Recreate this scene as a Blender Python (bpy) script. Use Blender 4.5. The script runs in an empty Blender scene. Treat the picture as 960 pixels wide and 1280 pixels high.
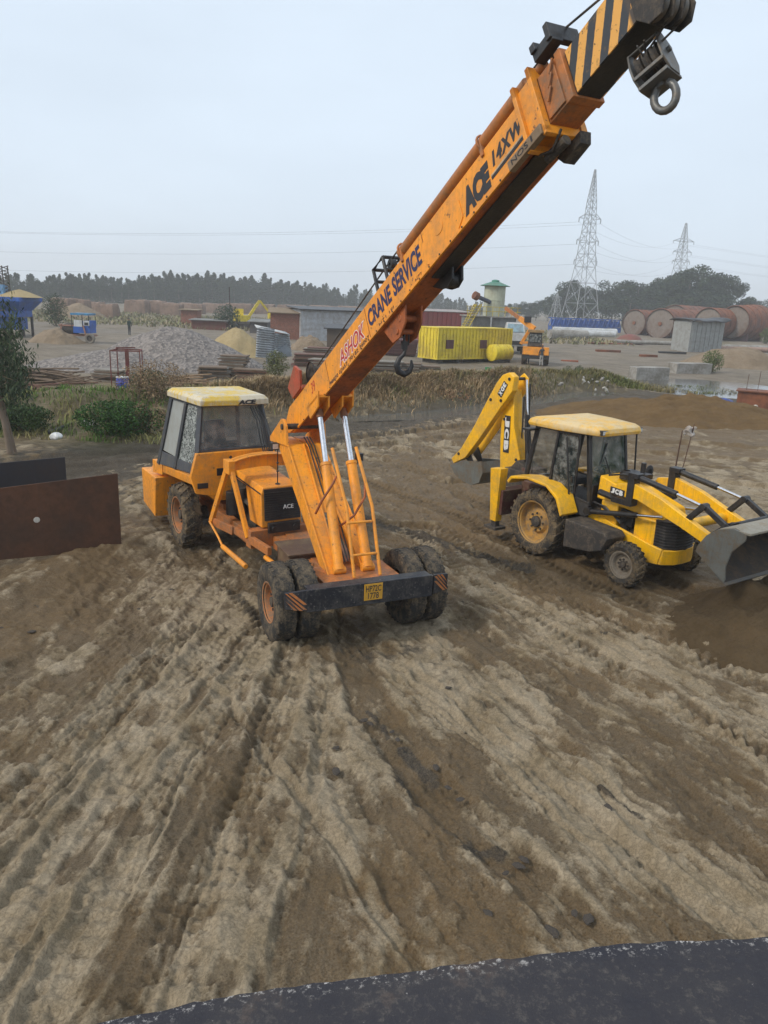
import bpy, math, random
import numpy as np
from mathutils import Matrix, Vector
R = math.radians
rnd = random.Random(7)
scene = bpy.context.scene
COL = scene.collection

# ------------------------------------------------------------------ camera
CH = 4.887; CP = R(15.565); CR = R(2.4); CF = 945.0
_fw = Vector((0, math.cos(CP), -math.sin(CP))); _up0 = Vector((0, math.sin(CP), math.cos(CP))); _rt0 = Vector((1, 0, 0))
_rt = math.cos(CR)*_rt0 + math.sin(CR)*_up0; _up = -math.sin(CR)*_rt0 + math.cos(CR)*_up0
cd = bpy.data.cameras.new('camera'); cam = bpy.data.objects.new('camera', cd); COL.objects.link(cam)
cd.sensor_fit = 'VERTICAL'; cd.sensor_height = 32; cd.lens = CF/1280*32; cd.clip_end = 4000; cd.clip_start = .1
cam.matrix_world = Matrix(((_rt.x, _up.x, -_fw.x, 0), (_rt.y, _up.y, -_fw.y, 0), (_rt.z, _up.z, -_fw.z, CH), (0, 0, 0, 1)))
scene.camera = cam

def ray(px, py):
    d = _fw + _rt*((px-480)/CF) + _up*((640-py)/CF)
    return Vector((0, 0, CH)), d
def G(px, py, z=0.0):                      # where a line of sight meets level z
    o, d = ray(px, py); t = (z-o.z)/d.z; return o + d*t
def A(px, py, Y):                          # where a line of sight meets the depth Y
    o, d = ray(px, py); t = Y/d.y; return o + d*t

# ------------------------------------------------------------------ noise
_rs = np.random.RandomState(3)
_perm = _rs.permutation(256); _perm = np.concatenate([_perm, _perm, _perm])
_ga = _rs.rand(256)*2*np.pi; _gx = np.cos(_ga); _gy = np.sin(_ga)
def pn(x, y):
    x = np.asarray(x, float); y = np.asarray(y, float)
    xi = np.floor(x).astype(np.int64); yi = np.floor(y).astype(np.int64)
    xf = x-xi; yf = y-yi; u = xf*xf*xf*(xf*(xf*6-15)+10); v = yf*yf*yf*(yf*(yf*6-15)+10)
    def g(ix, iy, dx, dy):
        h = _perm[_perm[ix & 255] + (iy & 255)]
        return _gx[h]*dx + _gy[h]*dy
    a = g(xi, yi, xf, yf); b = g(xi+1, yi, xf-1, yf); c = g(xi, yi+1, xf, yf-1); d = g(xi+1, yi+1, xf-1, yf-1)
    return (a*(1-u)+b*u)*(1-v) + (c*(1-u)+d*u)*v
def fbm(x, y, o=4, gain=.5):
    s = 0; a = 1; f = 1
    for i in range(o):
        s = s + a*pn(x*f+17.3*i, y*f-9.1*i); a *= gain; f *= 2.03
    return s
def sstep(a, b, x):
    t = np.clip((x-a)/(b-a), 0, 1); return t*t*(3-2*t)

# ------------------------------------------------------------------ materials
MATS = {}
def nodes(m):
    m.use_nodes = True; nt = m.node_tree; nt.nodes.clear(); return nt
class NB:
    def __init__(s, m):
        s.nt = nodes(m); s.out = s.n('ShaderNodeOutputMaterial'); s.b = s.n('ShaderNodeBsdfPrincipled')
        s.l(s.b.outputs[0], s.out.inputs[0]); s.tc = s.n('ShaderNodeTexCoord')
    def n(s, t, **k):
        x = s.nt.nodes.new(t)
        for a, v in k.items(): setattr(x, a, v)
        return x
    def l(s, a, b): s.nt.links.new(a, b)
    def noise(s, sc, det=4, rough=.6, vec=None, dist=0):
        x = s.n('ShaderNodeTexNoise'); x.inputs['Scale'].default_value = sc; x.inputs['Detail'].default_value = det
        x.inputs['Roughness'].default_value = rough; x.inputs['Distortion'].default_value = dist
        s.l(vec if vec is not None else s.tc.outputs['Object'], x.inputs['Vector']); return x.outputs['Fac']
    def ramp(s, fac, a, b, lo=0.0, hi=1.0):
        x = s.n('ShaderNodeMapRange'); x.inputs[1].default_value = a; x.inputs[2].default_value = b
        x.inputs[3].default_value = lo; x.inputs[4].default_value = hi; x.clamp = True
        s.l(fac, x.inputs[0]); return x.outputs[0]
    def mix(s, f, a, b, mode='MIX'):
        x = s.n('ShaderNodeMix'); x.data_type = 'RGBA'; x.blend_type = mode
        for v, i in ((f, 0), (a, 6), (b, 7)):
            if isinstance(v, (int, float)): x.inputs[i].default_value = v
            elif isinstance(v, tuple): x.inputs[i].default_value = (*v[:3], 1)
            else: s.l(v, x.inputs[i])
        return x.outputs[2]
    def math(s, op, a, b=None):
        x = s.n('ShaderNodeMath', operation=op)
        for i, v in enumerate((a, b)):
            if v is None: continue
            if isinstance(v, (int, float)): x.inputs[i].default_value = v
            else: s.l(v, x.inputs[i])
        return x.outputs[0]
    def bump(s, h, st=.5, d=.01, prev=None):
        x = s.n('ShaderNodeBump'); x.inputs['Strength'].default_value = st; x.inputs['Distance'].default_value = d
        s.l(h, x.inputs['Height'])
        if prev is not None: s.l(prev, x.inputs['Normal'])
        return x.outputs[0]
    def set(s, color=None, rough=None, normal=None, metal=None, spec=None):
        for k, v in (('Base Color', color), ('Roughness', rough), ('Normal', normal), ('Metallic', metal), ('Specular IOR Level', spec)):
            if v is None: continue
            if isinstance(v, (int, float)): s.b.inputs[k].default_value = v
            elif isinstance(v, tuple): s.b.inputs[k].default_value = (*v[:3], 1)
            else: s.l(v, s.b.inputs[k])
def surf(name, col, rough=.6, dirt=(.16, .11, .06), amt=.35, sc=3.0, var=.25, metal=0.0, bump=.3, bsc=40, chip=None, spec=.5):
    """a worn, dusty surface: colour drift, dust patches, speckled chips and small dents"""
    if name in MATS: return MATS[name]
    m = bpy.data.materials.new(name); b = NB(m)
    n1 = b.noise(sc, 5, .65); n2 = b.noise(sc*6, 5, .7); n3 = b.noise(bsc, 4, .6)
    c = b.mix(b.ramp(n1, .3, .7), tuple(col), tuple(x*(1-var) for x in col))
    f = b.math('MULTIPLY', b.ramp(b.math('ADD', n1, b.math('MULTIPLY', n2, .8)), .82, 1.12), amt*1.6)
    c = b.mix(b.math('MINIMUM', f, 1.0), c, tuple(dirt))
    st = b.n('ShaderNodeMapping'); st.inputs['Scale'].default_value = (sc*7, sc*7, sc*.5); b.l(b.tc.outputs['Object'], st.inputs[0]); sn = b.noise(1.0, 4, .7, vec=st.outputs[0])
    c = b.mix(b.ramp(sn, .52, .75, 0, .55), c, tuple(x*.45+.01 for x in col)); c = b.mix(b.ramp(sn, .30, .42, .30, 0), c, tuple(dirt))
    if chip: c = b.mix(b.ramp(n2, .635, .665), c, tuple(chip))
    b.set(color=c, rough=b.ramp(n2, .3, .7, max(rough-.1, 0), min(rough+.15, 1)), normal=b.bump(n3, bump, .01), metal=metal, spec=spec)
    MATS[name] = m; return m
def flat(name, col, rough=.5, metal=0.0, spec=.5):
    if name in MATS: return MATS[name]
    m = bpy.data.materials.new(name); b = NB(m)
    n = b.noise(25, 3); c = b.mix(b.ramp(n, .3, .7), tuple(col), tuple(x*.8 for x in col))
    b.set(color=c, rough=rough, metal=metal, spec=spec); MATS[name] = m; return m
def glass(name, col, alpha, rough=.08, dusty=.3):
    if name in MATS: return MATS[name]
    m = bpy.data.materials.new(name); b = NB(m)
    n = b.noise(6, 4); c = b.mix(b.ramp(n, .4, .7), tuple(col), (.3, .3, .28))
    b.set(color=c, rough=b.ramp(n, .3, .7, rough, rough+.15)); b.l(b.ramp(n, .35, .75, alpha, min(alpha+dusty, 1)), b.b.inputs['Alpha'])
    MATS[name] = m; return m
def pattern(name, kind, c1, c2, sc=1.0, rough=.7, axis='X', bump=.5):
    """corrugated sheet, brickwork, planks, gravel, hazard stripes"""
    if name in MATS: return MATS[name]
    m = bpy.data.materials.new(name); b = NB(m); n = b.noise(2.0, 5, .7); n2 = b.noise(15, 4, .7)
    if kind == 'corrugated':
        w = b.n('ShaderNodeTexWave', wave_type='BANDS', bands_direction=axis, wave_profile='SIN'); w.inputs['Scale'].default_value = sc
        b.l(b.tc.outputs['Object'], w.inputs[0])
        c = b.mix(b.ramp(b.math('ADD', n, b.math('MULTIPLY', n2, .5)), .6, .95), tuple(c1), tuple(c2)); b.set(color=c, rough=rough, normal=b.bump(w.outputs['Fac'], bump, .05))
    elif kind == 'brick':
        t = b.n('ShaderNodeTexBrick'); t.inputs['Scale'].default_value = sc; t.inputs['Color1'].default_value = (*c1, 1); t.inputs['Color2'].default_value = (*[x*.6 for x in c1], 1)
        t.inputs['Mortar'].default_value = (*c2, 1); t.inputs['Mortar Size'].default_value = .02
        mp = b.n('ShaderNodeMapping'); mp.inputs['Rotation'].default_value = (R(90), 0, 0); b.l(b.tc.outputs['Object'], mp.inputs[0]); b.l(mp.outputs[0], t.inputs[0])
        b.set(color=b.mix(b.ramp(n, .5, .8, 0, .5), t.outputs[0], (.2, .16, .12)), rough=.9, normal=b.bump(n2, .4, .02))
    elif kind == 'gravel':
        v = b.n('ShaderNodeTexVoronoi'); v.inputs['Scale'].default_value = sc; b.l(b.tc.outputs['Object'], v.inputs['Vector'])
        sp = b.n('ShaderNodeSeparateColor'); b.l(v.outputs['Color'], sp.inputs[0])
        c = b.mix(sp.outputs[0], tuple(c1), tuple(c2)); c = b.mix(b.ramp(n, .4, .7, 0, .35), c, tuple(x*.6 for x in c1))
        b.set(color=c, rough=.9, normal=b.bump(v.outputs['Distance'], .8, .06))
    elif kind == 'soil':
        c = b.mix(b.ramp(b.noise(sc, 6, .7), .35, .65), tuple(c1), tuple(c2)); c = b.mix(b.ramp(b.noise(sc*9, 5, .75), .5, .75, 0, .5), c, tuple(x*.5 for x in c1))
        b.set(color=c, rough=.95, normal=b.bump(b.noise(sc*8, 6, .75), .9, .08), spec=.2)
    MATS[name] = m; return m

# ------------------------------------------------------------------ mesh builder
class MB:
    def __init__(s, M=None): s.v = []; s.f = []; s.M = M or Matrix()
    def add(s, vs, fs):
        o = len(s.v); s.v += [tuple(s.M @ Vector(p)) for p in vs]; s.f += [tuple(i+o for i in f) for f in fs]; return s
    def box(s, x0, x1, y0, y1, z0, z1):
        return s.add([(x, y, z) for x in (x0, x1) for y in (y0, y1) for z in (z0, z1)], [(0, 1, 3, 2), (4, 6, 7, 5), (0, 4, 5, 1), (2, 3, 7, 6), (0, 2, 6, 4), (1, 5, 7, 3)])
    def hexa(s, b, t):                      # two quads, same winding
        return s.add(list(b)+list(t), [(3, 2, 1, 0), (4, 5, 6, 7), (0, 1, 5, 4), (1, 2, 6, 5), (2, 3, 7, 6), (3, 0, 4, 7)])
    def prism(s, poly, y0, y1, dy=0):       # polygon in x,z extruded along y
        n = len(poly)
        return s.add([(x, y0, z) for x, z in poly]+[(x, y1, z) for x, z in poly], [tuple(range(n)), tuple(range(2*n-1, n-1, -1))]+[(i, i+n, (i+1) % n+n, (i+1) % n) for i in range(n)])
    def prismx(s, poly, x0, x1):
        n = len(poly)
        return s.add([(x0, y, z) for y, z in poly]+[(x1, y, z) for y, z in poly], [tuple(range(n-1, -1, -1)), tuple(range(n, 2*n))]+[((i+1) % n, (i+1) % n+n, i+n, i) for i in range(n)])
    def prismz(s, poly, z0, z1):
        n = len(poly)
        return s.add([(x, y, z0) for x, y in poly]+[(x, y, z1) for x, y in poly], [tuple(range(n-1, -1, -1)), tuple(range(n, 2*n))]+[(i, (i+1) % n, (i+1) % n+n, i+n) for i in range(n)])
    def tube(s, pts, r, n=10, closed=False):
        pts = [Vector(p) for p in pts]; L = len(pts); rs = r if isinstance(r, (list, tuple)) else [r]*L
        vs = []; up = None
        for i, p in enumerate(pts):
            if closed: d = pts[(i+1) % L]-pts[i-1]
            else: d = pts[min(i+1, L-1)]-pts[max(i-1, 0)]
            d = d.normalized() if d.length > 1e-9 else Vector((0, 0, 1))
            if up is None: up = Vector((0, 0, 1)) if abs(d.z) < .9 else Vector((1, 0, 0))
            a = d.cross(up); a = a.normalized() if a.length > 1e-6 else Vector((1, 0, 0)); b = a.cross(d).normalized(); up = b
            for k in range(n):
                t = 2*math.pi*k/n; vs.append(p + rs[i]*(a*math.cos(t)+b*math.sin(t)))
        fs = []
        for i in range(L if closed else L-1):
            for k in range(n): j = (i+1) % L; fs.append((i*n+k, i*n+(k+1) % n, j*n+(k+1) % n, j*n+k))
        if not closed: fs += [tuple(range(n-1, -1, -1)), tuple(range((L-1)*n, L*n))]
        return s.add(vs, fs)
    def bar(s, p, q, w, h):                  # rectangular bar, w sideways, h upwards
        p = Vector(p); q = Vector(q); d = (q-p).normalized(); a = d.cross(Vector((0, 0, 1)))
        a = a.normalized() if a.length > 1e-3 else Vector((0, 1, 0)); b = a.cross(d).normalized()
        c = lambda o: [o-a*w/2-b*h/2, o+a*w/2-b*h/2, o+a*w/2+b*h/2, o-a*w/2+b*h/2]
        return s.hexa(c(p), c(q))
    def lathe(s, prof, c=(0, 0, 0), ax='y', n=40):   # prof: (axial, radius)
        vs = []; L = len(prof)
        for a, r in prof:
            for k in range(n):
                t = 2*math.pi*k/n; u = r*math.cos(t); w = r*math.sin(t)
                vs.append({'y': (c[0]+u, c[1]+a, c[2]+w), 'z': (c[0]+u, c[1]+w, c[2]+a), 'x': (c[0]+a, c[1]+u, c[2]+w)}[ax])
        return s.add(vs, [(i*n+k, i*n+(k+1) % n, (i+1)*n+(k+1) % n, (i+1)*n+k) for i in range(L-1) for k in range(n)])
    def grid(s, fn, nu, nv):
        vs = [fn(i/nu, j/nv) for i in range(nu+1) for j in range(nv+1)]
        return s.add(vs, [(i*(nv+1)+j, (i+1)*(nv+1)+j, (i+1)*(nv+1)+j+1, i*(nv+1)+j+1) for i in range(nu) for j in range(nv)])
    def obj(s, name, mat, parent=None, bevel=0.0, sharp=35, solid=0.0, fix=True):
        me = bpy.data.meshes.new(name); me.from_pydata(s.v, [], s.f)
        if fix:
            import bmesh
            bm = bmesh.new(); bm.from_mesh(me); bmesh.ops.recalc_face_normals(bm, faces=bm.faces); bm.to_mesh(me); bm.free()
        me.shade_smooth(); me.set_sharp_from_angle(angle=R(sharp)); me.materials.append(mat)
        o = bpy.data.objects.new(name, me); COL.objects.link(o); o.parent = parent
        if solid: md = o.modifiers.new('solid', 'SOLIDIFY'); md.thickness = solid; md.offset = 0
        if bevel: md = o.modifiers.new('bevel', 'BEVEL'); md.width = bevel; md.segments = 2; md.limit_method = 'ANGLE'; md.angle_limit = R(40); md.harden_normals = False
        return o
def npmesh(name, V, F, mat, parent=None, smooth=False, k=3, attr=None):
    me = bpy.data.meshes.new(name); V = np.asarray(V, np.float32); F = np.asarray(F, np.int32)
    me.vertices.add(len(V)); me.vertices.foreach_set('co', V.ravel())
    me.loops.add(F.size); me.loops.foreach_set('vertex_index', F.ravel())
    me.polygons.add(len(F)); me.polygons.foreach_set('loop_start', np.arange(0, F.size, k, dtype=np.int32)); me.polygons.foreach_set('loop_total', np.full(len(F), k, np.int32))
    me.polygons.foreach_set('use_smooth', np.full(len(F), smooth, dtype=bool))
    me.update(calc_edges=True)
    if attr:
        for an, av in attr.items():
            at = me.attributes.new(an, 'FLOAT_COLOR', 'POINT'); c = np.ones((len(V), 4), np.float32); c[:, :av.shape[1]] = av; at.data.foreach_set('color', c.ravel())
    me.materials.append(mat); o = bpy.data.objects.new(name, me); COL.objects.link(o); o.parent = parent; return o

def tag(o, label=None, cat=None, group=None, kind=None):
    if label: o['label'] = label
    if cat: o['category'] = cat
    if group: o['group'] = group
    if kind: o['kind'] = kind
    return o
def empty(name, loc=(0, 0, 0), rz=0.0, label=None, cat=None, group=None, M=None):
    o = bpy.data.objects.new(name, None); COL.objects.link(o)
    if M is not None: o.matrix_world = M
    else: o.location = loc; o.rotation_euler = (0, 0, rz)
    return tag(o, label, cat, group)
def copy_tree(o, parent=None):
    c = o.copy(); COL.objects.link(c); c.parent = parent
    for ch in [x for x in COL.objects if x.parent == o]: copy_tree(ch, c)
    return c
def frame(x, y, deg):                     # forward = (sin, -cos), side = (cos, sin)
    return Matrix.Translation((x, y, 0)) @ Matrix.Rotation(R(deg)-math.pi/2, 4, 'Z')
_fonts = {}
def text(s, name, mat, parent, M, width=None, height=.1, shear=0.0, bold=0.0, ext=.002, spacing=1.0):
    """flat lettering standing 'ext' proud of its panel; M maps x=along, y=up, z=outward"""
    cu = bpy.data.curves.new('lettering', 'FONT'); cu.body = s; cu.size = 1; cu.shear = shear; cu.offset = bold; cu.extrude = .001; cu.space_character = spacing
    cu.resolution_u = 3
    to = bpy.data.objects.new('lettering', cu); COL.objects.link(to)
    dg = bpy.context.evaluated_depsgraph_get(); me = bpy.data.meshes.new_from_object(to.evaluated_get(dg)); bpy.data.objects.remove(to)
    n = len(me.vertices); co = np.empty(n*3, np.float32); me.vertices.foreach_get('co', co); co = co.reshape(-1, 3)
    mn = co.min(0); mx = co.max(0); co -= mn; sy = height/(mx[1]-mn[1]); sx = sy if width is None else width/(mx[0]-mn[0])
    co[:, 0] *= sx; co[:, 1] *= sy; co[:, 2] = np.where(co[:, 2] > .0009, ext, 0)
    me.vertices.foreach_set('co', co.ravel()); me.transform(M); me.materials.clear(); me.materials.append(mat)
    me.name = name; o = bpy.data.objects.new(name, me); COL.objects.link(o); o.parent = parent; return o
def basis(o, x, y):                       # matrix from an origin and the text's along / up directions
    x = Vector(x).normalized(); y = Vector(y); y = (y-x*y.dot(x)).normalized(); z = x.cross(y)
    return Matrix(((x[0], y[0], z[0], o[0]), (x[1], y[1], z[1], o[1]), (x[2], y[2], z[2], o[2]), (0, 0, 0, 1)))
# ------------------------------------------------------------------ terrain
def polydist(x, y, pts):
    """distance to a polyline, signed side offset and length along it"""
    best = np.full(x.shape, 1e9); sd = np.zeros(x.shape); sl = np.zeros(x.shape); acc = 0
    for (x0, y0), (x1, y1) in zip(pts[:-1], pts[1:]):
        dx = x1-x0; dy = y1-y0; L = math.hypot(dx, dy); t = np.clip(((x-x0)*dx+(y-y0)*dy)/L/L, 0, 1)
        ex = x-x0-t*dx; ey = y-y0-t*dy; d = np.hypot(ex, ey); m = d < best
        best[m] = d[m]; sd[m] = np.sign(ex*dy-ey*dx)[m]*d[m]; sl[m] = (acc+t*L)[m]; acc += L
    return best, sd, sl
def smooth_line(pts, n=6):
    P = [np.array(p, float) for p in pts]; P = [2*P[0]-P[1]]+P+[2*P[-1]-P[-2]]; out = []
    for i in range(1, len(P)-2):
        for k in range(n):
            t = k/n; a, b, c, d = P[i-1:i+3]
            out.append(tuple(.5*(2*b+(c-a)*t+(2*a-5*b+4*c-d)*t*t+(3*b-a-3*c+d)*t**3)))
    out.append(tuple(P[-2])); return out
# wheel ruts: line, half width, depth, tread depth, dryness change
RUTS = [
 ([(-3.2, 2), (-2.9, 4.8), (-2.8, 5.6), (-2.7, 7.0), (-2.6, 8.7), (-2.3, 11.0)], .22, .05, .012, .5),
 ([(-2.3, 2), (-2.25, 4.2), (-2.2, 5.5), (-2.0, 7.5), (-1.7, 10.2)], .20, .055, .014, .35),
 ([(-4.2, 3), (-3.6, 6.3), (-3.3, 7.5), (-3.1, 9.1), (-2.9, 11.3), (-2.9, 14)], .2, .04, .012, .3),
 ([(-5.6, 6), (-4.8, 8.7), (-4.5, 10.0), (-4.5, 12.6), (-4.5, 13.9)], .3, .08, .0, -.3),
 ([(-6.5, 19), (-5.0, 16.2), (-3.8, 14.0), (-2.9, 12.4), (-1.8, 10.6)], .24, .035, .03, -.1),
 ([(-3.4, 3), (-3.2, 5.5), (-3.1, 6.7), (-3.0, 8.3), (-2.8, 10.8)], .1, .05, .0, -.2),
 ([(-1.7, 2), (-1.5, 4.1), (-1.4, 5.4), (-1.2, 7.5), (-1.2, 9.8)], .24, .06, .02, .15),
 ([(-.5, 11.6), (-.2, 9.1), (.3, 7.6), (.8, 6.6), (1.4, 5.7), (1.9, 4.8), (3, 3)], .27, .06, .0, -.45),
 ([(.3, 11.0), (1.0, 9.2), (1.6, 7.8), (2.2, 6.5), (2.8, 5.6), (3.3, 5.0), (4.5, 3.5)], .22, .03, .012, .5),
 ([(-.8, 10.0), (-.6, 8.1), (-.2, 6.6), (.3, 5.4), (.6, 4.6), (1, 3)], .2, .04, .012, .1),
 ([(-.1, 14.5), (1.0, 12.3), (2.0, 10.0), (2.7, 8.4), (3.3, 7.0), (3.7, 5.9), (4.6, 4)], .2, .05, .012, -.25),
 ([(.4, 16), (1.3, 14.2), (2.4, 11.6), (3.3, 9.9), (4.0, 8.6), (4.6, 7.8), (7, 5)], .24, .045, .03, .4),
 ([(.8, 16.5), (2.0, 14.8), (3.2, 12.7), (4.3, 10.8), (5.4, 9.4), (8, 7)], .24, .04, .03, .1),
 ([(0, 16.5), (1.5, 16.2), (2.6, 14.4), (3.8, 11.7), (5.6, 9.9), (9, 7.6)], .22, .05, .02, -.3),
 ([(-2, 22.2), (-.7, 20.8), (.8, 18.8), (2.2, 16.5), (3.3, 14.4), (5, 11.8), (8, 9.6)], .3, .07, .03, -.2),
 ([(-2, 25.8), (-.6, 24.4), (1.2, 22.0), (2.3, 19.0), (3.6, 16.0), (6, 12.6)], .3, .08, .02, .1),
 ([(.6, 12), (1.0, 10.5), (1.9, 8.5), (2.5, 7.0), (3.0, 5.9), (3.4, 5.2), (4.5, 3.8)], .12, .035, .0, .3),
 ([(16, 25.5), (13.6, 26.2), (10.9, 26.6), (8.2, 26.8), (3.1, 24.6), (-.1, 25.8)], .4, .1, .0, .55),
 ([(15, 21.2), (11.4, 22.0), (9.8, 22.5), (8.2, 24.0), (4, 23)], .35, .12, .02, .6),
 ([(13, 16), (9.6, 18.3), (9.2, 20.0), (8.5, 21.5), (6.5, 22.4), (2, 21)], .3, .1, .02, .35),
 ([(20, 28), (14.8, 28.6), (12.1, 29.3), (6.8, 28.3), (2, 27)], .4, .12, .0, .4),
 ([(16, 23.6), (12.5, 24.2), (9, 25), (5, 24.4)], .25, .08, .0, -.4),
 ([(-14, 19), (-8, 23.2), (-4, 25.2), (0, 28.5), (5, 33)], .4, .14, .0, -.3),
 ([(-14, 17.4), (-8, 21.4), (-4, 23.2), (0, 26.5), (5, 30.5)], .4, .12, .02, -.2),
 ([(.4, 11.2), (1.45, 9.0), (2.1, 7.5), (2.8, 6.2), (3.6, 5.0)], .1, .03, 0, -.35),
 ([(1.6, 14.6), (2.7, 12.2), (3.7, 10.4), (4.6, 9.1), (6, 7.6)], .1, .03, 0, .35),
 ([(-2.6, 3), (-2.5, 6), (-2.3, 8), (-1.9, 10.6)], .08, .04, 0, -.3),
]
_r2 = random.Random(21); EXTRA = []
for k in range(16):
    x0 = _r2.uniform(-4.4, -.6); x1 = x0*.75-.1+_r2.uniform(-.15, .15); EXTRA.append(([(x0, 3.4), ((x0+x1)/2+_r2.uniform(-.12, .12), 6.8), (x1, _r2.uniform(9.5, 12.5))], _r2.uniform(.03, .085), _r2.uniform(.018, .035), 0, _r2.choice((-.35, .4, .4))))
for k in range(22):
    x0 = _r2.uniform(.6, 9.5); y0 = 3.6+max(0, x0-4)*.9; L_ = _r2.uniform(5, 10); a_ = _r2.uniform(.42, .58)+.02*x0; x1 = x0-L_*math.sin(a_); y1 = y0+L_*math.cos(a_); EXTRA.append(([(x0, y0), ((x0+x1)/2+_r2.uniform(-.15, .25), (y0+y1)/2+.1), (x1, y1)], _r2.uniform(.035, .10), _r2.uniform(.018, .04), 0, _r2.choice((-.4, .4, .4))))
DARK = [([(-1.75, 10.7), (-1.3, 10.9)], .3, .55), ([(.3, 11.6), (.95, 11.9)], .35, .6), ([(-3.9, 14.1), (-3.4, 14.5)], .35, .5), ([(3.0, 14.9), (3.4, 15.1)], .4, .5), ([(4.2, 12.7), (4.6, 13.0)], .3, .5), ([(-4.5, 16.5), (-1.5, 13), (.2, 11.6)], .5, .35), ([(-16, 17), (-9.6, 20.3), (-8.6, 22.3), (-7.3, 24.9), (-4.5, 27.9), (-.8, 31.7), (2.8, 36.2), (6.5, 41.2)], 2.3, .95), ([(-14, 15.5), (-8, 19.3), (-4.6, 22.6), (-1, 27.5)], .5, .7),  # first short patches paint contact shade at the wheels; the long track is wet mud
        ([(-1.2, 18.4), (-.4, 16.8), (.7, 15.8), (1.8, 14.8), (2.8, 14.0)], .26, .95), ([(6.0, 37.4), (10.5, 43.6), (14.5, 45.4), (18.2, 44.2), (24, 43)], 3.2, .95), ([(12, 50), (17, 48), (26, 45.5)], 1.6, .9),
        ([(.35, 7.6), (.55, 7.2), (.8, 6.9)], .12, .9), ([(.25, 7.0), (.5, 6.55)], .07, .9), ([(.8, 6.2), (1.0, 5.95), (1.2, 6.0)], .13, .85), ([(-.1, 8.4), (.1, 8.0)], .05, .8), ([(.1, 8.1), (.16, 7.8)], .05, .8),
        ([(-.8, 10.1), (-.1, 9.9), (.5, 10.2)], .35, .55), ([(-2.6, 12.3), (-2.3, 11.6), (-1.9, 11)], .18, .6), ([(2.45, 7.1), (2.75, 6.6)], .05, .9), ([(.7, 9.9), (1.4, 8.6)], .06, .5),
        ([(4.0, 14.8), (6, 12.8), (7.4, 11.8)], .9, .35)]
BROWN = [([(-1, 19.5), (1.5, 17.6), (3.4, 14.6)], 1.5, .8), ([(0, 24), (3, 20), (6, 22)], 1.6, .5), ([(.9, 5.6), (2.2, 4.4)], .6, .5), ([(3, 22), (6, 25.5), (12, 27.5), (22, 29)], 2.0, .7), ([(-6.2, 9), (-5.2, 11.5), (-5.6, 14)], 1.1, .8), ([(1, 20), (3, 16.5), (5, 13.4), (8, 11)], 1.4, .75), ([(3, 30), (9, 33), (20, 33)], 3.0, .8), ([(-.2, 5.2), (.4, 4.6)], .7, .6), ([(-1.5, 6.6), (-1, 6.1)], .4, .7)]
BROWN += [([(2.2, 13.4), (4.4, 11.4), (7, 9.6)], .35, .6), ([(-.2, 15.4), (2.2, 13.6)], .5, .5)]
DRY = [([(.2, 12.2), (.6, 10.0), (1.2, 8.2), (2.2, 6.6)], .5, .55), ([(-2.7, 4), (-2.4, 11)], .6, .35), ([(1.2, 14), (4, 9.8), (8, 6)], .7, .3), ([(8, 20), (14, 22.5)], 2.6, .6), ([(-2.6, 11), (-3.6, 12.6)], .5, .3), ([(2.3, 7.2), (3.5, 5.0)], .35, .5), ([(-3.5, 3.6), (-1.5, 4.6)], 1.0, .2)]
BANK = smooth_line([(-30, 27), (-20, 27), (-12.5, 29.5), (-7.5, 33.0), (-4, 36.2), (-1, 39.2), (2.6, 42.0), (6.5, 46.0), (11, 50.5), (16, 54.5)])
STREAM = smooth_line([(-1.5, 33.0), (1.2, 34.6), (4.6, 38.4), (7.5, 42.0), (10.2, 45.5), (14, 49)])
BRIM = smooth_line([(-8, 8.5), (-6.2, 11.2), (-5.4, 13.2), (-4.9, 14.6)])
def near_line(x, y, P, pad):
    d = np.full(x.shape, 50.0); sl = np.zeros(x.shape); m = (x > min(p[0] for p in P)-pad) & (x < max(p[0] for p in P)+pad) & (y > min(p[1] for p in P)-pad) & (y < max(p[1] for p in P)+pad)
    if m.any(): d[m], _, sl[m] = polydist(x[m], y[m], P)
    return d, sl
def land(x, y):
    """broad shape of the site"""
    x = np.asarray(x, float); y = np.asarray(y, float)
    d, sl = near_line(x, y, BANK, 7)
    amp = 1.0 - .35*sstep(40, 60, sl) + .18*fbm(x*.3, y*.3, 2)
    h = amp*np.exp(-(d/2.0)**2)*(1+.3*pn(x*.7, y*.7))
    far = sstep(25, 80, y)
    h = h + far*.35*fbm(x*.05, y*.05, 3) + .07*fbm(x*.22+3, y*.22, 3)
    ds, _ = near_line(x, y, STREAM, 4); h = h - .55*np.exp(-(ds/1.0)**2)
    k_ = np.exp(-(((x-22.4)/6.5)**2+((y-55)/7.0)**2)**2); h = h*(1-k_) - .35*k_
    d2, _ = near_line(x, y, BRIM, 3); h = h + .2*np.exp(-(d2/.7)**2)*(1-sstep(15, 16, y))
    return h
def hz(x, y): return float(land(np.array([float(x)]), np.array([float(y)]))[0])
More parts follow.
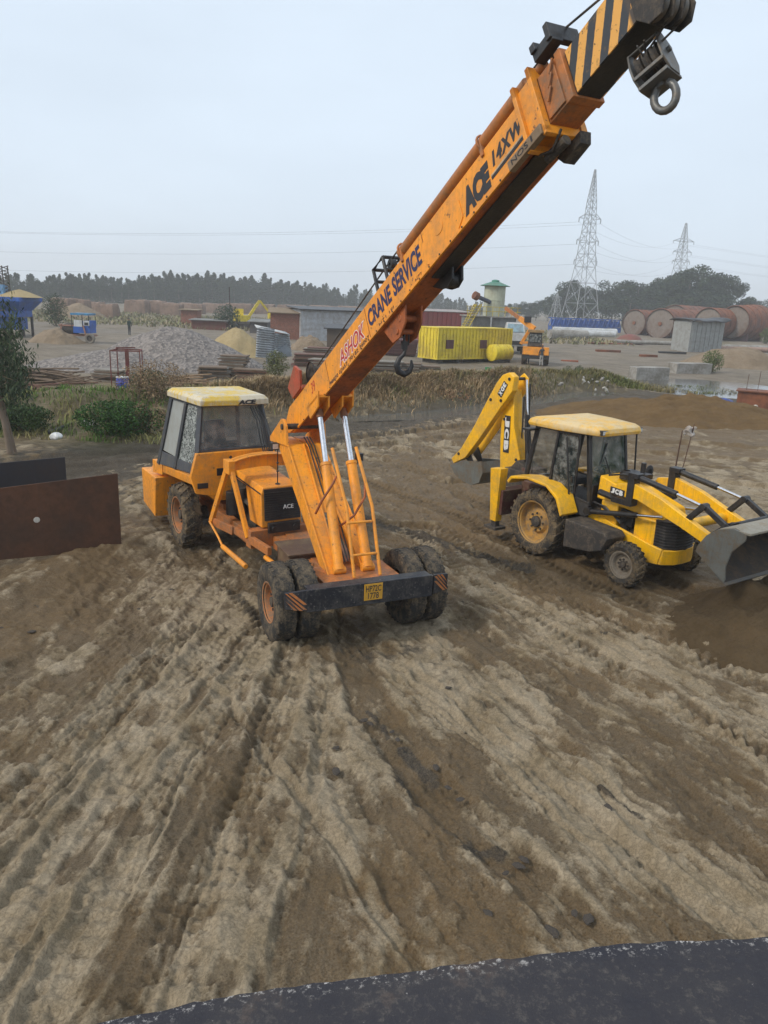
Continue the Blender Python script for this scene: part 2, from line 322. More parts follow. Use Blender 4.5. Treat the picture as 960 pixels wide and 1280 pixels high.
def build_ground():
    def axis(lo, hi, step, out_lo, out_hi, k):
        c = list(np.arange(lo, hi, step)); s = step; v = c[-1]
        while v < out_hi: s = step + k*(v-hi+step); v += s; c.append(v)
        v = lo; pre = []
        while v > out_lo: s = step + k*(lo-v); v -= s; pre.append(v)
        return np.array(pre[::-1]+c)
    xs = axis(-4.0, 4.8, .0215, -1300, 1300, .017)
    ys = list(np.arange(3.6, 12.5, .0215)); v = ys[-1]
    while v < 1350: v += max(.0215, min(.0215*(v/12.5)**1.75, 60)); ys.append(v)
    pre = []; v = 3.6; s = .03
    while v > -60: v -= s; s *= 1.12; pre.append(v)
    ys = np.array(pre[::-1]+ys); nx, ny = len(xs), len(ys); print('ground', nx, ny)
    X, Y = np.meshgrid(xs, ys); x = X.ravel(); y = Y.ravel()
    h = land(x, y); near = 1-sstep(30, 60, y)
    wx = .1*fbm(x*1.3, y*1.3, 3); wy = .1*fbm(x*1.3+40, y*1.3, 3)
    # churned, lumpy mud
    sx = (x*.9+y*.43); sy = (y*.9-x*.43)
    n1 = fbm(x*.9, y*.9, 4); n2 = fbm(x*3.1+8, y*2.4, 4, .55); n3 = fbm(sx*9, sy*6.5, 4, .62); n4 = np.abs(fbm(sx*5.5+3, sy*3.6, 3, .55))
    lump = sstep(-.05, .35, fbm(x*.55+9, y*.5, 3)+.12)
    h = h + near*(.045*n1 + .035*n2 + (.25+.75*lump)*(.018*n3 - .028*n4))
    c1_ = fbm(sx*2.1+1, sy*1.5, 5, .6); c2_ = fbm(sx*6.3+11, sy*4.4, 4, .62); c3_ = np.abs(fbm(x*3.7+5, y*3.1+2, 4, .6))
    pl1 = sstep(-.01, .045, c1_); pl2 = sstep(-.02, .06, c2_); crk = 1-sstep(.0, .045, c3_)
    wR = sstep(-1.4, .5, x+.28*(y-8)); aL = x-.10*y; bL = y; aR = x*.87+y*.47; bR = y*.87-x*.47
    bend = .25*pn(x*.35, y*.3)
    skL = fbm((aL+bend)*4.6, bL*.30, 3, .6); skR = fbm((aR+bend)*4.2+9, bR*.26, 3, .6); sk = skL*(1-wR)+skR*wR
    fkL = fbm((aL+bend)*17, bL*.9, 2, .6); fkR = fbm((aR+bend)*16+9, bR*.8, 2, .6); fk = (fkL*(1-wR)+fkR*wR)*sstep(-.25, .15, fbm(x*.6+31, y*.6, 2))
    nf = 1-sstep(16, 26, y)
    blot = sstep(.02, .22, fbm(x*.85-4, y*.6+7, 4, .6)); dkm = sstep(8.5, 14, y)*(1-sstep(20, 24, y))*sstep(-4, 0, x)
    h = h + nf*(.030*sk + .007*fk) + near*(.019*pl1 + .012*pl2*(.4+.6*pl1) - .014*crk*lump + .004*fbm(x*23, y*21, 2))
    dry = .50 + nf*(.50*sk + .14*fk) + .34*(pl1-.5) + .12*(pl2-.5) - .20*crk*lump*near - .13*lump - .26*blot*near - .16*dkm + .58*fbm(x*.75+5, y*.45, 4, .6) + .25*n2 + .25*n3; dark = np.zeros_like(x); brown = .30 + .55*fbm(x*.4-7, y*.4, 4) + .4*blot; wet = np.zeros_like(x)
    for pts, w, dep, tr, dd in RUTS+EXTRA:
        P = smooth_line(pts, 4); px = [p[0] for p in P]; py = [p[1] for p in P]; m = (x > min(px)-.7) & (x < max(px)+.7) & (y > min(py)-.7) & (y < max(py)+.7)
        d0, _, _ = polydist(x[m], y[m], pts); ix = np.nonzero(m)[0][d0 < .9]; m = ix
        a = x[m]+wx[m]; b = y[m]+wy[m]; d, sd, sl = polydist(a, b, P)
        fade = np.clip(1.15+1.7*fbm(a*.8+w*31, b*.8, 2), .25, 1)
        edge = w*(1+.22*pn(sl*2.3, sd*0+w*50))
        ins = 1-sstep(edge*.72, edge*1.12, d)
        g = -dep*ins + dep*.55*np.exp(-((d-edge*1.3)/(.32*edge))**2)*(.6+.8*pn(a*3, b*3))
        if tr:
            ph = 2*np.pi*(sl/.17 + np.abs(sd)*1.7); g = g + 1.4*tr*ins*fade*np.sign(np.sin(ph))*np.abs(np.sin(ph))**.6*.8
        # long drag lines inside the rut
        g = g + ins*.010*pn(sd*26, sl*.8)
        h[m] += g*fade - (nf*(.026*sk+.006*fk))[m]*ins; dry[m] += dd*.55*(ins)*fade + .25*np.exp(-((d-edge*1.3)/(.3*edge))**2)*fade
        n3[m] *= 1-.5*ins
    for pts, w, s in DARK:
        P = smooth_line(pts); a = x+wx*1.5*min(w, 1.5)+.0; b = y+wy*2*min(w, 1.5); m = (x > min(p[0] for p in P)-w*3) & (x < max(p[0] for p in P)+w*3) & (y > min(p[1] for p in P)-w*3) & (y < max(p[1] for p in P)+w*3)
        d, _, sl = polydist(a[m], b[m], P); k = s*(1-sstep(w*.3, w*1.5, d*(1+1.1*n2[m]+.8*n3[m])))*(np.clip(.75+1.2*n2[m]+1.2*n3[m], .15, 1) if w < .8 else np.clip(1+.5*n2[m], .6, 1)); dark[m] = np.maximum(dark[m], k); h[m] += .012*k*np.abs(n3[m])
    for pts, w, s in BROWN:
        P = smooth_line(pts, 3); d, _ = near_line(x, y, P, 2.2*w); brown = brown + s*np.exp(-(d/w)**2)
        dry = dry - .35*s*np.exp(-(d/w)**2)
    for pts, w, s in DRY:
        P = smooth_line(pts, 3); d, _ = near_line(x, y, P, 2.2*w); dry = dry + s*np.exp(-(d/w)**2)
    # far yard: paler trampled dust, dark by the wet track
    yard = sstep(44, 52, y-.25*x)
    dry = dry*(1-yard) + yard*(.55+.5*fbm(x*.1, y*.1, 4)); brown = brown*(1-yard)+yard*.15
    d, _ = near_line(x, y, BANK, 8); veg = np.exp(-(d/3.2)**2)*(y < 62)
    veg = np.maximum(veg, .9*(sstep(-7.0, -9.5, x)*sstep(22, 24.5, y+.35*(x+9))*(1-sstep(34, 39, y))))
    veg = np.maximum(veg, sstep(.1, .3, fbm(x*.06, y*.03+4, 3))*sstep(95, 120, y)*.8)
    rows = np.arange(ny*nx).reshape(ny, nx); F = np.stack([rows[:-1, :-1], rows[:-1, 1:], rows[1:, 1:], rows[1:, :-1]], -1).reshape(-1, 4)
    V = np.stack([x, y, h], 1)
    c1 = np.stack([np.clip(dry, 0, 1), np.clip(dark, 0, 1), np.clip(brown, 0, 1)], 1); c2 = np.stack([np.clip(veg, 0, 1), yard, np.clip(.5+2.0*n3, 0, 1)], 1)
    m = bpy.data.materials.new('churned_mud'); b = NB(m)
    def attr(n):
        t = b.n('ShaderNodeAttribute'); t.attribute_name = n; s = b.n('ShaderNodeSeparateColor'); b.l(t.outputs['Color'], s.inputs[0]); return s.outputs
    a1 = attr('soil'); a2 = attr('cover'); mus = b.n('ShaderNodeNewGeometry')
    fine = b.noise(55, 6, .75); med = b.noise(9, 6, .7); big = b.noise(1.7, 4, .6)
    dryv = b.ramp(b.math('ADD', b.math('ADD', a1[0], b.math('MULTIPLY', b.math('SUBTRACT', med, .5), 1.0)), b.math('MULTIPLY', b.math('SUBTRACT', fine, .5), .55)), .28, .80)
    mud = b.mix(a1[2], DAMP, BRN); pale = b.mix(b.ramp(big, .35, .65), PALE, PALE2)
    c = b.mix(dryv, mud, pale)
    c = b.mix(b.ramp(b.math('ADD', a1[1], b.math('MULTIPLY', b.math('SUBTRACT', med, .5), .5)), .25, .6), c, (.030, .028, .029))
    c = b.mix(b.math('MULTIPLY', a2[1], .8), c, b.mix(b.ramp(b.noise(.35, 5, .7), .35, .62), (.085, .072, .060), (.21, .182, .152)))
    c = b.mix(b.math('MULTIPLY', a2[0], b.ramp(med, .3, .6)), c, (.085, .075, .03))
    c = b.mix(b.ramp(b.noise(140, 3, .6), .60, .72, 0, .55), c, (.035, .027, .018))
    c = b.mix(b.ramp(b.math('ABSOLUTE', b.math('SUBTRACT', b.noise(16, 5, .7), .5)), .0, .05, .45, 0), c, (.05, .037, .023)); c = b.mix(b.ramp(fine, .35, .7, .0, .45), c, pale)
    rough = b.ramp(b.math('ADD', dryv, b.math('MULTIPLY', med, .4)), .1, .7, .62, .95)
    hgt = b.math('ADD', b.math('MULTIPLY', fine, .45), b.math('MULTIPLY', med, 1.0))
    rid = b.math('ABSOLUTE', b.math('SUBTRACT', b.noise(16, 5, .7), .5)); bp = b.bump(hgt, .7, .04); bp = b.bump(b.ramp(rid, 0, .09), .55, .012, bp); bp = b.bump(b.noise(190, 4, .75), .5, .006, bp)
    b.set(color=c, rough=rough, normal=bp, spec=b.ramp(a1[1], .1, .6, .32, .08))
    g = npmesh('ground', V, F, m, smooth=True, k=4, attr={'soil': c1, 'cover': c2}); tag(g, kind='structure'); return g
DAMP = (.078, .051, .024); BRN = (.115, .066, .022); PALE = (.385, .312, .215); PALE2 = (.26, .20, .122)
build_ground()
# standing water in the wet track
wm = bpy.data.materials.new('muddy_water'); b = NB(wm); b.set(color=(.10, .095, .085), rough=.12, normal=b.bump(b.noise(3, 3), .15, .02), spec=.7)
for pts, z in (([(-2, 32), (1.8, 33.8), (5.2, 37.4), (8.2, 41.0), (11.0, 44.5), (14.8, 48.5), (13.5, 50), (9.4, 46.6), (6.8, 43), (4, 39.6), (.8, 35.6), (-2.4, 33.6)], -.14), ([(15.2, 49), (19, 46.8), (27, 46.5), (31, 56), (27, 64), (18, 64), (14.8, 56)], -.13)):
    w = MB(); w.add([(px, py, z) for px, py in pts], [tuple(range(len(pts)))]); tag(w.obj('puddle_water', wm, fix=False), kind='structure')
# ------------------------------------------------------------------ shared machine materials
ORANGE = surf('orange_paint', (.92, .335, .018), .48, dirt=(.36, .20, .09), amt=.32, sc=2.2, var=.22, chip=(.16, .07, .03), bump=.15)
ORANGE2 = surf('faded_orange_paint', (.50, .17, .04), .6, dirt=(.2, .12, .07), amt=.6, sc=4, var=.35, chip=(.12, .06, .03))
REDBR = surf('rusty_and_shaded_orange', (.42, .11, .025), .6, dirt=(.12, .06, .04), amt=.5, sc=3, var=.4, chip=(.06, .03, .02))
CABGREY = surf('dark_grey_paint', (.055, .062, .075), .55, dirt=(.16, .14, .11), amt=.35, sc=3)
ROOFY = surf('yellow_roof_paint', (.66, .45, .07), .55, dirt=(.55, .49, .37), amt=1.3, sc=1.6, chip=(.3, .25, .17))
YEL = surf('yellow_paint', (.95, .50, .006), .38, dirt=(.40, .26, .10), amt=.32, sc=2.5, var=.15, bump=.1)
YELROOF = surf('dusty_yellow_roof', (.74, .42, .05), .5, dirt=(.62, .47, .25), amt=.95, sc=1.2, var=.1, bump=.1)
BLACK = surf('black_paint', (.014, .014, .016), .45, dirt=(.09, .075, .06), amt=.22, sc=4)
GREYM = surf('grime_dark', (.035, .031, .029), .75, dirt=(.13, .10, .07), amt=.6, sc=6)
STEEL = surf('worn_steel', (.13, .13, .125), .45, dirt=(.17, .13, .09), amt=.6, sc=4, metal=.4)
CHROME = flat('chrome_rod', (.78, .78, .8), .16, 1.0)
RUBBER = surf('muddy_rubber', (.035, .034, .033), .85, dirt=(.15, .115, .075), amt=.75, sc=5, var=.2, bsc=60, spec=.25)
RUBBER2 = surf('very_muddy_rubber', (.05, .045, .04), .9, dirt=(.17, .125, .075), amt=1.0, sc=4, var=.2, bsc=50, spec=.2)
RIMO = surf('dusty_orange_rim', (.42, .16, .05), .7, dirt=(.2, .14, .09), amt=.9, sc=7)
RIMY = surf('dusty_yellow_rim', (.50, .27, .06), .7, dirt=(.22, .16, .10), amt=.8, sc=7)
RIMG = surf('dusty_grey_rim', (.26, .22, .17), .8, dirt=(.2, .15, .1), amt=.8, sc=7)
NAVY = surf('dark_blue_plate', (.010, .012, .019), .5, dirt=(.10, .09, .08), amt=.4, sc=4, chip=(.2, .18, .16))
GL = glass('cab_glass', (.16, .19, .20), .22); GLD = glass('dark_cab_glass', (.02, .03, .03), .72, dusty=.1); GLH = glass('dusty_glass', (.36, .38, .37), .9)
INKN = flat('navy_lettering', (.02, .025, .09), .6); INKK = flat('black_lettering', (.025, .025, .03), .6); INKR = flat('red_lettering', (.48, .03, .025), .6); WHITE = flat('white_paint', (.75, .75, .73), .5)
GREEN = flat('green_lettering', (.25, .6, .05), .5); PLATEY = flat('number_plate_yellow', (.62, .32, .03), .5)

def wheel(parent, M, c, D, W, rimr, out, rubber, rim, name='wheel', lug=0, dual=False, hub=True):
    """c centre in M's frame, axle along y; out = -1/+1 side of the visible face"""
    e = empty(name); e.parent = parent; e.matrix_local = M @ Matrix.Translation(c)
    r = D/2; h = W/2
    t = MB(); base = r-(.035 if lug else 0.0)
    t.lathe([(-h*.72, rimr), (-h*.86, rimr+.03), (-h, rimr+(r-rimr)*.5), (-h*.94, base-.05), (-h*.80, base-.012), (-h*.5, base-.002), (0, base), (h*.5, base-.002), (h*.80, base-.012), (h*.94, base-.05), (h, rimr+(r-rimr)*.5), (h*.86, rimr+.03), (h*.72, rimr), (-h*.72, rimr)], n=64)
    if lug:
        for k in range(lug):
            for s in (-1, 1):
                a0 = 2*math.pi*(k+(.5 if s > 0 else 0))/lug; da = 2*math.pi/lug*.30; sw = 2*math.pi/lug*.75
                pts = []
                for rr in (base-.04, r):
                    for (yy, aa) in ((0.0*s, a0+sw), (h*.97*s, a0), (h*.97*s, a0+da), (0.0*s, a0+sw+da)):
                        q = rr-(.035 if abs(yy) > .1*h else 0); pts.append((q*math.cos(aa), yy+(-.02*s if yy == 0 else 0), q*math.sin(aa)))
                t.hexa(pts[:4], pts[4:])
    else:                                    # circumferential grooves worn smooth
        for yy in (-.55, 0, .55): t.lathe([(yy*h-.008, base+.001), (yy*h-.008, base+.006), (yy*h+.008, base+.006), (yy*h+.008, base+.001)], n=48)
        for k in range(36):
            for s in (-1, 1):
                a = 2*math.pi*k/36; da = .05
                t.hexa([((base-.02)*math.cos(q), s*h*y_, (base-.02)*math.sin(q)) for q, y_ in ((a, .62), (a+da, .62), (a+da, .9), (a, .9))], [((base+(.006 if y_ < .7 else -.01))*math.cos(q), s*h*y_, (base+(.006 if y_ < .7 else -.01))*math.sin(q)) for q, y_ in ((a, .62), (a+da, .62), (a+da, .9), (a, .9))])
    t.obj('tyre', rubber, e)
    m = MB(); o = out
    m.lathe([(o*h*.80, rimr-.005), (o*h*.86, rimr+.02), (o*h*.80, rimr+.028), (o*h*.7, rimr-.0), (o*h*.62, rimr-.03), (o*h*.1, rimr-.05), (o*h*.05, rimr*.62), (o*h*.30, rimr*.50), (o*h*.30, rimr*.30), (o*h*.28, 0.001)], n=48)
    m.lathe([(-o*h*.80, rimr-.005), (-o*h*.86, rimr+.02), (-o*h*.7, rimr-.0), (-o*h*.5, rimr-.05), (-o*h*.1, .001)], n=40)
    m.obj('rim', rim, e)
    if hub:
        m = MB(); m.lathe([(o*h*.28, rimr*.28), (o*h*.55, rimr*.27), (o*h*.6, rimr*.2), (o*h*.6, .001)], n=24)
        for k in range(8):
            a = 2*math.pi*k/8; m.lathe([(o*h*.28, .022), (o*h*.42, .022), (o*h*.42, .001)], (rimr*.42*math.cos(a), 0, rimr*.42*math.sin(a)), n=8)
        m.obj('hub', GREYM, e)
    return e
def part(m, name, mat, parent, bevel=.006, sharp=35, **k): return m.obj(name, mat, parent, bevel=bevel, sharp=sharp, **k)

# ------------------------------------------------------------------ mobile crane
KM = Matrix.Translation((0, 0, -.03)) @ frame(-.415, 10.9, 24.9); TM = Matrix.Translation((0, 0, -.03)) @ frame(-3.17, 15.04, 32.3)
crane = empty('mobile_crane', M=KM, label='orange pick and carry crane with raised striped boom and black bumper standing on churned mud', cat='crane')
I4 = Matrix()
# dual wheels of the boom axle
for s, vv in ((-1, -1.23), (-1, -.87), (1, .85), (1, 1.20)):
    wheel(crane, I4, (0, vv, .59), 1.18, .31, .29, -1, RUBBER, RIMO if vv == -1.23 else GREYM, hub=(vv in (-1.23, .85)))
m = MB(); m.tube([(0, -1.25, .59), (0, 1.25, .59)], .11, 14); m.lathe([(-.25, .02), (-.2, .24), (.2, .24), (.25, .02)], (0, 0, .6), n=20); part(m, 'axle', GREYM, crane)
# bumper with striped ends
m = MB(); m.box(.66, .72, -1.0, .98, .69, 1.0); m.box(.55, .72, -1.0, .98, .665, .69); m.box(.5, .66, -.98, .96, .97, .997)
bump = part(m, 'bumper', NAVY, crane)
for s in (-1, 1):
    y0 = s*1.0; m = MB()
    q = [(.72, y0, .69), (.62, y0+s*.29, .71), (.62, y0+s*.29, .95), (.72, y0, 1.0)]; q2 = [(x-.05, y, z) for x, y, z in q]
    m.hexa(q, q2); w = part(m, 'bumper_end', NAVY, bump)
    st = MB()
    for k in range(4):
        a = k*.25+.03; b_ = a+.12
        P = lambda u, v_: Vector((.72-.10*u+.003, y0+s*.29*u+s*.001, .69+.02*u+(.31-.07*u)*v_))
        for (u0, u1, v0, v1) in (((a-.35), (a+.65), 0, 1),):
            u0c, u1c = max(u0, 0), min(u1, 1)
            f = lambda u: (u-u0)/(u1-u0)
            st.add([P(u0c, min(f(u0c), 1)) if s < 0 else P(u0c, 1-f(u0c)), P(u1c, f(u1c)) if s < 0 else P(u1c, 1-f(u1c)), (P(min(u1c+.17, 1), f(u1c)) if s < 0 else P(min(u1c+.17, 1), 1-f(u1c))), (P(u0c+.17, f(u0c)) if s < 0 else P(u0c+.17, 1-f(u0c)))], [(0, 1, 2, 3)])
    st.obj('stripes', ORANGE2, w, fix=False)
m = MB(); m.box(.722, .730, -.14, .15, .735, .985); pl = part(m, 'number_plate', PLATEY, bump, .002)
for sx, zz in (('HP72C', .865), ('1778', .755)): text(sx, 'lettering', INKK, pl, basis((.7305, -.115 if sx[0] == 'H' else -.08, zz), (0, 1, 0), (0, 0, 1)), width=.24 if sx[0] == 'H' else .17, height=.095, bold=.012)
# chassis under the mast
m = MB(); m.box(-2.4, .60, -.40, .36, .62, .88); m.box(-.35, .62, -.62, .6, .86, .93); m.box(-1.2, -.35, -.3, .28, .88, .96)
part(m, 'front_chassis', ORANGE2, crane)
m = MB(); m.box(-1.62, -.92, -.74, -.12, .45, .93); m.box(-1.66, -.88, -.78, -.08, .93, .965); part(m, 'tool_box', surf('brown_rusty_paint', (.10, .055, .035), .7, amt=.6), crane)
# mast of two tapering columns with a cross plate on top
mast = None
def column(m, b0, t0, wb, wt, db, dt):       # bottom / top of the front left corner
    bx, by, bz = b0; tx, ty, tz = t0
    m.hexa([(bx, by, bz), (bx, by+wb, bz), (bx-db, by+wb, bz), (bx-db, by, bz)], [(tx, ty, tz), (tx, ty+wt, tz), (tx-dt, ty+wt, tz), (tx-dt, ty, tz)])
m = MB(); column(m, (.06, -.43, .9), (-2.05, -.43, 2.52), .19, .31, .42, .75); column(m, (.06, .14, .9), (-2.05, -.10, 2.52), .19, .31, .42, .75)
m.hexa([(-.9, -.24, 1.62), (-.9, .1, 1.62), (-1.3, .1, 1.62), (-1.3, -.24, 1.62)], [(-2.02, -.16, 2.48), (-2.02, -.1, 2.48), (-2.5, -.1, 2.48), (-2.5, -.16, 2.48)])
mast = part(m, 'mast', ORANGE, crane, .012)
m = MB()                                       # edge strips welded to the column faces
for (a, b_) in (((.075, -.44, .9), (-2.03, -.44, 2.53)), ((.075, -.25, .9), (-2.03, -.16, 2.53)), ((.075, .15, .9), (-2.03, -.08, 2.53)), ((.075, .32, .9), (-2.03, .18, 2.53))): m.bar(a, b_, .025, .02)
part(m, 'edge_strip', ORANGE, mast, .003)
m = MB()
for v0, v1 in ((-.47, -.425), (.2, .245)):
    m.prism([(-2.0, 2.50), (-2.14, 2.50), (-3.0, 2.42), (-3.0, 2.50), (-2.32, 2.92), (-2.2, 2.93), (-2.08, 2.83)], v0, v1)
part(m, 'boom_bracket', ORANGE, mast, .004)
m = MB(); m.tube([(-2.22, -.50, 2.80), (-2.22, .28, 2.80)], .05, 16); part(m, 'pivot_pin', GREYM, mast)
m = MB(); m.tube([(-2.42, -.49, 2.3), (-2.42, -.49, 2.75)], .012, 6)
# rails and rungs between the columns and the bumper
m = MB()
for v0, v1 in ((-.14, -.20), (.28, .19)): m.tube([(.34, v0, .95), (-.12, v0+.03, 1.9), (-.55, v1, 2.74)], .028, 8)
for f in (.17, .42): 
    m.tube([(.34-.82*f, -.14-.02*f, .95+1.78*f), (.34-.82*f, .28-.05*f, .95+1.78*f)], .022, 8)
part(m, 'ladder', ORANGE, crane)
for pts in ([(-.55, -.45, 1.72), (-.42, -.40, 1.95), (-.42, -.22, 2.22), (-.45, -.16, 2.32)], [(-.35, -.12, 1.55), (-.2, .05, 1.75), (-.3, .26, 2.0), (-.4, .30, 2.22)]):
    m = MB(); m.tube(pts, .020, 8); part(m, 'handrail', REDBR, crane)
# ------------------------------------------------------------------ boom
BL = 8.35; bh, bw = .50, .18
BM = Matrix.Translation((-2.329, -.02, 2.688)) @ Matrix.Rotation(R(3.2), 4, 'Z') @ Matrix.Rotation(R(-31.558), 4, 'Y')
m = MB(BM); m.prism([(-.42, .20), (-.36, .36), (-.1, .50), (7.05, .50), (7.05, .0), (.62, .0), (-.30, .10), (-.41, .14)], -bw, bw)
boom = part(m, 'boom', ORANGE, crane, .008)
m = MB(BM); m.box(.3, 7.0, -bw-.004, bw+.004, -.012, -.002); part(m, 'boom_underside_shade', REDBR, boom, 0)  # darker sheet: the shade under the boom is put into its colour
m = MB(BM); m.box(-.05, 7.05, -bw-.03, -bw, .0, .035); m.box(-.05, 7.05, bw, bw+.03, .0, .035); part(m, 'boom_flange', ORANGE, boom, .003)
m = MB(BM); m.box(4.85, 7.0, -.11, .11, -.035, -.014); part(m, 'underside_strip', BLACK, boom)
m = MB(BM); m.prism([(4.93, .09), (5.05, .03), (5.62, .03), (5.78, .13), (5.78, .33), (5.66, .42), (5.05, .42), (4.93, .34)], -bw-.010, -bw)
m.prism([(5.32+.1*math.cos(t*math.pi/8), .31+.075*math.sin(t*math.pi/8)) for t in range(16)], -bw-.016, -bw-.009)
part(m, 'stiffener_plate', ORANGE, boom, .003)
m = MB(BM); m.tube([(4.38, -.115, .60), (7.1, -.115, .60)], .082, 18); m.tube([(7.1, -.115, .60), (7.35, -.115, .60)], .05, 12); part(m, 'telescope_ram', surf('brown_orange_tube', (.44, .15, .03), .5, amt=.5), boom, 0)
for u in (4.45, 6.32): m = MB(BM); m.box(u-.02, u+.03, -.20, -.03, .44, .62); m.tube([(u, -.115+.1*math.cos(a), .60+.1*math.sin(a)) for a in [k*math.pi/8 for k in range(16)]], .015, 6, closed=True); part(m, 'ram_clamp', ORANGE2, boom)
# head of the outer section
m = MB(BM)
for u, g in ((6.98, .045), (7.22, .03)): 
    m.box(u, u+.05, -bw-.075, -bw+.0, -.06, .62); m.box(u, u+.05, bw, bw+.075, -.06, .62); m.box(u, u+.05, -bw-.075, bw+.075, .50, .62); m.box(u, u+.05, -bw-.075, bw+.075, -.08, -.0)
m.box(7.0, 7.25, -bw-.03, bw+.03, .0, .55)
part(m, 'boom_collar', ORANGE, boom, .006)
m = MB(BM); m.box(6.72, 7.24, -bw-.10, -bw-.03, -.07, .03); part(m, 'slide_block', surf('bare_brown_metal', (.25, .17, .10), .6), boom)
m = MB(BM); m.prism([(6.98, -.07), (7.34, -.07), (7.30, -.17), (7.05, -.19)], .08, bw+.03); m.tube([(7.0, -.05, -.12), (7.28, -.05, -.14)], .05, 10); m.tube([(6.9, -.12, -.04), (7.15, -.12, -.16), (7.3, -.1, -.05)], .015, 6); part(m, 'wear_bracket', GREYM, boom)
# second section
m = MB(BM); m.box(7.22, 7.56, -.165, .165, .03, .50); m.box(7.52, 7.60, -.18, .18, .015, .52); m.box(7.28, 7.5, -.185, .185, .05, .49)
for k in range(3): m.bar((7.34+k*.05, -.205, .18+k*.1), (7.42+k*.05, -.205, .28+k*.1), .02, .02)
sec = part(m, 'middle_section', ORANGE2, boom)
m = MB(BM); m.box(7.35, 7.62, -.24, -.12, .58, .68); m.box(7.35, 7.42, -.26, .02, .66, .74); m.box(7.56, 7.62, -.26, .1, .6, .76); part(m, 'rope_guide', BLACK, boom)
# striped inner section
sm_ = bpy.data.materials.new('hazard_stripes'); b = NB(sm_)
n = b.noise(14, 5, .8); n1 = b.noise(4, 5, .75)

at = b.n('ShaderNodeAttribute'); at.attribute_name = 'along'; sp = b.n('ShaderNodeSeparateColor'); b.l(at.outputs['Color'], sp.inputs[0])
saw = b.math('FRACT', b.math('MULTIPLY', b.math('SUBTRACT', sp.outputs[0], b.math('MULTIPLY', sp.outputs[1], .62)), 4.9))
band = b.ramp(b.math('ADD', b.math('ABSOLUTE', b.math('SUBTRACT', saw, .5)), b.math('MULTIPLY', b.math('SUBTRACT', n, .5), .10)), .235, .255)
keep = b.ramp(sp.outputs[0], .60, .63)
c = b.mix(band, (.035, .04, .048), (.72, .36, .08)); c = b.mix(b.ramp(n, .60, .64), c, (.06, .045, .035)); 
c = b.mix(b.math('MULTIPLY', keep, b.ramp(n1, .35, .45)), c, (.07, .055, .045)); c = b.mix(b.ramp(n1, .58, .66, 0, .6), c, (.20, .12, .04))
b.set(color=c, rough=.65, normal=b.bump(n, .4, .01))
V = []; F = []; AT = []
NU, NW = 24, 12
for side in (-1, 1):
    o0 = len(V)
    for i in range(NU+1):
        for j in range(NW+1):
            u = 7.62+i/NU*.82; z = .04+j/NW*.42
            V.append(tuple(BM @ Vector((u, side*.14, z)))); AT.append(((u-7.62)/1.1, j/NW*.42/1.1, 0))
    for i in range(NU):
        for j in range(NW): a = o0+i*(NW+1)+j; F.append((a, a+1, a+NW+2, a+NW+1))
sp_ = npmesh('striped_side', V, F, sm_, boom, k=4, attr={'along': np.array(AT, np.float32)}); md = sp_.modifiers.new('s', 'SOLIDIFY'); md.thickness = .012; md.offset = 0
m = MB(BM); m.box(7.55, 8.42, -.132, .132, .035, .455); inner = part(m, 'inner_section', BLACK, boom)
# sheave head
m = MB(BM)
for v in (-.155, -.05, .05, .155): m.prism([(8.36, .30), (8.34, .04), (8.44, -.10), (8.56, -.12), (8.64, -.02), (8.62, .16), (8.52, .28)], v-.01, v+.01)
head = part(m, 'boom_head', GREYM, boom)
for v in (-.10, 0, .10): m = MB(BM); m.lathe([(-.025, .03), (-.025, .12), (0, .10), (.025, .12), (.025, .03)], (8.50, v, .04), n=28); m.obj('sheave', STEEL, head)
# ram of the telescoping derrick: two lift cylinders
def wpt(M, p): return M @ Vector(p)
for v, vb in ((-.28, -.27), (.20, .20)):
    top = wpt(BM, (1.22, v*.86+.02, -.12)); bot = Vector((.04, vb, .98)); d = (top-bot); mid = bot+d*.66
    m = MB(); m.tube([bot, mid], .078, 20); m.tube([bot, bot+d*.03], .09, 16); m.tube([mid-d*.02, mid], .088, 20); m.tube([bot-Vector((0, .1, 0)), bot+Vector((0, .1, 0))], .06, 12); c_ = part(m, 'lift_cylinder', ORANGE, crane, .003)
    m = MB(); m.tube([mid, bot+d*.97], .045, 18); m.obj('cylinder_rod', CHROME, c_)
    m = MB(); m.tube([bot+d*.95, top], .06, 14); m.obj('rod_eye', surf('brown_pin', (.22, .08, .03), .6), c_)
    m = MB(BM); m.prism([(.95, .06), (1.55, .06), (1.42, -.16), (1.05, -.20)], v*.86-.09, v*.86-.06); m.prism([(.95, .06), (1.55, .06), (1.42, -.16), (1.05, -.20)], v*.86+.09, v*.86+.12); m.box(1.02, 1.5, v*.86-.09, v*.86+.12, -.03, .02); part(m, 'cylinder_bracket', ORANGE, boom)
# winch behind the boom foot
m = MB(BM); m.tube([(.75, -.02, .72), (.75, .5, .72)], .13, 24); m.lathe([(0, .20), (.02, .20), (.02, .05)], (.75, -.04, .72), n=28); m.lathe([(0, .20), (.02, .20), (.02, .05)], (.75, .5, .72), n=28); wn = part(m, 'winch', GREYM, boom)
m = MB(BM); m.prism([(.22, .52), (.62, .52), (.74, .80), (.55, .98), (.1, .78)], -.22, -.17); m.box(.3, .7, -.2, .4, .5, .56); part(m, 'winch_bracket', surf('red_oxide_paint', (.42, .06, .02), .5), wn)
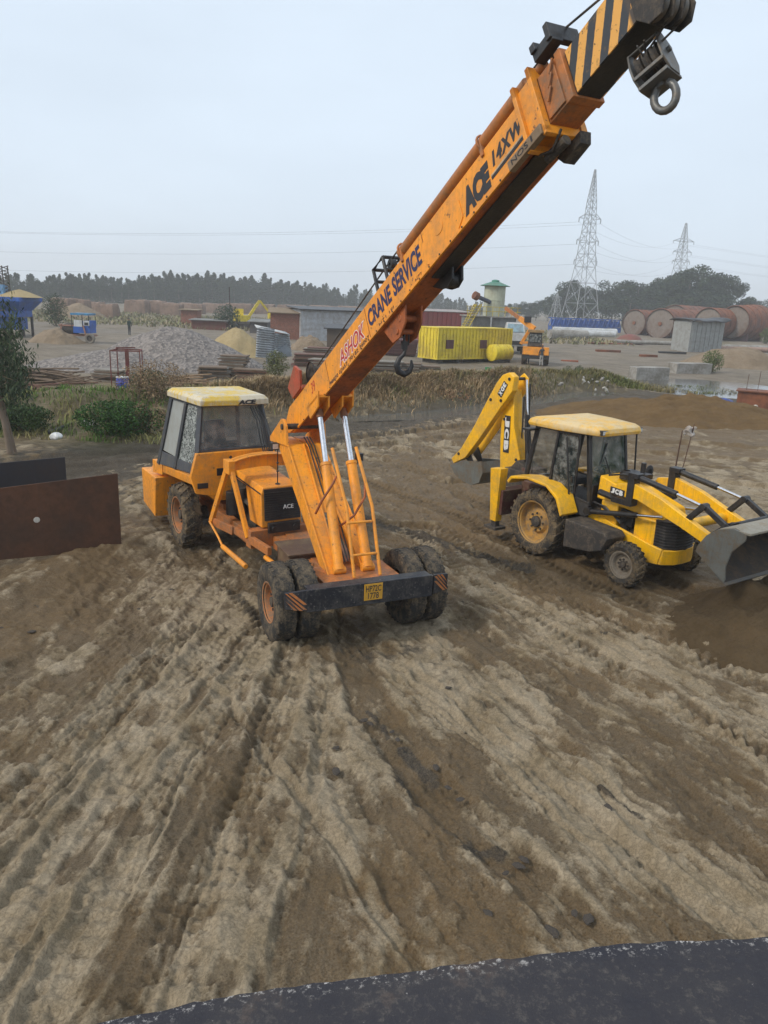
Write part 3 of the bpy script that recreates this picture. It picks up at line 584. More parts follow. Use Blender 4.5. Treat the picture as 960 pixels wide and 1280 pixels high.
# rope guide hoop and hoist rope
m = MB(BM)
for v in (-.12, .14): m.tube([(3.62, v, .50), (3.62, v, .86), (3.92, v, .86), (3.92, v, .50)], .026, 8)
for z in (.68, .86): m.tube([(3.62, -.12, z), (3.62, .14, z)], .024, 8); m.tube([(3.92, -.12, z), (3.92, .14, z)], .024, 8)
m.lathe([(-.04, .02), (-.04, .07), (.04, .07), (.04, .02)], (3.92, 0, .76), n=20); part(m, 'rope_hoop', BLACK, boom)
m = MB(BM); m.tube([(.75, .1, .85), (3.92, 0, .83), (7.55, -.02, .78), (8.40, -.02, .52), (8.58, -.02, .10)], .011, 6); part(m, 'hoist_rope', GREYM, boom, 0)
# underside roller and auxiliary hook
m = MB(BM)
for v in (.04, .17): m.prism([(4.62, 0), (5.12, 0), (5.05, -.16), (4.93, -.19), (4.8, -.14)], v-.015, v+.015)
m.lathe([(-.05, .03), (-.05, .085), (.05, .085), (.05, .03)], (4.94, .105, -.10), n=20); part(m, 'roller_bracket', BLACK, boom)
m = MB(BM)
for v in (-.13, .10): m.prism([(3.55, .0), (4.22, .0), (4.12, -.20), (3.92, -.30), (3.72, -.28)], v-.014, v+.014)
m.tube([(3.90, -.16, -.21), (3.90, .13, -.21)], .035, 14); m.tube([(4.02, -.15, -.09), (4.02, .12, -.09)], .045, 14); hb = part(m, 'hook_bracket', REDBR, boom)
hp = BM @ Vector((3.9, -.02, -.21))
m = MB(Matrix.Translation(hp) @ Matrix.Scale(.74, 4)); m.tube([(0, -.03, 0), (0, -.03, -.24)], .022, 8); m.tube([(0, .06, 0), (0, .06, -.22)], .014, 8); m.box(-.03, .03, -.07, .03, -.30, -.16)
pts = [(0, 0, -.28), (0, -.02, -.38), (0, -.11, -.46), (0, -.15, -.57), (0, -.11, -.68), (0, 0, -.73), (0, .10, -.68), (0, .145, -.58), (0, .13, -.48)]
m.tube(pts, [.03, .035, .045, .055, .06, .058, .05, .038, .016], 12); m.obj('auxiliary_hook', BLACK, hb)
# hook block swinging below the boom head
HB = BM @ Matrix.Translation((8.21, .05, .03)) @ Matrix.Rotation(R(-2), 4, 'Y') @ Matrix.Rotation(R(-75), 4, 'Z') @ Matrix.Scale(.76, 4)
m = MB(HB)
for v in (-.17, .17): m.prism([(-.14, -.16), (-.02, -.06), (.10, -.10), (.17, -.30), (.17, -.44), (.08, -.56), (-.10, -.56), (-.17, -.42)], v-.012, v+.012)
m.box(-.15, .15, -.17, .17, -.58, -.54); m.box(-.17, -.13, -.17, .17, -.46, -.42); m.box(.13, .17, -.17, .17, -.46, -.42); m.tube([(0, -.22, -.30), (0, .22, -.30)], .03, 12); m.tube([(.1, -.16, -.12), (.1, .16, -.12)], .012, 6); m.tube([(.17, 0, -.3), (.30, .02, -.24)], .01, 6)
blk = part(m, 'hook_block', STEEL, boom)
for v in (-.09, 0, .09): m = MB(HB); m.lathe([(-.035, .04), (-.035, .15), (0, .125), (.035, .15), (.035, .04)], (0, v, -.30), n=28); m.obj('block_sheave', GREYM, blk)
m = MB(HB); m.tube([(0, 0, -.56), (0, 0, -.62)], .05, 12); m.tube([(0, -.12*math.sin(a)*1.0, -.73+.15*math.cos(a)) for a in [k*2*math.pi/18 for k in range(17)]], .042, 12); m.obj('load_hook', STEEL, blk)
m = MB()
for dx, dv in ((-.1, -.09), (.1, -.03), (-.08, .04), (.09, .09)):
    m.tube([BM @ Vector((8.40+dx*.9, dv, -.10)), HB @ Vector((dx*.9, dv, -.24))], .009, 6)
m.obj('block_rope', GREYM, blk)
for k, (y_, dz) in enumerate(((-.06, 0), (-.01, .02), (.04, 0))):
    m = MB(); m.tube([(-.25, y_, 1.0), (-.75, y_*1.2, 1.45), (-1.35, y_*1.1-.02, 1.98+dz), (-1.95, y_-.03, 2.50), (-2.15, y_-.05, 2.62)], .012, 6); m.obj('hydraulic_hose', BLACK, mast)
for k in range(26): m = MB(BM); m.lathe([(0, .011), (-.008, .011), (-.008, .001)], (.5+k*.25, -bw-.03, .018), 'y', 6); m.obj('bolt', GREYM, boom)
m = MB(BM)
for v in (-bw-.002, bw+.002):
    for u in (1.7, 3.25, 4.95): m.box(u, u+.012, v-.003, v+.003, .04, .49)
m.obj('weld_seam', surf('weld_grime', (.40, .14, .02), .7), boom, fix=True)
# lettering on the boom's near side
def btext(s, u0, u1, z0, h, mat, **k): return text(s, 'lettering', mat, boom, BM @ basis((u0, -bw-k.pop('off', .001), z0), (1, 0, 0), (0, 0, 1)), width=u1-u0, height=h, **k)
btext('ASHOK', 2.16, 3.17, .135, .235, WHITE, shear=.35, bold=.05, ext=.0015); btext('ASHOK', 2.19, 3.14, .148, .21, INKR, shear=.35, bold=.015, ext=.003)
btext('98820 02657, 70182 36007', 1.72, 3.22, .052, .065, INKK, bold=.01)
btext('CRANE', 3.30, 4.02, .17, .24, INKN, bold=.035, shear=.1); btext('SERVICE', 4.08, 4.86, .17, .25, INKN, bold=.035, shear=.1)
btext('39', .98, 1.16, .26, .17, INKR, shear=.2, bold=.0)
btext('ACE', 5.82, 6.36, .085, .285, INKK, shear=.2, bold=.075); btext('14XW', 6.42, 6.97, .235, .15, INKK, shear=.3, bold=.045, spacing=1.15)
m = MB(BM); m.prism([(6.36, .135), (6.96, .155), (6.96, .185), (6.36, .165)], -bw-.004, -bw); part(m, 'pinstripe', INKK, boom, 0)
m = MB(BM); m.prism([(6.36, .170), (6.96, .190), (6.96, .205), (6.36, .185)], -bw-.004, -bw); part(m, 'pinstripe', surf('cream', (.6, .5, .35), .6), boom, 0)
btext('HZ1 1EL', 3.55, 4.05, .05, .05, INKK); btext('HZ2', 4.62, 4.78, .05, .05, INKK)
text('NOS', 'lettering', INKK, boom, BM @ basis((6.78, -bw-.102, -.045), (1, 0, 0), (0, 0, 1)), width=.26, height=.055); text('1', 'lettering', INKK, boom, BM @ basis((7.09, -bw-.102, -.045), (1, 0, 0), (0, 0, 1)), width=.02, height=.055)
# ------------------------------------------------------------------ tractor half of the crane
TL = KM.inverted() @ TM
def tm(): return MB(TL)
for s in (-1, 1): wheel(crane, TL, (0, s*.97, .655), 1.31, .36, .35, s, RUBBER2, RIMO, lug=20)
m = tm(); m.tube([(0, -.9, .65), (0, .9, .65)], .14, 14); m.box(-.4, .4, -.35, .35, .5, .95); part(m, 'axle', GREYM, crane)
m = tm(); m.hexa([(-2.15, -1.22, .42), (-1.25, -1.22, .30), (-1.25, 1.05, .30), (-2.15, 1.05, .42)], [(-2.2, -1.22, 1.18), (-1.12, -1.22, 1.18), (-1.12, 1.05, 1.18), (-2.2, 1.05, 1.18)]); m.box(-2.18, -1.14, -1.0, .9, 1.18, 1.21)
part(m, 'counterweight', ORANGE, crane, .02)
m = tm(); m.box(-1.3, 2.45, -.52, -.38, .62, .86); m.box(-1.3, 2.45, .38, .52, .62, .86); m.box(2.4, 2.62, -.62, .62, .66, .98); m.box(2.62, 4.2, -.2, .2, .62, .86); m.box(-1.2, .6, -.38, .38, .7, .95); rail = part(m, 'rear_chassis', ORANGE2, crane)
m = tm()                                       # cab base and fenders
m.hexa([(-1.05, -1.08, 1.30), (.92, -1.04, 1.45), (.92, .60, 1.45), (-1.05, .78, 1.30)], [(-1.05, -1.08, 1.46), (.86, -1.10, 1.62), (.86, .62, 1.62), (-1.05, .78, 1.46)])
m.prismx([(-1.12, 1.62), (-1.02, 1.30), (-.62, 1.22), (.55, 1.22), (.62, 1.62), (.58, 2.08), (-1.0, 2.06)], .86, .96)
m.box(-1.0, .86, -.62, .62, 1.1, 1.4)
cabb = part(m, 'cab_base', ORANGE, crane)
m = tm(); m.box(.955, .972, -.62, -.35, 1.62, 1.76); m.box(.955, .985, -1.0, -.8, 1.40, 1.5); part(m, 'side_lamp', BLACK, cabb, .004)
m = tm()
for a, b_ in (((-1.42, -1.2, 1.25), (-1.0, -1.12, 1.25)),): m.hexa([(-1.5, -1.16, 1.22), (-1.02, -1.1, 1.25), (-1.02, -.5, 1.25), (-1.5, -.5, 1.22)], [(-1.5, -1.16, 1.5), (-1.02, -1.1, 1.48), (-1.02, -.5, 1.48), (-1.5, -.5, 1.5)])
part(m, 'fender', ORANGE, cabb)
# cab: dark frame, roof, panes
cf = (.90, -.96, 2.10); 
Bq = {'fl': (.90, -1.00, 1.66), 'fr': (.90, .56, 1.66), 'rl': (-1.18, -1.10, 1.46), 'rr': (-1.18, .66, 1.46)}
Tq = {'fl': (.72, -.82, 2.93), 'fr': (.72, .36, 2.93), 'rl': (-.62, -.94, 2.92), 'rr': (-.62, .40, 2.92)}
L = lambda a, b_, t: tuple(a[i]+(b_[i]-a[i])*t for i in range(3))
m = tm()
for k in Bq: m.bar(Bq[k], Tq[k], .09, .09)
for a, b_ in (('fl', 'fr'), ('rl', 'rr')): m.bar(Tq[a], Tq[b_], .08, .08)
for a, b_ in (('fl', 'rl'), ('fr', 'rr')): m.bar(Tq[a], Tq[b_], .08, .08)
m.bar(L(Bq['fl'], Tq['fl'], .34), L(Bq['fr'], Tq['fr'], .34), .06, .05)
m.bar(L(Bq['fl'], Bq['rl'], .52), L(Tq['fl'], Tq['rl'], .45), .12, .06)
def band(P0, P1, Q0, Q1, t): return [P0, P1, Q1, Q0]
for s_, (a, c_) in enumerate((('fl', 'rl'), ('fr', 'rr'))):
    q = [Bq[a], Bq[c_], L(Bq[c_], Tq[c_], .20), L(Bq[a], Tq[a], .12)]; off = .02 if s_ else -.02
    m.hexa(q, [(x, y+off, z) for x, y, z in q])
q = [Bq['rl'], Bq['rr'], L(Bq['rr'], Tq['rr'], .3), L(Bq['rl'], Tq['rl'], .3)]; m.hexa(q, [(x-.02, y, z) for x, y, z in q])
cab = part(m, 'cab_frame', CABGREY, crane)
def pane(name, q, mat, par, M=None, th=.008):
    m = MB(M or TL); a = Vector(q[1])-Vector(q[0]); b_ = Vector(q[3])-Vector(q[0]); n = a.cross(b_).normalized()*th
    m.hexa(q, [tuple(Vector(p)+n) for p in q]); return m.obj(name, mat, par)
qf = [L(Bq['fl'], Tq['fl'], .36), L(Bq['fr'], Tq['fr'], .36), Tq['fr'], Tq['fl']]; pane('windscreen', qf, GL, cab)
mB, mT = L(Bq['fl'], Bq['rl'], .52), L(Tq['fl'], Tq['rl'], .45)
pane('side_window', [L(mB, mT, .16), L(Bq['rl'], Tq['rl'], .22), Tq['rl'], mT], GLH, cab)
gs = bpy.data.materials.new('peeling_film_glass'); b = NB(gs); n = b.noise(9, 5, .8, dist=2.5); b.set(color=b.mix(b.ramp(n, .48, .52), (.05, .06, .06), (.36, .38, .36)), rough=.4); b.l(b.ramp(n, .48, .5, .7, 1), b.b.inputs['Alpha'])
pane('door_window', [L(Bq['fl'], Tq['fl'], .14), L(mB, mT, .14), mT, Tq['fl']], gs, cab)
pane('rear_window', [L(Bq['rl'], Tq['rl'], .35), L(Bq['rr'], Tq['rr'], .35), Tq['rr'], Tq['rl']], GL, cab)
pane('side_window', [L(Bq['fr'], Tq['fr'], .2), L(Bq['rr'], Tq['rr'], .25), Tq['rr'], Tq['fr']], GL, cab)
m = tm()
ro = [(.93, -.90), (.98, -.2), (.90, .46), (-.66, .52), (-.70, -1.03)]
m.add([(x, y, 2.93) for x, y in ro]+[(x, y, 3.03) for x, y in ro]+[(x*.93, y*.9-.02, 3.10) for x, y in ro], [tuple(range(4, -1, -1))]+[(i, (i+1) % 5, (i+1) % 5+5, i+5) for i in range(5)]+[(i+5, (i+1) % 5+5, (i+1) % 5+10, i+10) for i in range(5)]+[tuple(range(10, 15))])
roof = part(m, 'cab_roof', ROOFY, cab, .012)
text('ACE', 'lettering', INKK, roof, TL @ basis((.975, -.19, 2.945), (-.12, 1, 0), (0, 0, 1)), width=.38, height=.085, bold=.05, shear=.15, ext=.012)
m = tm(); m.box(-.35, .15, -.42, .08, 1.75, 1.85); m.hexa([(-.4, -.42, 1.8), (-.3, -.42, 1.8), (-.3, .08, 1.8), (-.4, .08, 1.8)], [(-.5, -.38, 2.45), (-.42, -.38, 2.45), (-.42, .04, 2.45), (-.5, .04, 2.45)]); part(m, 'seat', BLACK, cab, .02)
m = tm(); m.tube([(.55, -.2, 1.6), (.42, -.2, 2.08)], .03, 8); m.tube([(.40+.06*math.sin(a), -.2+.2*math.cos(a), 2.10+.18*math.sin(a)*.3) for a in [k*math.pi/10 for k in range(20)]], .014, 6, closed=True); m.box(.3, .75, -.75, .4, 1.62, 1.98); part(m, 'steering_wheel', BLACK, cab)
for dy in range(5):
    m = tm(); p0 = Vector((.86, .10+.05*dy, 2.88)); pts = [p0, p0+Vector((.18, .06, -.25)), p0+Vector((.25+.03*dy, .1, -.62)), p0+Vector((.38, .14-.03*dy, -.92)), p0+Vector((.30, .24, -.75+.05*dy)), p0+Vector((.5, .25, -.98))]
    P = []
    for i in range(len(pts)-1):
        for t in (0, .5): P.append(pts[i].lerp(pts[i+1], t))
    m.tube(P, .013, 6); m.obj('hydraulic_hose', BLACK, cab)
# engine hood with grille
m = tm(); m.hexa([(.95, -.40, 1.12), (2.60, -.36, 1.12), (2.60, .36, 1.12), (.95, .40, 1.12)], [(.95, -.38, 1.80), (2.50, -.35, 1.70), (2.50, .35, 1.70), (.95, .38, 1.80)]) if False else None
m.hexa([(.95, -.40, 1.66), (2.52, -.38, 1.58), (2.52, .38, 1.58), (.95, .40, 1.66)], [(.95, -.36, 1.80), (2.50, -.34, 1.71), (2.50, .34, 1.71), (.95, .36, 1.80)])
m.hexa([(2.02, -.39, 1.0), (2.56, -.38, 1.0), (2.56, .38, 1.0), (2.02, .39, 1.0)], [(1.80, -.38, 1.6), (2.50, -.38, 1.6), (2.50, .38, 1.6), (1.80, .38, 1.6)])
hood = part(m, 'engine_hood', ORANGE, crane, .015)
m = tm(); m.box(1.0, 1.98, -.26, .26, .85, 1.58); m.tube([(1.55, -.36, 1.0), (1.55, -.36, 1.5)], .09, 16); m.tube([(1.1, -.3, 1.3), (1.9, -.3, 1.25)], .06, 10); part(m, 'engine', GREYM, crane, .01)
m = tm(); m.tube([(1.45, -.50, .98), (1.45, -.50, 1.42)], .12, 18); m.tube([(1.45, -.50, 1.42), (1.40, -.45, 1.72), (1.1, -.4, 1.9), (.85, -.3, 2.0)], .03, 8); part(m, 'air_filter', BLACK, crane)
m = tm(); m.hexa([(2.575, -.34, 1.13), (2.60, -.34, 1.13), (2.60, .34, 1.13), (2.575, .34, 1.13)], [(2.50, -.33, 1.68), (2.53, -.33, 1.68), (2.53, .33, 1.68), (2.50, .33, 1.68)])
for k in range(12): z = 1.17+k*.04; m.box(2.585-(z-1.13)*.12, 2.612-(z-1.13)*.12, -.33, .33, z, z+.012)
gr = part(m, 'grille', BLACK, hood, .003)
text('ACE', 'lettering', WHITE, gr, TL @ basis((2.60, -.0, 1.32), (0, 1, 0), (-.12, 0, 1)), width=.20, height=.075, bold=.02, ext=.008)
m = tm(); m.box(2.6, 2.68, -.3, .3, .92, 1.1); m.tube([(2.66, -.2, 1.0), (2.70, -.2, 1.0)], .05, 12); m.tube([(2.66, .2, 1.0), (2.70, .2, 1.0)], .05, 12); part(m, 'head_lamp_bar', BLACK, hood)
m = tm(); m.bar((1.1, -.405, 1.70), (2.5, -.385, 1.60), .006, .025); part(m, 'side_stripe', INKK, hood, 0)
# side A frames, arch over the hood, steps
for s in (-1, 1):
    y = lambda v: v*1.0 if s < 0 else -v-.1
    m = tm(); m.bar((1.86, y(-.70), 2.05), (2.50, y(-.62), .84), .07, .09); m.bar((1.80, y(-.70), 2.02), (1.30, y(-.86), .86), .07, .09); m.box(1.70, 1.98, min(y(-.76), y(-.64)), max(y(-.76), y(-.64)), 1.86, 2.10)
    part(m, 'side_frame', ORANGE, crane)
m = tm(); NA = 14
arc = [(-.74+1.44*k/NA, 2.02+.16*math.sin(math.pi*k/NA)**.6) for k in range(NA+1)]
lo = [(-.70+1.36*k/NA, 1.90-.02+.06*math.sin(math.pi*k/NA)) for k in range(NA+1)]
m.prismx(arc+lo[::-1], 1.78, 1.84); m.prismx(arc+[(y_, z-.03) for y_, z in arc[::-1]], 1.70, 1.92); part(m, 'arch_frame', ORANGE, crane)
m = tm(); m.bar((1.25, -.86, .86), (1.9, -.66, .80), .06, .16); m.bar((1.9, -.62, .82), (3.3, -.56, .82), .08, .14); m.bar((1.9, .52, .82), (3.3, .52, .82), .08, .14); m.box(2.2, 2.3, -.6, .6, .78, .9); part(m, 'lower_frame', ORANGE2, crane)
m = tm(); m.tube([(2.15, -.96, .62), (3.25, -.96, .60)], .045, 8); m.tube([(3.1, -.55, .66), (3.6, -.5, .60)], .045, 8); m.tube([(1.3, -.9, .85), (2.0, -.98, .75), (2.15, -.96, .62)], .022, 8); part(m, 'step_bar', ORANGE, crane)
# work lamp on its stalk, mirror stalk
m = tm(); P0 = (2.36, .0, 1.70); m.tube([P0, (2.36, -.0, 2.38)], .010, 6); m.lathe([(0, .06), (.02, .04), (.03, .01)], (2.36, 0, 1.71), ax='z', n=12)
for z in (1.95, 2.1): m.lathe([(-.02, .01), (0, .028), (.02, .01)], (2.36, 0, z), ax='z', n=8)
wl = part(m, 'lamp_stalk', BLACK, crane, 0)
m = tm(); m.box(2.33, 2.40, -.13, .01, 2.34, 2.47); m.box(2.38, 2.404, -.12, 0, 2.35, 2.46); lamp = part(m, 'work_lamp', BLACK, wl)
m = tm(); m.box(2.405, 2.409, -.112, -.008, 2.36, 2.45); m.obj('lamp_glass', flat('lamp_lens', (.6, .62, .62), .2), lamp)
m = MB(); m.tube([(-1.1, .36, 2.15), (-1.1, .48, 2.42)], .01, 6); m.box(-1.14, -1.06, .42, .54, 2.40, 2.52); part(m, 'work_lamp', BLACK, crane)
# ------------------------------------------------------------------ backhoe loader
JM = Matrix.Translation((0, 0, -.03)) @ frame(3.94, 15.48, 34.4)
jcb = empty('backhoe_loader', M=JM, label='yellow backhoe loader with raised front bucket and black framed cab on brown mud', cat='backhoe loader')
for s in (-1, 1):
    wheel(jcb, I4, (0, s*.90, .695), 1.39, .44, .42, s, RUBBER2, RIMY, lug=22)
    wheel(jcb, I4, (2.17, s*.84, .435), .87, .28, .235, s, RUBBER2, RIMG, lug=22)
m = MB(); m.tube([(0, -.8, .69), (0, .8, .69)], .15, 14); m.tube([(2.17, -.75, .44), (2.17, .75, .44)], .09, 12); m.box(-.35, 1.2, -.4, .4, .55, 1.2); m.box(1.2, 2.45, -.3, .3, .55, .95); part(m, 'drive_line', GREYM, jcb, .01)
m = MB(); arc = [(-.80, 1.40), (-.70, 1.52), (-.24, 1.60), (.33, 1.56), (.63, 1.38), (.80, 1.06)]
lo = [(x*.94, z-.05) for x, z in arc]
m.prism(arc+lo[::-1], -1.14, -.68); m.prism(arc+lo[::-1], .68, 1.14); fen = part(m, 'fender', YEL, jcb, .01)
m = MB()                                     # front chassis
for s in (-1, 1):
    m.prism([(.9, .78), (1.5, .64), (2.30, .47), (2.60, .50), (2.66, .80), (2.4, .83), (1.55, .98), (1.0, 1.12), (.9, 1.1)], s*.47-.03, s*.47+.03)
m.prismz([(2.50, -.50), (2.66, -.47), (2.78, -.25), (2.80, 0), (2.78, .25), (2.66, .47), (2.50, .50)], .50, .78)
part(m, 'front_chassis', YEL, jcb, .015)
m = MB(); m.box(-1.25, -.98, -1.05, 1.05, .58, 1.12); m.box(-1.3, -1.0, -.25, .25, .45, 1.5); m.box(-1.0, -.3, -.5, .5, .8, 1.3); part(m, 'rear_frame', surf('maroon_grime', (.10, .03, .025), .6, amt=.6), jcb, .01)
m = MB(); m.prism([(.85, .42), (1.50, .50), (1.78, .60), (1.90, .86), (1.80, .95), (.85, .99)], -1.08, -.55); m.prism([(.85, .42), (1.50, .50), (1.78, .60), (1.90, .86), (1.80, .95), (.85, .99)], .55, 1.08); part(m, 'step_tank', GREYM, jcb, .02)
# cab
m = MB(); z1 = 2.60
P = {'r': ((-.66, 1.46), (-.46, z1)), 'b': ((.04, 1.42), (.14, z1)), 'f': ((.95, 1.22), (.72, z1))}
YW = {'r': .73, 'b': .73, 'f': .54}
for s in (-1, 1):
    y = s*.73; y2 = s*.70
    for k, (a, b_) in P.items(): m.bar((a[0], s*YW[k], a[1]), (b_[0], s*(YW[k]-.03), b_[1]), .075, .085)
    m.bar((-.46, y2, z1), (.14, y2, z1), .07, .08); m.bar((.14, y2, z1), (.72, s*.51, z1), .07, .08); m.bar((-.66, y, 1.46), (.04, y, 1.42), .07, .06)
    m.hexa([(.04, s*.74, 1.40), (.42, s*.74, 1.0), (.97, s*.56, 1.0), (.97, s*.56, 1.24)], [(.04, s*.77, 1.40), (.42, s*.77, 1.0), (.97, s*.59, 1.0), (.97, s*.59, 1.24)]); m.hexa([(.04, s*.74, 1.48), (.04, s*.74, 1.40), (.97, s*.56, 1.20), (.97, s*.56, 1.28)], [(.04, s*.77, 1.48), (.04, s*.77, 1.40), (.97, s*.59, 1.20), (.97, s*.59, 1.28)])
    m.bar((.95, s*.62, 2.58), (1.02, s*.62, 1.75), .03, .03) if s > 0 else None
for a in ('r', 'f'): m.bar((P[a][1][0], -YW[a]+.03, z1), (P[a][1][0], YW[a]-.03, z1), .08, .08); m.bar((P[a][0][0], -YW[a], P[a][0][1]), (P[a][0][0], YW[a], P[a][0][1]), .08, .06)
m.box(-.62, .9, -.6, .6, 1.0, 1.22); m.box(.88, .96, -.52, .52, 1.22, 1.62)
m.bar((.40, -.78, 2.50), (.62, -.78, 1.30), .03, .03)
cabj = part(m, 'cab_frame', BLACK, jcb, .008)
def q2(k1, k2, y, t0=.06, t1=1): 
    a, b_ = P[k1]; c_, d = P[k2]; l = lambda p, q, t: (p[0]+(q[0]-p[0])*t, y, p[1]+(q[1]-p[1])*t)
    return [l(a, b_, t0), l(c_, d, t0), l(c_, d, t1), l(a, b_, t1)]
CLEAR = glass('clear_cab_glass', (.05, .06, .055), .18, dusty=.12); GTINT = glass('green_cab_glass', (.03, .07, .045), .45, dusty=.15)
pane('side_window', q2('r', 'b', -.72), CLEAR, cabj, I4); pane('side_window', q2('r', 'b', .72), CLEAR, cabj, I4); pane('door_window', [(.06, .72, 1.5), (.92, .54, 1.35), (.73, .50, 2.56), (.14, .69, 2.56)], GTINT, cabj, I4)
a = MB(); a.hexa([(.08, -.755, 1.50), (.62, -.70, 1.40), (.62, -.71, 1.40), (.08, -.765, 1.50)], [(.17, -.725, 2.54), (.60, -.62, 2.54), (.60, -.63, 2.54), (.17, -.735, 2.54)]); dj = a.obj('door_window', GLD, cabj)
m = MB()
for p_, q_ in (((.06, 1.46), (.16, 2.57)), ((.16, 2.57), (.64, 2.57)), ((.64, 2.57), (.64, 1.36)), ((.64, 1.36), (.06, 1.46))): yy = lambda x: -.775+.20*max(x-.1, 0); m.bar((p_[0], yy(p_[0]), p_[1]), (q_[0], yy(q_[0]), q_[1]), .03, .045)
m.box(.55, .6, -.72, -.69, 1.62, 1.74); part(m, 'door_frame', BLACK, cabj)
pane('windscreen', [(.90, -.50, 1.60), (.90, .50, 1.60), (.75, .47, 2.56), (.75, -.47, 2.56)], GTINT, cabj, I4); pane('rear_window', [(-.64, -.66, 1.55), (-.64, .66, 1.55), (-.48, .64, 2.56), (-.48, -.64, 2.56)], CLEAR, cabj, I4)
text('eco', 'lettering', GREEN, cabj, basis((.36, -.752, 1.14), (1, 0, -.1), (.1, 0, 1)), width=.22, height=.11, bold=.03, shear=.2)
m = MB(); ring = lambda k, z, o=0: [(x*k+.28*(1-k), y*k, z) for x, y in ((-.62, -.80), (-.58, -.86), (.15, -.84), (1.00, -.62), (1.10, -.50), (1.12, .50), (1.00, .62), (.15, .84), (-.58, .86))]
R0 = [ring(1, 2.60), ring(1.02, 2.66), ring(.99, 2.73), ring(.90, 2.775), ring(.5, 2.80)]; vs = sum(R0, []); n = 9
m.add(vs, [tuple(range(n-1, -1, -1))]+[(r*n+i, r*n+(i+1) % n, (r+1)*n+(i+1) % n, (r+1)*n+i) for r in range(4) for i in range(n)]+[tuple(range(4*n, 5*n))])
part(m, 'cab_roof', YELROOF, cabj, .012)
m = MB(); m.box(-.62, -.42, -1.0, -.72, 2.50, 2.54); m.lathe([(0, .001), (0, .12), (.02, .12), (.03, .05)], (1.32, .66, 1.88), ax='x', n=16); m.tube([(1.1, .72, 1.7), (1.32, .66, 1.88)], .015, 6); part(m, 'mirror', BLACK, cabj)
m = MB(); m.box(-.15, .3, -.28, .28, 1.45, 1.58); m.hexa([(-.25, -.28, 1.55), (-.12, -.28, 1.55), (-.12, .28, 1.55), (-.25, .28, 1.55)], [(-.36, -.22, 2.15), (-.26, -.22, 2.15), (-.26, .22, 2.15), (-.36, .22, 2.15)]); part(m, 'seat', surf('grey_seat', (.05, .055, .065), .8), cabj, .03)
m = MB(); m.tube([(.95, 0, 1.3), (.72, 0, 1.85)], .04, 8); m.tube([(.70+.08*math.sin(a_), .19*math.cos(a_), 1.88+.17*math.sin(a_)*.4) for a_ in [k*math.pi/10 for k in range(20)]], .015, 6, closed=True); m.box(.85, 1.05, -.3, .3, 1.4, 1.75); part(m, 'steering_wheel', BLACK, cabj)
# hood, grille, side panels
m = MB(); m.hexa([(1.02, -.45, 1.38), (2.50, -.38, 1.24), (2.50, .38, 1.24), (1.02, .45, 1.38)], [(1.02, -.42, 1.84), (2.45, -.34, 1.46), (2.45, .34, 1.46), (1.02, .42, 1.84)])
m.box(1.95, 2.42, -.43, .43, .72, 1.27); m.box(1.15, 1.55, -.45, .45, .9, 1.38); hoodj = part(m, 'engine_hood', YEL, jcb, .03)
m = MB(); m.box(1.5, 2.0, -.28, .28, .7, 1.32); m.tube([(1.7, -.36, .8), (1.7, -.36, 1.15)], .08, 12); m.box(1.6, 1.9, -.42, -.3, 1.0, 1.3); part(m, 'engine', BLACK, jcb, .01)
m = MB(); m.prismz([(2.40, -.42), (2.62, -.40), (2.76, -.26), (2.80, 0), (2.76, .26), (2.62, .40), (2.40, .42)], .76, 1.30)
for k in range(9): m.prismz([(2.42, -.43), (2.63, -.41), (2.775, -.27), (2.815, 0), (2.775, .27), (2.63, .41), (2.42, .43)], .80+k*.055, .815+k*.055)
part(m, 'grille', BLACK, hoodj, .01)
dec = MB(); dec.box(1.42, 1.86, -.463, -.440, 1.52, 1.655) if False else None
def decal(par, o, x, y, wdt, hgt, s='JCB'):
    B_ = basis(o, x, y); d = MB(B_); d.box(-.02, wdt+.02, -.02, hgt+.02, .0, .004); q = d.obj('decal', INKK, par)
    cw = wdt/3.0
    for k, ch in enumerate(s): text(ch, 'lettering', WHITE, q, B_ @ Matrix.Translation((k*cw+.01*wdt, .0, .004)), width=cw*.86, height=hgt, bold=.06, ext=.003)
    return q
decal(hoodj, (1.515, -.664, 1.63), (1, 0, -.05), (.05, 0, 1), .29, .095)
m = MB(); m.box(1.1, 1.62, .1, .4, 1.8, 1.9); m.tube([(1.45, .3, 1.75), (1.45, .3, 2.1)], .05, 12); m.lathe([(0, .13), (.12, .13), (.16, .06)], (1.35, -.05, 1.80), ax='z', n=18); part(m, 'air_filter', BLACK, hoodj)
for y in (-.5, .5): m = MB(); m.box(1.0, 1.10, y-.09, y+.09, 2.62, 2.72); o = part(m, 'roof_lamp', BLACK, cabj, .01); m = MB(); m.box(1.10, 1.104, y-.075, y+.075, 2.635, 2.705); m.obj('lamp_glass', flat('lamp_lens', (.6, .62, .62), .2), o)
m = MB(); m.tube([(.93, .1, 1.62), (.86, -.15, 2.15)], .01, 5); m.tube([(.85, -.25, 2.0), (.80, -.05, 2.4)], .012, 5); m.obj('wiper', BLACK, cabj)
m = MB(); m.tube([(-.70, -.72, 1.5), (-.9, -.5, 1.9), (-1.3, -.1, 1.7), (-1.5, 0, 1.55)], .02, 6); m.obj('hose', BLACK, jcb)
for k in range(3): m = MB(); m.tube([(-1.2, -.1+.06*k, 1.4), (-1.35, -.08+.05*k, 1.9+.05*k), (-1.48, -.06+.05*k, 2.5), (-1.65, -.04+.05*k, 3.0)], .013, 6); m.obj('hose', BLACK, jcb)
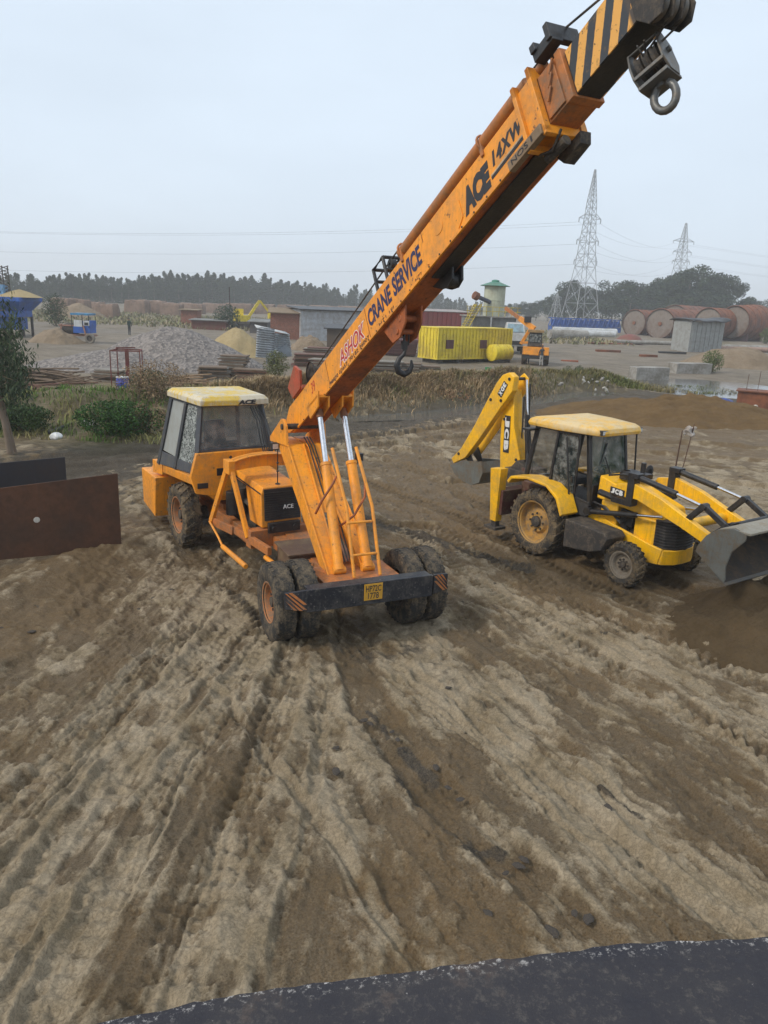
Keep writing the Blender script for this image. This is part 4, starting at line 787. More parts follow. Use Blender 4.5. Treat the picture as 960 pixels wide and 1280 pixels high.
# loader arms, links and rams
TIP = (3.63, 1.32)
for s in (-1, 1):
    y = s*.60
    m = MB(); m.prism([(1.50, 1.60), (1.62, 1.82), (2.02, 1.90), (2.60, 1.76), (3.10, 1.57), (3.66, 1.36), (3.62, 1.24), (3.50, 1.21), (3.05, 1.36), (2.10, 1.62)], y-.06, y+.06); arm = part(m, 'loader_arm', YEL, jcb, .012)
    m = MB(); m.bar((1.98, y-s*.0, 2.04), (2.05, y, 1.46), .10, .15) if False else None
    m.box(1.88, 2.02, y-.09, y+.09, 1.48, 2.06); m.box(1.88, 2.1, y-.05-.05, y+.05+.05, 2.0, 2.09); m.box(1.55, 2.0, y-.085, y+.085, 1.46, 1.57); m.tube([(1.2, y, 1.56), (1.6, y, 1.52)], .06, 10); part(m, 'tower_bracket', BLACK, arm)
    m = MB(); m.tube([(1.98, y, 2.03), (2.86, y, 1.90)], .055, 14); c_ = m.obj('tilt_cylinder', BLACK, arm)
    m = MB(); m.tube([(2.84, y, 1.903), (3.42, y, 1.80)], .028, 12); m.obj('cylinder_rod', CHROME, c_)
    m = MB(); m.bar((3.42, y, 1.83), (3.08, y, 1.44), .09, .09); m.bar((3.40, y, 1.83), (3.92, y, 1.54), .08, .09); m.tube([(3.42, y-.08, 1.81), (3.42, y+.08, 1.81)], .06, 12); part(m, 'tilt_link', BLACK, arm)
    m = MB(); m.tube([(1.02, y*.98, 1.12), (2.1, y*.98, 1.32)], .05, 12); m.tube([(.98, y-.05, 1.12), (.98, y+.05, 1.12)], .08, 10); c_ = m.obj('lift_cylinder', BLACK, jcb)
    m = MB(); m.tube([(2.1, y*.98, 1.32), (2.65, y*.98, 1.42)], .026, 12); m.obj('cylinder_rod', CHROME, c_)
m = MB(); m.tube([(3.1, -.6, 1.40), (3.1, .6, 1.40)], .09, 14); part(m, 'cross_tube', YEL, jcb); m = MB(); m.tube([(1.3, -.5, 1.9), (1.6, -.55, 1.98), (1.9, -.58, 2.02)], .02, 6); part(m, 'hose', BLACK, jcb, 0)
for k in range(3): m = MB(); m.tube([(1.0, -.45-.03*k, 1.3), (1.35, -.5-.03*k, 1.2+.05*k), (1.7, -.5, 1.12-.04*k), (1.95, -.5, 1.3)], .014, 6); m.obj('hose', BLACK, jcb)
# front bucket: back shell, floor, cheeks
prof = [(4.52, 1.70), (4.30, 1.74), (4.05, 1.66), (3.86, 1.50), (3.74, 1.30), (3.72, 1.20), (4.28, .83)]
BK = surf('worn_bucket_steel', (.17, .175, .16), .5, dirt=(.17, .12, .07), amt=.65, sc=2.5, metal=.25); BKI = surf('dark_bucket_steel', (.045, .035, .028), .85, dirt=(.09, .06, .035), amt=.8, sc=3)  # the bucket shell gets a darker tone than its cheeks
th = .022; inn = []
for i, (x, z) in enumerate(prof):
    a_ = prof[max(i-1, 0)]; b_ = prof[min(i+1, len(prof)-1)]; dx, dz = b_[0]-a_[0], b_[1]-a_[1]; L_ = math.hypot(dx, dz); inn.append((x+dz/L_*-th*-1 if False else x-dz/L_*th*1.0, z+dx/L_*th*1.0))
m = MB(); m.prism(prof+inn[::-1], -1.11, 1.11); bk = part(m, 'front_bucket', BKI, jcb, 0)
for v0 in (-1.14, 1.11): m = MB(); m.prism([(3.72, 1.20), (4.28, .83), (4.30, .90), (4.27, 1.10), (4.33, 1.36), (4.52, 1.60), (4.52, 1.70), (4.30, 1.74), (4.05, 1.66), (3.86, 1.50), (3.74, 1.30)], v0, v0+.03); part(m, 'side_cheek', BK, bk, .005)
m = MB(); o2 = [(x+(4.1-x)*-.006, z+.004) for x, z in prof]
m.prism([(4.52, 1.705), (4.30, 1.748), (4.05, 1.668), (4.06, 1.655), (4.30, 1.735), (4.52, 1.692)], -1.10, 1.10); m.box(4.38, 4.58, -1.13, 1.13, 1.69, 1.725); part(m, 'top_lip', surf('dusty_lip_steel', (.30, .27, .21), .6, dirt=(.25, .2, .13), amt=.7), bk, .004)
m = MB(); m.bar((4.13, 0, .93), (4.33, 0, .80), 2.28, .025); m.obj('cutting_edge', STEEL, bk)
for k in range(0): m = MB(); v = -1.0+k*.333; m.hexa([(4.28, v-.04, .81), (4.42, v-.02, .735), (4.42, v+.02, .735), (4.28, v+.04, .81)], [(4.30, v-.04, .86), (4.43, v-.02, .75), (4.43, v+.02, .75), (4.30, v+.04, .86)]); m.obj('tooth', STEEL, bk)
m = MB(); m.tube([(3.92, -.7, 1.60), (3.92, .7, 1.60)], .05, 10)
for v in (-.66, -.54, .54, .66): m.prism([(3.60, 1.22), (3.58, 1.36), (3.90, 1.66), (4.05, 1.70), (3.90, 1.45), (3.76, 1.22)], v-.015, v+.015)
part(m, 'bucket_bracket', BLACK, bk)
# backhoe: boom, dipper, rear bucket
m = MB(); m.prism([(-2.12, 1.20), (-2.20, 2.0), (-2.22, 2.75), (-2.10, 3.12), (-1.88, 3.14), (-1.80, 2.35), (-1.52, 1.66), (-1.50, 1.46), (-1.78, 1.30), (-1.85, 1.16)], -.12, .14); bb = part(m, 'backhoe_boom', YEL, jcb, .015)
decal(bb, (-2.075, -.127, 2.52), (.04, 0, -1), (1, 0, .04), .80, .145)
m = MB(); m.prism([(-2.10, 3.45), (-1.90, 3.52), (-1.74, 3.44), (-1.74, 3.14), (-2.13, 2.66), (-2.72, 1.90), (-3.18, 1.36), (-3.60, 1.14), (-3.70, 1.25), (-3.36, 1.56), (-2.95, 2.15), (-2.52, 2.87), (-2.28, 3.25)], -.30, -.13); m.prism([(-2.28, 3.2), (-1.90, 3.50), (-1.74, 3.40), (-1.74, 3.14), (-2.13, 2.66), (-3.18, 1.36), (-3.36, 1.56), (-2.52, 2.87)], .15, .18)
dip = part(m, 'dipper_arm', YEL, jcb, .015)
decal(dip, (-2.06, -.306, 3.29), (-.57, 0, -.82), (.82, 0, -.57), .34, .12, 'XDE') if False else decal(dip, (-2.02, -.306, 3.30), (-.50, 0, -.86), (.86, 0, -.50), .32, .11, '3DX')
m = MB()
for c_ in ((-1.86, 3.38), (-2.42, 2.86), (-2.08, 2.88), (-3.42, 1.42), (-2.1, 2.45), (-1.62, 1.6)): m.tube([(c_[0], -.32 if c_[0] < -1.7 and c_ != (-2.1, 2.45) else -.14, c_[1]), (c_[0], .16, c_[1])], .035, 12)
part(m, 'pivot_pin', BLACK, dip, 0)
m = MB(); m.tube([(-1.38, .02, 1.50), (-1.54, .02, 2.62)], .06, 14); m.tube([(-1.50, .1, 1.5), (-1.62, .1, 3.3)], .018, 6); m.tube([(-1.68, .06, 1.8), (-1.75, .08, 3.0)], .018, 6); c_ = m.obj('boom_cylinder', BLACK, bb)
m = MB(); m.tube([(-1.54, .02, 2.60), (-1.66, .02, 3.38)], .03, 12); m.obj('cylinder_rod', CHROME, c_)
m = MB(); m.tube([(-2.35, -.10, 2.7), (-3.2, -.10, 1.62)], .045, 12); m.prism([(-3.45, 1.45), (-3.2, 1.6), (-3.0, 1.30), (-3.1, 1.2)], -.2, -.17); m.prism([(-3.45, 1.45), (-3.2, 1.6), (-3.0, 1.30), (-3.1, 1.2)], .1, .13); part(m, 'bucket_linkage', BLACK, dip)
m = MB(); bp = [(-3.62, 1.10), (-3.42, .90), (-3.12, .80), (-2.80, .78), (-2.52, .90), (-2.42, 1.15), (-2.50, 1.40)]; bi = [(x*.985-.045, z*.97+.03) for x, z in bp]
m.prism(bp+bi[::-1], -.36, .30); rb = part(m, 'rear_bucket', BK, jcb, 0)
for v0 in (-.38, .295): m = MB(); m.prism([(-3.62, 1.10), (-3.42, .90), (-3.12, .80), (-2.80, .78), (-2.52, .90), (-2.42, 1.15), (-2.50, 1.42), (-2.62, 1.38), (-3.2, 1.30)], v0, v0+.025); part(m, 'side_cheek', BK, rb, 0)
m = MB(); m.box(-1.78, -1.15, -.3, .3, 1.0, 1.42); m.prism([(-1.9, 1.2), (-1.5, 1.62), (-1.2, 1.5), (-1.2, 1.05), (-1.8, 1.05)], -.22, .22); part(m, 'king_post', GREYM, jcb, .01)
for s in (-1, 1):
    y0 = s*1.02; m = MB(); m.hexa([(-1.26, y0-.09, .42), (-1.08, y0-.09, .42), (-1.08, y0+.09, .42), (-1.26, y0+.09, .42)], [(-1.34, y0-.11, 1.56), (-1.02, y0-.11, 1.60), (-1.02, y0+.11, 1.60), (-1.34, y0+.11, 1.56)]); lg = part(m, 'stabiliser_leg', YEL, jcb, .01)
    m = MB(); m.box(-1.36, -1.0, y0-.16, y0+.16, .24, .30); m.box(-1.24, -1.1, y0-.06, y0+.06, .28, .45); part(m, 'foot_pad', GREYM, lg)
# rebar rods with a scrap of white cloth standing in the mud behind the loader
rg = G(842, 622); rods = empty('rebar_rods', (rg.x, rg.y, hz(rg.x, rg.y)), label='thin rusty rebar rods with a torn white cloth standing behind the loader arms', cat='rebar')
RUSTR = surf('rust_rod', (.09, .04, .025), .8); q = rg
for (a0, b0), (a1, b1) in (((836, 606), (853, 538)), ((843, 606), (868, 530)), ((838, 600), (852, 545))):
    p0 = A(a0, b0, rg.y)-rods.location; p1 = A(a1, b1, rg.y+.3)-rods.location; p0.z = -.05
    m = MB(); m.tube([p0, p0.lerp(p1, .5)+Vector((.03, 0, 0)), p1], .014, 6); m.obj('rod', RUSTR, rods)
cc = A(863, 538, rg.y+.25)-rods.location; m = MB()
m.grid(lambda u, v: (cc.x-.16+.3*u+.03*math.sin(9*v), cc.y+.06*math.sin(7*u+3*v), cc.z-.12+.26*v-.15*abs(u-.5)+.04*math.sin(8*u)), 8, 6); m.obj('cloth', surf('dirty_cloth', (.55, .5, .46), .9), rods, solid=.004, fix=False)
# ------------------------------------------------------------------ surroundings
def gp(px, py, dz=0.0):                    # ground point under a pixel, on the real terrain
    p = G(px, py)
    for _ in range(6):
        z = hz(p.x, p.y); p = G(px, py, z)
    p.z += dz; return p
CONC = surf('weathered_concrete', (.34, .32, .29), .85, dirt=(.16, .14, .11), amt=.6, sc=.8); DARKM = surf('dark_maroon_steel', (.09, .025, .03), .7, dirt=(.12, .07, .05), amt=.5, sc=.6)
RUST = surf('deep_rust', (.22, .075, .032), .8, dirt=(.07, .035, .025), amt=.6, sc=.5, bsc=8); GREYS = surf('grey_blockwork', (.22, .22, .21), .9, dirt=(.12, .11, .10), amt=.5, sc=.5)
BLUEP = surf('blue_paint', (.015, .10, .42), .5, dirt=(.05, .08, .16), amt=.4, sc=.8); WHITEP = surf('dull_white_paint', (.55, .56, .56), .5, dirt=(.3, .28, .24), amt=.5, sc=.6)
def yawp(a, b_): return math.atan2(b_[1]-a[1], b_[0]-a[0])

# heaps
def heap(name, cx, cy, rx, ry, h, rz, mat, label, cat, peak=1.2, lump=.12, n=90, group=None, flat_top=0, seed=0):
    U, Vv = np.meshgrid(np.linspace(-1.15, 1.15, n), np.linspace(-1.15, 1.15, n)); r = np.hypot(U, Vv)
    r = r*(1+.16*fbm(U*1.6+seed, Vv*1.6, 3)); hh = np.clip(1-r, -.2, 1)**1 * 1.0
    hh = np.where(r < 1, (1-r**peak), -(r-1)*1.5); hh = np.minimum(hh, 1-flat_top)
    z = h*hh + lump*h*fbm(U*4+seed, Vv*4, 4)*np.clip(1.1-r, 0, 1) + .03*fbm(U*22, Vv*22, 3)
    c, s = math.cos(rz), math.sin(rz); X = U*rx; Y = Vv*ry; wx_, wy_ = X*c-Y*s, X*s+Y*c; g = land((cx+wx_).ravel(), (cy+wy_).ravel()).reshape(X.shape)
    z0 = hz(cx, cy); z = z + g - z0 - .06
    rows = np.arange(n*n).reshape(n, n); F = np.stack([rows[:-1, :-1], rows[:-1, 1:], rows[1:, 1:], rows[1:, :-1]], -1).reshape(-1, 4)
    o = npmesh(name, np.stack([wx_.ravel(), wy_.ravel(), z.ravel()], 1), F, mat, smooth=True, k=4); o.location = (cx, cy, z0); return tag(o, label, cat, group)
heap('soil_heap', *tuple((JM @ Vector((5.15, .35, 0)))[:2]), 2.6, 2.0, 1.0, .3, pattern('dark_damp_soil', 'soil', (.125, .085, .045), (.09, .06, .03), 2.0), 'dark loose soil heap under the front bucket of the backhoe loader', 'soil heap', 1.15, .42, n=130, seed=15)
GRAV = pattern('grey_gravel', 'gravel', (.27, .235, .21), (.10, .09, .085), 7.0); SANDM = pattern('yellow_sand', 'soil', (.40, .31, .17), (.33, .25, .13), .8); SOILM = pattern('brown_soil', 'soil', (.17, .105, .045), (.125, .078, .036), 1.3); DUST = pattern('dusty_soil', 'soil', (.26, .2, .14), (.19, .14, .09), .6)
p = gp(205, 462); heap('gravel_heap', p.x, p.y+2.5, 6.2, 3.8, 2.7, .05, GRAV, 'long grey gravel heap behind the red frame stand and blue drum', 'gravel heap', 1.5, .05, seed=2)
p = gp(120, 466); heap('gravel_heap', p.x, p.y+2.6, 5.2, 3.0, 1.25, .1, GRAV, 'low left tail of gravel spread beside the pole pile', 'gravel heap', 1.5, .06, seed=5)
p = gp(290, 446); heap('sand_heap', p.x, p.y+2.0, 3.2, 2.4, 2.35, 0, SANDM, 'pale yellow sand heap behind the leaning corrugated sheets', 'sand heap', 1.35, .05, seed=1)
p = gp(385, 438); heap('rubble_heap', p.x, p.y+1, 2.3, 1.6, 1.5, 0, DUST, 'small brown rubble heap in front of the corrugated shed', 'rubble heap', 1.4, .2, seed=8)
p = gp(52, 430); heap('soil_heap', p.x, p.y+3, 2.6, 2.0, 1.4, 0, DUST, 'low tan soil heap left of the blue mixer truck', 'soil heap', 1.5, .15, seed=4)
p = gp(815, 540); heap('soil_mound', 14.0, 36.4, 7.8, 3.0, 1.2, .05, SOILM, 'broad brown soil mound behind the backhoe loader roof', 'soil mound', 1.35, .30, n=170, seed=11)
p = gp(940, 462); heap('grassy_mound', p.x, p.y+3, 7, 3, 1.9, .1, DUST, 'dry grassy mound at the right behind the pale water', 'mound', 1.6, .12, seed=6)
p = gp(80, 398); heap('dust_heap', p.x, p.y+6, 5, 4, 2.6, 0, DUST, 'hazy far dust heap left of the straw stacks', 'soil heap', 1.4, .12, seed=9)

# vegetation
gm = bpy.data.materials.new('leaf_blades'); b = NB(gm); at = b.n('ShaderNodeAttribute'); at.attribute_name = 'tint'; b.set(color=at.outputs['Color'], rough=.8, spec=.2)
def blades(name, P, H, T, width, parent=None, lean=.35, seed=0, per=1, droop=.0):
    """P: (n,3) feet, H heights, T (n,3) tints -> one mesh of bent blades"""
    r = np.random.RandomState(seed); n = len(P); a = r.rand(n)*2*np.pi; l = r.rand(n)*lean; w = width*(.6+.8*r.rand(n))
    dx, dy = np.cos(a), np.sin(a); wx_, wy_ = -dy*w/2, dx*w/2
    z = np.zeros(n); b0 = P-np.stack([wx_, wy_, z], 1); b1 = P+np.stack([wx_, wy_, z], 1)
    m = P+np.stack([dx*l*H*.45, dy*l*H*.45, H*.6], 1); m0 = m-np.stack([wx_, wy_, z], 1)*.8; m1 = m+np.stack([wx_, wy_, z], 1)*.8
    t = P+np.stack([dx*l*H*1.3, dy*l*H*1.3, H*(1-droop)], 1)
    V = np.stack([b0, b1, m1, m0, t], 1).reshape(-1, 3); i = np.arange(n)[:, None]*5
    F = np.concatenate([i+[0, 1, 2], i+[0, 2, 3], i+[3, 2, 4]]); return npmesh(name, V, F, gm, parent, attr={'tint': np.repeat(T, 5, 0)})
def grassband(name, pts_fn, n, hr, width, cols, seed, kind='stuff', clump=.5):
    r = np.random.RandomState(seed); X, Y = pts_fn(r, n); k = fbm(X*.9+seed, Y*.9, 3); keep = k > -.15+.5*(r.rand(len(X))-.7); X, Y = X[keep], Y[keep]; k = k[keep]
    Z = land(X, Y); H = hr[0]+(hr[1]-hr[0])*r.rand(len(X))*(.55+.9*np.clip(k+.3, 0, 1)); sel = np.clip(.5+1.6*fbm(X*.35+3*seed, Y*.35, 2)+.35*(r.rand(len(X))-.5), 0, 1)[:, None]
    T = np.array(cols[0])*(1-sel)+np.array(cols[1])*sel; T = T*(.65+.6*r.rand(len(X))[:, None]); o = blades(name, np.stack([X, Y, Z], 1), H, T, width, seed=seed, lean=1.2, droop=.12); tag(o, kind=kind); return o
BK_ = np.array(BANK)
def along_bank(lo, hi, off, sd):
    def f(r, n):
        t = lo+(hi-lo)*r.rand(n); i = np.clip((t*(len(BK_)-1)).astype(int), 0, len(BK_)-2); f_ = t*(len(BK_)-1)-i; p = BK_[i]*(1-f_)[:, None]+BK_[i+1]*f_[:, None]
        return p[:, 0]+r.randn(n)*sd+off[0], p[:, 1]+r.randn(n)*sd+off[1]
    return f
STRAW = ((.36, .255, .14), (.22, .155, .085)); OLIVE = ((.10, .115, .03), (.20, .16, .07)); GREENC = ((.09, .16, .03), (.30, .26, .11))
grassband('dry_grass', along_bank(.35, .80, (.4, 0), 1.15), 30000, (.14, .46), .035, STRAW, 1)
grassband('dry_grass', along_bank(.36, .52, (0, -.6), .7), 9000, (.2, .6), .03, ((.42, .31, .18), (.28, .20, .11)), 12)
grassband('bank_grass', along_bank(.30, 1.0, (1.4, 1.8), 1.3), 12000, (.15, .5), .035, OLIVE, 2)
grassband('green_grass', lambda r, n: (-22+15.5*r.rand(n)+0, 24.6+8.5*r.rand(n)), 15000, (.08, .42), .028, GREENC, 3)
grassband('weedy_grass', lambda r, n: (-21+11*r.rand(n), 31+6.0*r.rand(n)), 5000, (.08, .3), .035, OLIVE, 4)
grassband('yard_grass', lambda r, n: (10+14*r.rand(n), 50+6*r.rand(n)), 7000, (.15, .4), .05, OLIVE, 5)
grassband('far_grass', lambda r, n: (-75+110*r.rand(n), 110+60*r.rand(n)), 14000, (.3, .8), .22, ((.16, .17, .08), (.28, .23, .14)), 6)
def bush(name, px, py, w, h, cols, n, label, seed, leaf=.07, cat='bush'):
    p = gp(px, py); r = np.random.RandomState(seed); root = empty(name, p, label=label, cat=cat)
    d = r.randn(n, 3); d /= np.linalg.norm(d, axis=1)[:, None]; rad = r.rand(n)**.45; Pt = d*rad[:, None]*np.array([w/2, w/2*.7, h/2]); Pt[:, 2] += h/2
    lump = fbm(Pt[:, 0]*2.2+seed, Pt[:, 2]*2.2+Pt[:, 1], 3); k = (lump > -.25) & (Pt[:, 2] > 0); Pt = Pt[k]; n = len(Pt)
    sel = np.clip(.5+1.3*lump[k]+.3*r.randn(n), 0, 1)[:, None]; T = (np.array(cols[0])*sel+np.array(cols[1])*(1-sel))*(.6+.7*r.rand(n)[:, None])
    leaves('foliage', Pt, leaf, T, root, seed)
    m = MB()
    for k in range(7): a = k*.9; m.tube([(0, 0, -.05), (math.cos(a)*w*.15, math.sin(a)*w*.12, h*.35), (math.cos(a)*w*.3, math.sin(a)*w*.22, h*.7)], [.03, .02, .008], 5)
    m.obj('stem', surf('bark_brown', (.12, .08, .05), .9), root); return root
def leaves(name, Pt, size, T, parent, seed, stretch=1.0, hang=0.0, mat=None):
    r = np.random.RandomState(seed+77); n = len(Pt); a = r.randn(n, 3); a[:, 2] *= (1-hang); a[:, 2] -= hang*2.2; a /= np.linalg.norm(a, axis=1)[:, None]; c = np.cross(a, r.randn(n, 3)); c /= np.linalg.norm(c, axis=1)[:, None]
    s = (size*(.6+.8*r.rand(n)))[:, None]; V = np.stack([Pt-a*s*stretch*.5, Pt+c*s*.35, Pt+a*s*stretch*.6, Pt-c*s*.35], 1).reshape(-1, 3); F = np.arange(n*4).reshape(-1, 4)
    return npmesh(name, V, F, mat or gm, parent, k=4, attr={'tint': np.repeat(T, 4, 0)})
GRN = ((.05, .12, .025), (.02, .045, .012)); BRNB = ((.30, .21, .12), (.15, .105, .065))
bush('green_bush', 150, 545, 3.2, 1.25, GRN, 9000, 'dense dark green bush at the left foot of the bank, nearest the crane cab', 1)
bush('dry_bush', 195, 520, 3.2, 2.3, BRNB, 9000, 'big tangled dry brown bush right behind the crane cab roof', 2, .06)
bush('dry_bush', 182, 545, 1.7, 1.2, BRNB, 4000, 'low dry brown bush between the green bush and the crane cab', 3, .06)
bush('green_bush', 78, 520, 2.0, 1.2, ((.07, .14, .02), (.03, .06, .015)), 5000, 'bright green bush near the left tree, above the white bag', 4)
bush('green_bush', 22, 540, 2.6, 1.0, ((.05, .09, .025), (.02, .045, .015)), 6000, 'dark green bush around the leaning tree trunk', 5)
bush('green_bush', 185, 488, 2.2, 1.1, ((.05, .10, .03), (.03, .05, .02)), 3500, 'leafy weeds beside the red frame stand', 6)
bush('dry_bush', 470, 508, 3.4, .8, ((.36, .19, .11), (.14, .10, .06)), 6000, 'straw coloured grass clump on the bank under the boom', 7, .07)
bush('dry_bush', 545, 505, 3.6, .85, ((.35, .18, .10), (.13, .09, .05)), 6000, 'wide straw coloured grass clump between boom and backhoe', 8, .07)
bush('reed_clump', 345, 478, 1.6, 1.9, ((.16, .17, .07), (.09, .10, .04)), 2500, 'tall pale green reeds under the leaning corrugated sheets', 9, .08, cat='reeds')
bush('reed_clump', 889, 466, 2.0, 2.0, ((.12, .16, .05), (.06, .09, .03)), 2500, 'green reeds by the right concrete block', 10, .09, cat='reeds')
bush('reed_clump', 957, 430, 2.8, 3.0, ((.12, .16, .05), (.06, .09, .03)), 2500, 'green reeds by the pipes at the right edge', 14, .14, cat='reeds')
bush('green_bush', 70, 408, 3.4, 4.2, ((.05, .08, .04), (.03, .05, .025)), 2500, 'lone dark green shrub between blue hopper and mixer truck', 11, .16)
bush('green_bush', 284, 412, 4.2, 3.6, ((.05, .09, .05), (.03, .05, .03)), 2500, 'small green shrub beside the brick stacks behind the gravel', 12, .18)
bush('green_bush', 718, 478, 2.2, 1.2, ((.11, .13, .06), (.06, .07, .03)), 3000, 'small olive bush beside the grey rubble', 13)

# left tree with drooping leaves
tp = gp(12, 568); tree = empty('eucalyptus_tree', (tp.x, tp.y, tp.z), label='drooping dark green tree leaning in at the left edge', cat='tree')
def tpos(px, py, dy=0.0): return A(px, py, tp.y+dy)-Vector(tp)
BARK = surf('pale_bark', (.20, .15, .11), .9, sc=1.5)
m = MB(); m.tube([tpos(14, 572), tpos(6, 530), tpos(-4, 490), tpos(-12, 440), tpos(-10, 395), tpos(-4, 350)], [.10, .085, .075, .06, .04, .02], 10); m.obj('trunk', BARK, tree)
m = MB(); m.tube([tpos(20, 570, .3), tpos(10, 530, .3), tpos(0, 490, .3), tpos(-18, 440, .4)], [.06, .055, .045, .03], 8); m.obj('trunk', BARK, tree)
r = np.random.RandomState(5); Pt = []
m = MB()
for k in range(95):
    px = -34+62*r.rand(); top = 375+20*r.rand() if px < 18 else 425+25*r.rand()
    py = top+(495-top)*r.rand()**.8
    if px > 26 and (py < 440 or py > 480): continue
    c0 = tpos(px, py, -.8+1.8*r.rand()); b0 = tpos(-10+6*r.rand(), py-12+10*r.rand(), 0)
    m.tube([b0, (b0+c0)*.5+Vector((0, 0, .1)), c0], [.012, .008, .004], 4); n_ = 62
    Pt.append(np.array(c0)[None]+r.randn(n_, 3)*np.array([.20, .25, .24])-np.array([0, 0, .12]))
m.obj('branches', BARK, tree); Pt = np.concatenate(Pt); sel = r.rand(len(Pt))[:, None]
leaves('crown', Pt, .05, (np.array((.075, .105, .05))*sel+np.array((.02, .035, .022))*(1-sel)), tree, 3, stretch=3.2, hang=.75)

# far trees
def far_tree(name, kind, seed, n):
    r = np.random.RandomState(seed); root = empty(name); H = 1.0
    if kind == 'slender':
        lobes = [(r.randn()*.05, r.randn()*.05, .25+.75*t, .20*(1.12-t)**.9*(.7+.45*r.rand())) for t in np.linspace(0, .95, 14)]
    else:
        lobes = [(r.randn()*.17, r.randn()*.17, .38+.50*r.rand(), .09+.07*r.rand()) for _ in range(17)]+[(0, 0, .3, .2)]
    P_ = []
    for x, y, z, s in lobes:
        k = int(n/len(lobes)); d = r.randn(k, 3); d /= np.linalg.norm(d, axis=1)[:, None]; P_.append(np.array([x, y, z])+d*(s*r.rand(k)**.35)[:, None]*np.array([1, 1, .95 if kind != 'slender' else 1.9]))
    P_ = np.concatenate(P_); P_[:, 2] = np.clip(P_[:, 2], .04, 1.03 if kind != 'slender' else 9); q = np.clip(.5+2*fbm(P_[:, 0]*9+seed, P_[:, 2]*9, 2), 0, 1)[:, None]
    T = (np.array((.045, .066, .030))*q+np.array((.018, .034, .020))*(1-q))*(.7+.6*r.rand(len(P_))[:, None]); leaves('crown', P_, .030, T, root, seed)
    m = MB(); m.tube([(0, 0, -.02), (.01, 0, .4), (0, .01, .85)], [.018, .013, .004], 6)
    for k in range(5): a = k*1.3; m.tube([(0, 0, .3+.08*k), (.10*math.cos(a), .1*math.sin(a), .45+.08*k)], [.008, .003], 4)
    m.obj('trunk', surf('far_bark', (.16, .13, .10), .9), root); return root
protoS = [far_tree('conifer_tree' if 0 else 'slender_tree', 'slender', 20+k, 3200) for k in range(4)]; protoB = [far_tree('broad_tree', 'broad', 40+k, 6500) for k in range(3)]
used = set()
def place_tree(protos, k, loc, h, wd, rz, label, group):
    pr = protos[k % len(protos)]
    if pr.name not in used: used.add(pr.name); o = pr
    else: o = copy_tree(pr)
    o.location = loc; o.scale = (h*wd, h*wd, h); o.rotation_euler = (0, 0, rz); tag(o, label, 'tree', group); return o
tr_ = np.random.RandomState(9); GL_ = 'slender trees of the far tree line on the left'
def top_left(px): return np.interp(px, [0, 60, 160, 230, 330, 420, 470, 600], [350, 349, 350, 347, 352, 364, 368, 382])
k = 0; px = -25.0
while px < 612:
    Yd = np.interp(px, [0, 600], [250, 400])+tr_.rand()*16; base = gp(px, 300) if False else None
    ty = top_left(px)+tr_.randn()*3.0-4-4*(tr_.rand() > .88); t = A(px, ty, Yd); place_tree(protoS, k, (t.x, Yd, -.1), t.z+.1, 1.0+.45*tr_.rand(), tr_.rand()*6, 'slender dark tree in the long hazy tree line on the left', GL_)
    px += np.interp(px, [0, 600], [7.5, 6.0])*(.6+.8*tr_.rand()); k += 1
px = -20.0
while px < 612:
    Yd = np.interp(px, [0, 600], [268, 425])+tr_.rand()*10; ty = top_left(px)+tr_.randn()*2.5+3; t = A(px, ty, Yd)
    place_tree(protoS, k, (t.x, Yd, -.1), t.z+.1, 1.6+.6*tr_.rand(), tr_.rand()*6, 'slender dark tree in the long hazy tree line on the left', GL_); px += 8*(.7+.6*tr_.rand()); k += 1
k = 0
for px, ty, wd, Yd in ((622, 383, 1.2, 330), (634, 379, 1.2, 330), (648, 376, 1.3, 320), (660, 378, 1.4, 315), (672, 374, 1.3, 310), (688, 366, 1.2, 300), (702, 368, 1.2, 290), (715, 349, 1.0, 285), (728, 356, 1.2, 280), (743, 358, 1.2, 280), (757, 362, 1.1, 275), (770, 350, 1.0, 270), (784, 352, 1.0, 270), (800, 349, 1.0, 265), (812, 354, 1.1, 262), (826, 346, 1.0, 260), (838, 342, 1.0, 262), (852, 336, 1.0, 250), (866, 330, .95, 245), (880, 338, .95, 250), (893, 342, .95, 250), (905, 344, .95, 250), (916, 352, 1.0, 255), (930, 374, 1.2, 290), (942, 371, 1.2, 290), (956, 380, 1.3, 300), (972, 374, 1.2, 290), (735, 372, 1.6, 262), (790, 368, 1.7, 255), (835, 364, 1.7, 252), (875, 360, 1.6, 240), (900, 366, 1.4, 240), (700, 382, 1.8, 280), (660, 386, 1.8, 300)):
    t = A(px, ty, Yd); place_tree(protoB, k, (t.x, Yd, -.1), t.z+.1, wd*1.05, k*1.7, 'broad dark green tree in the grove behind the pylons on the right', 'broad trees of the grove on the right'); k += 1

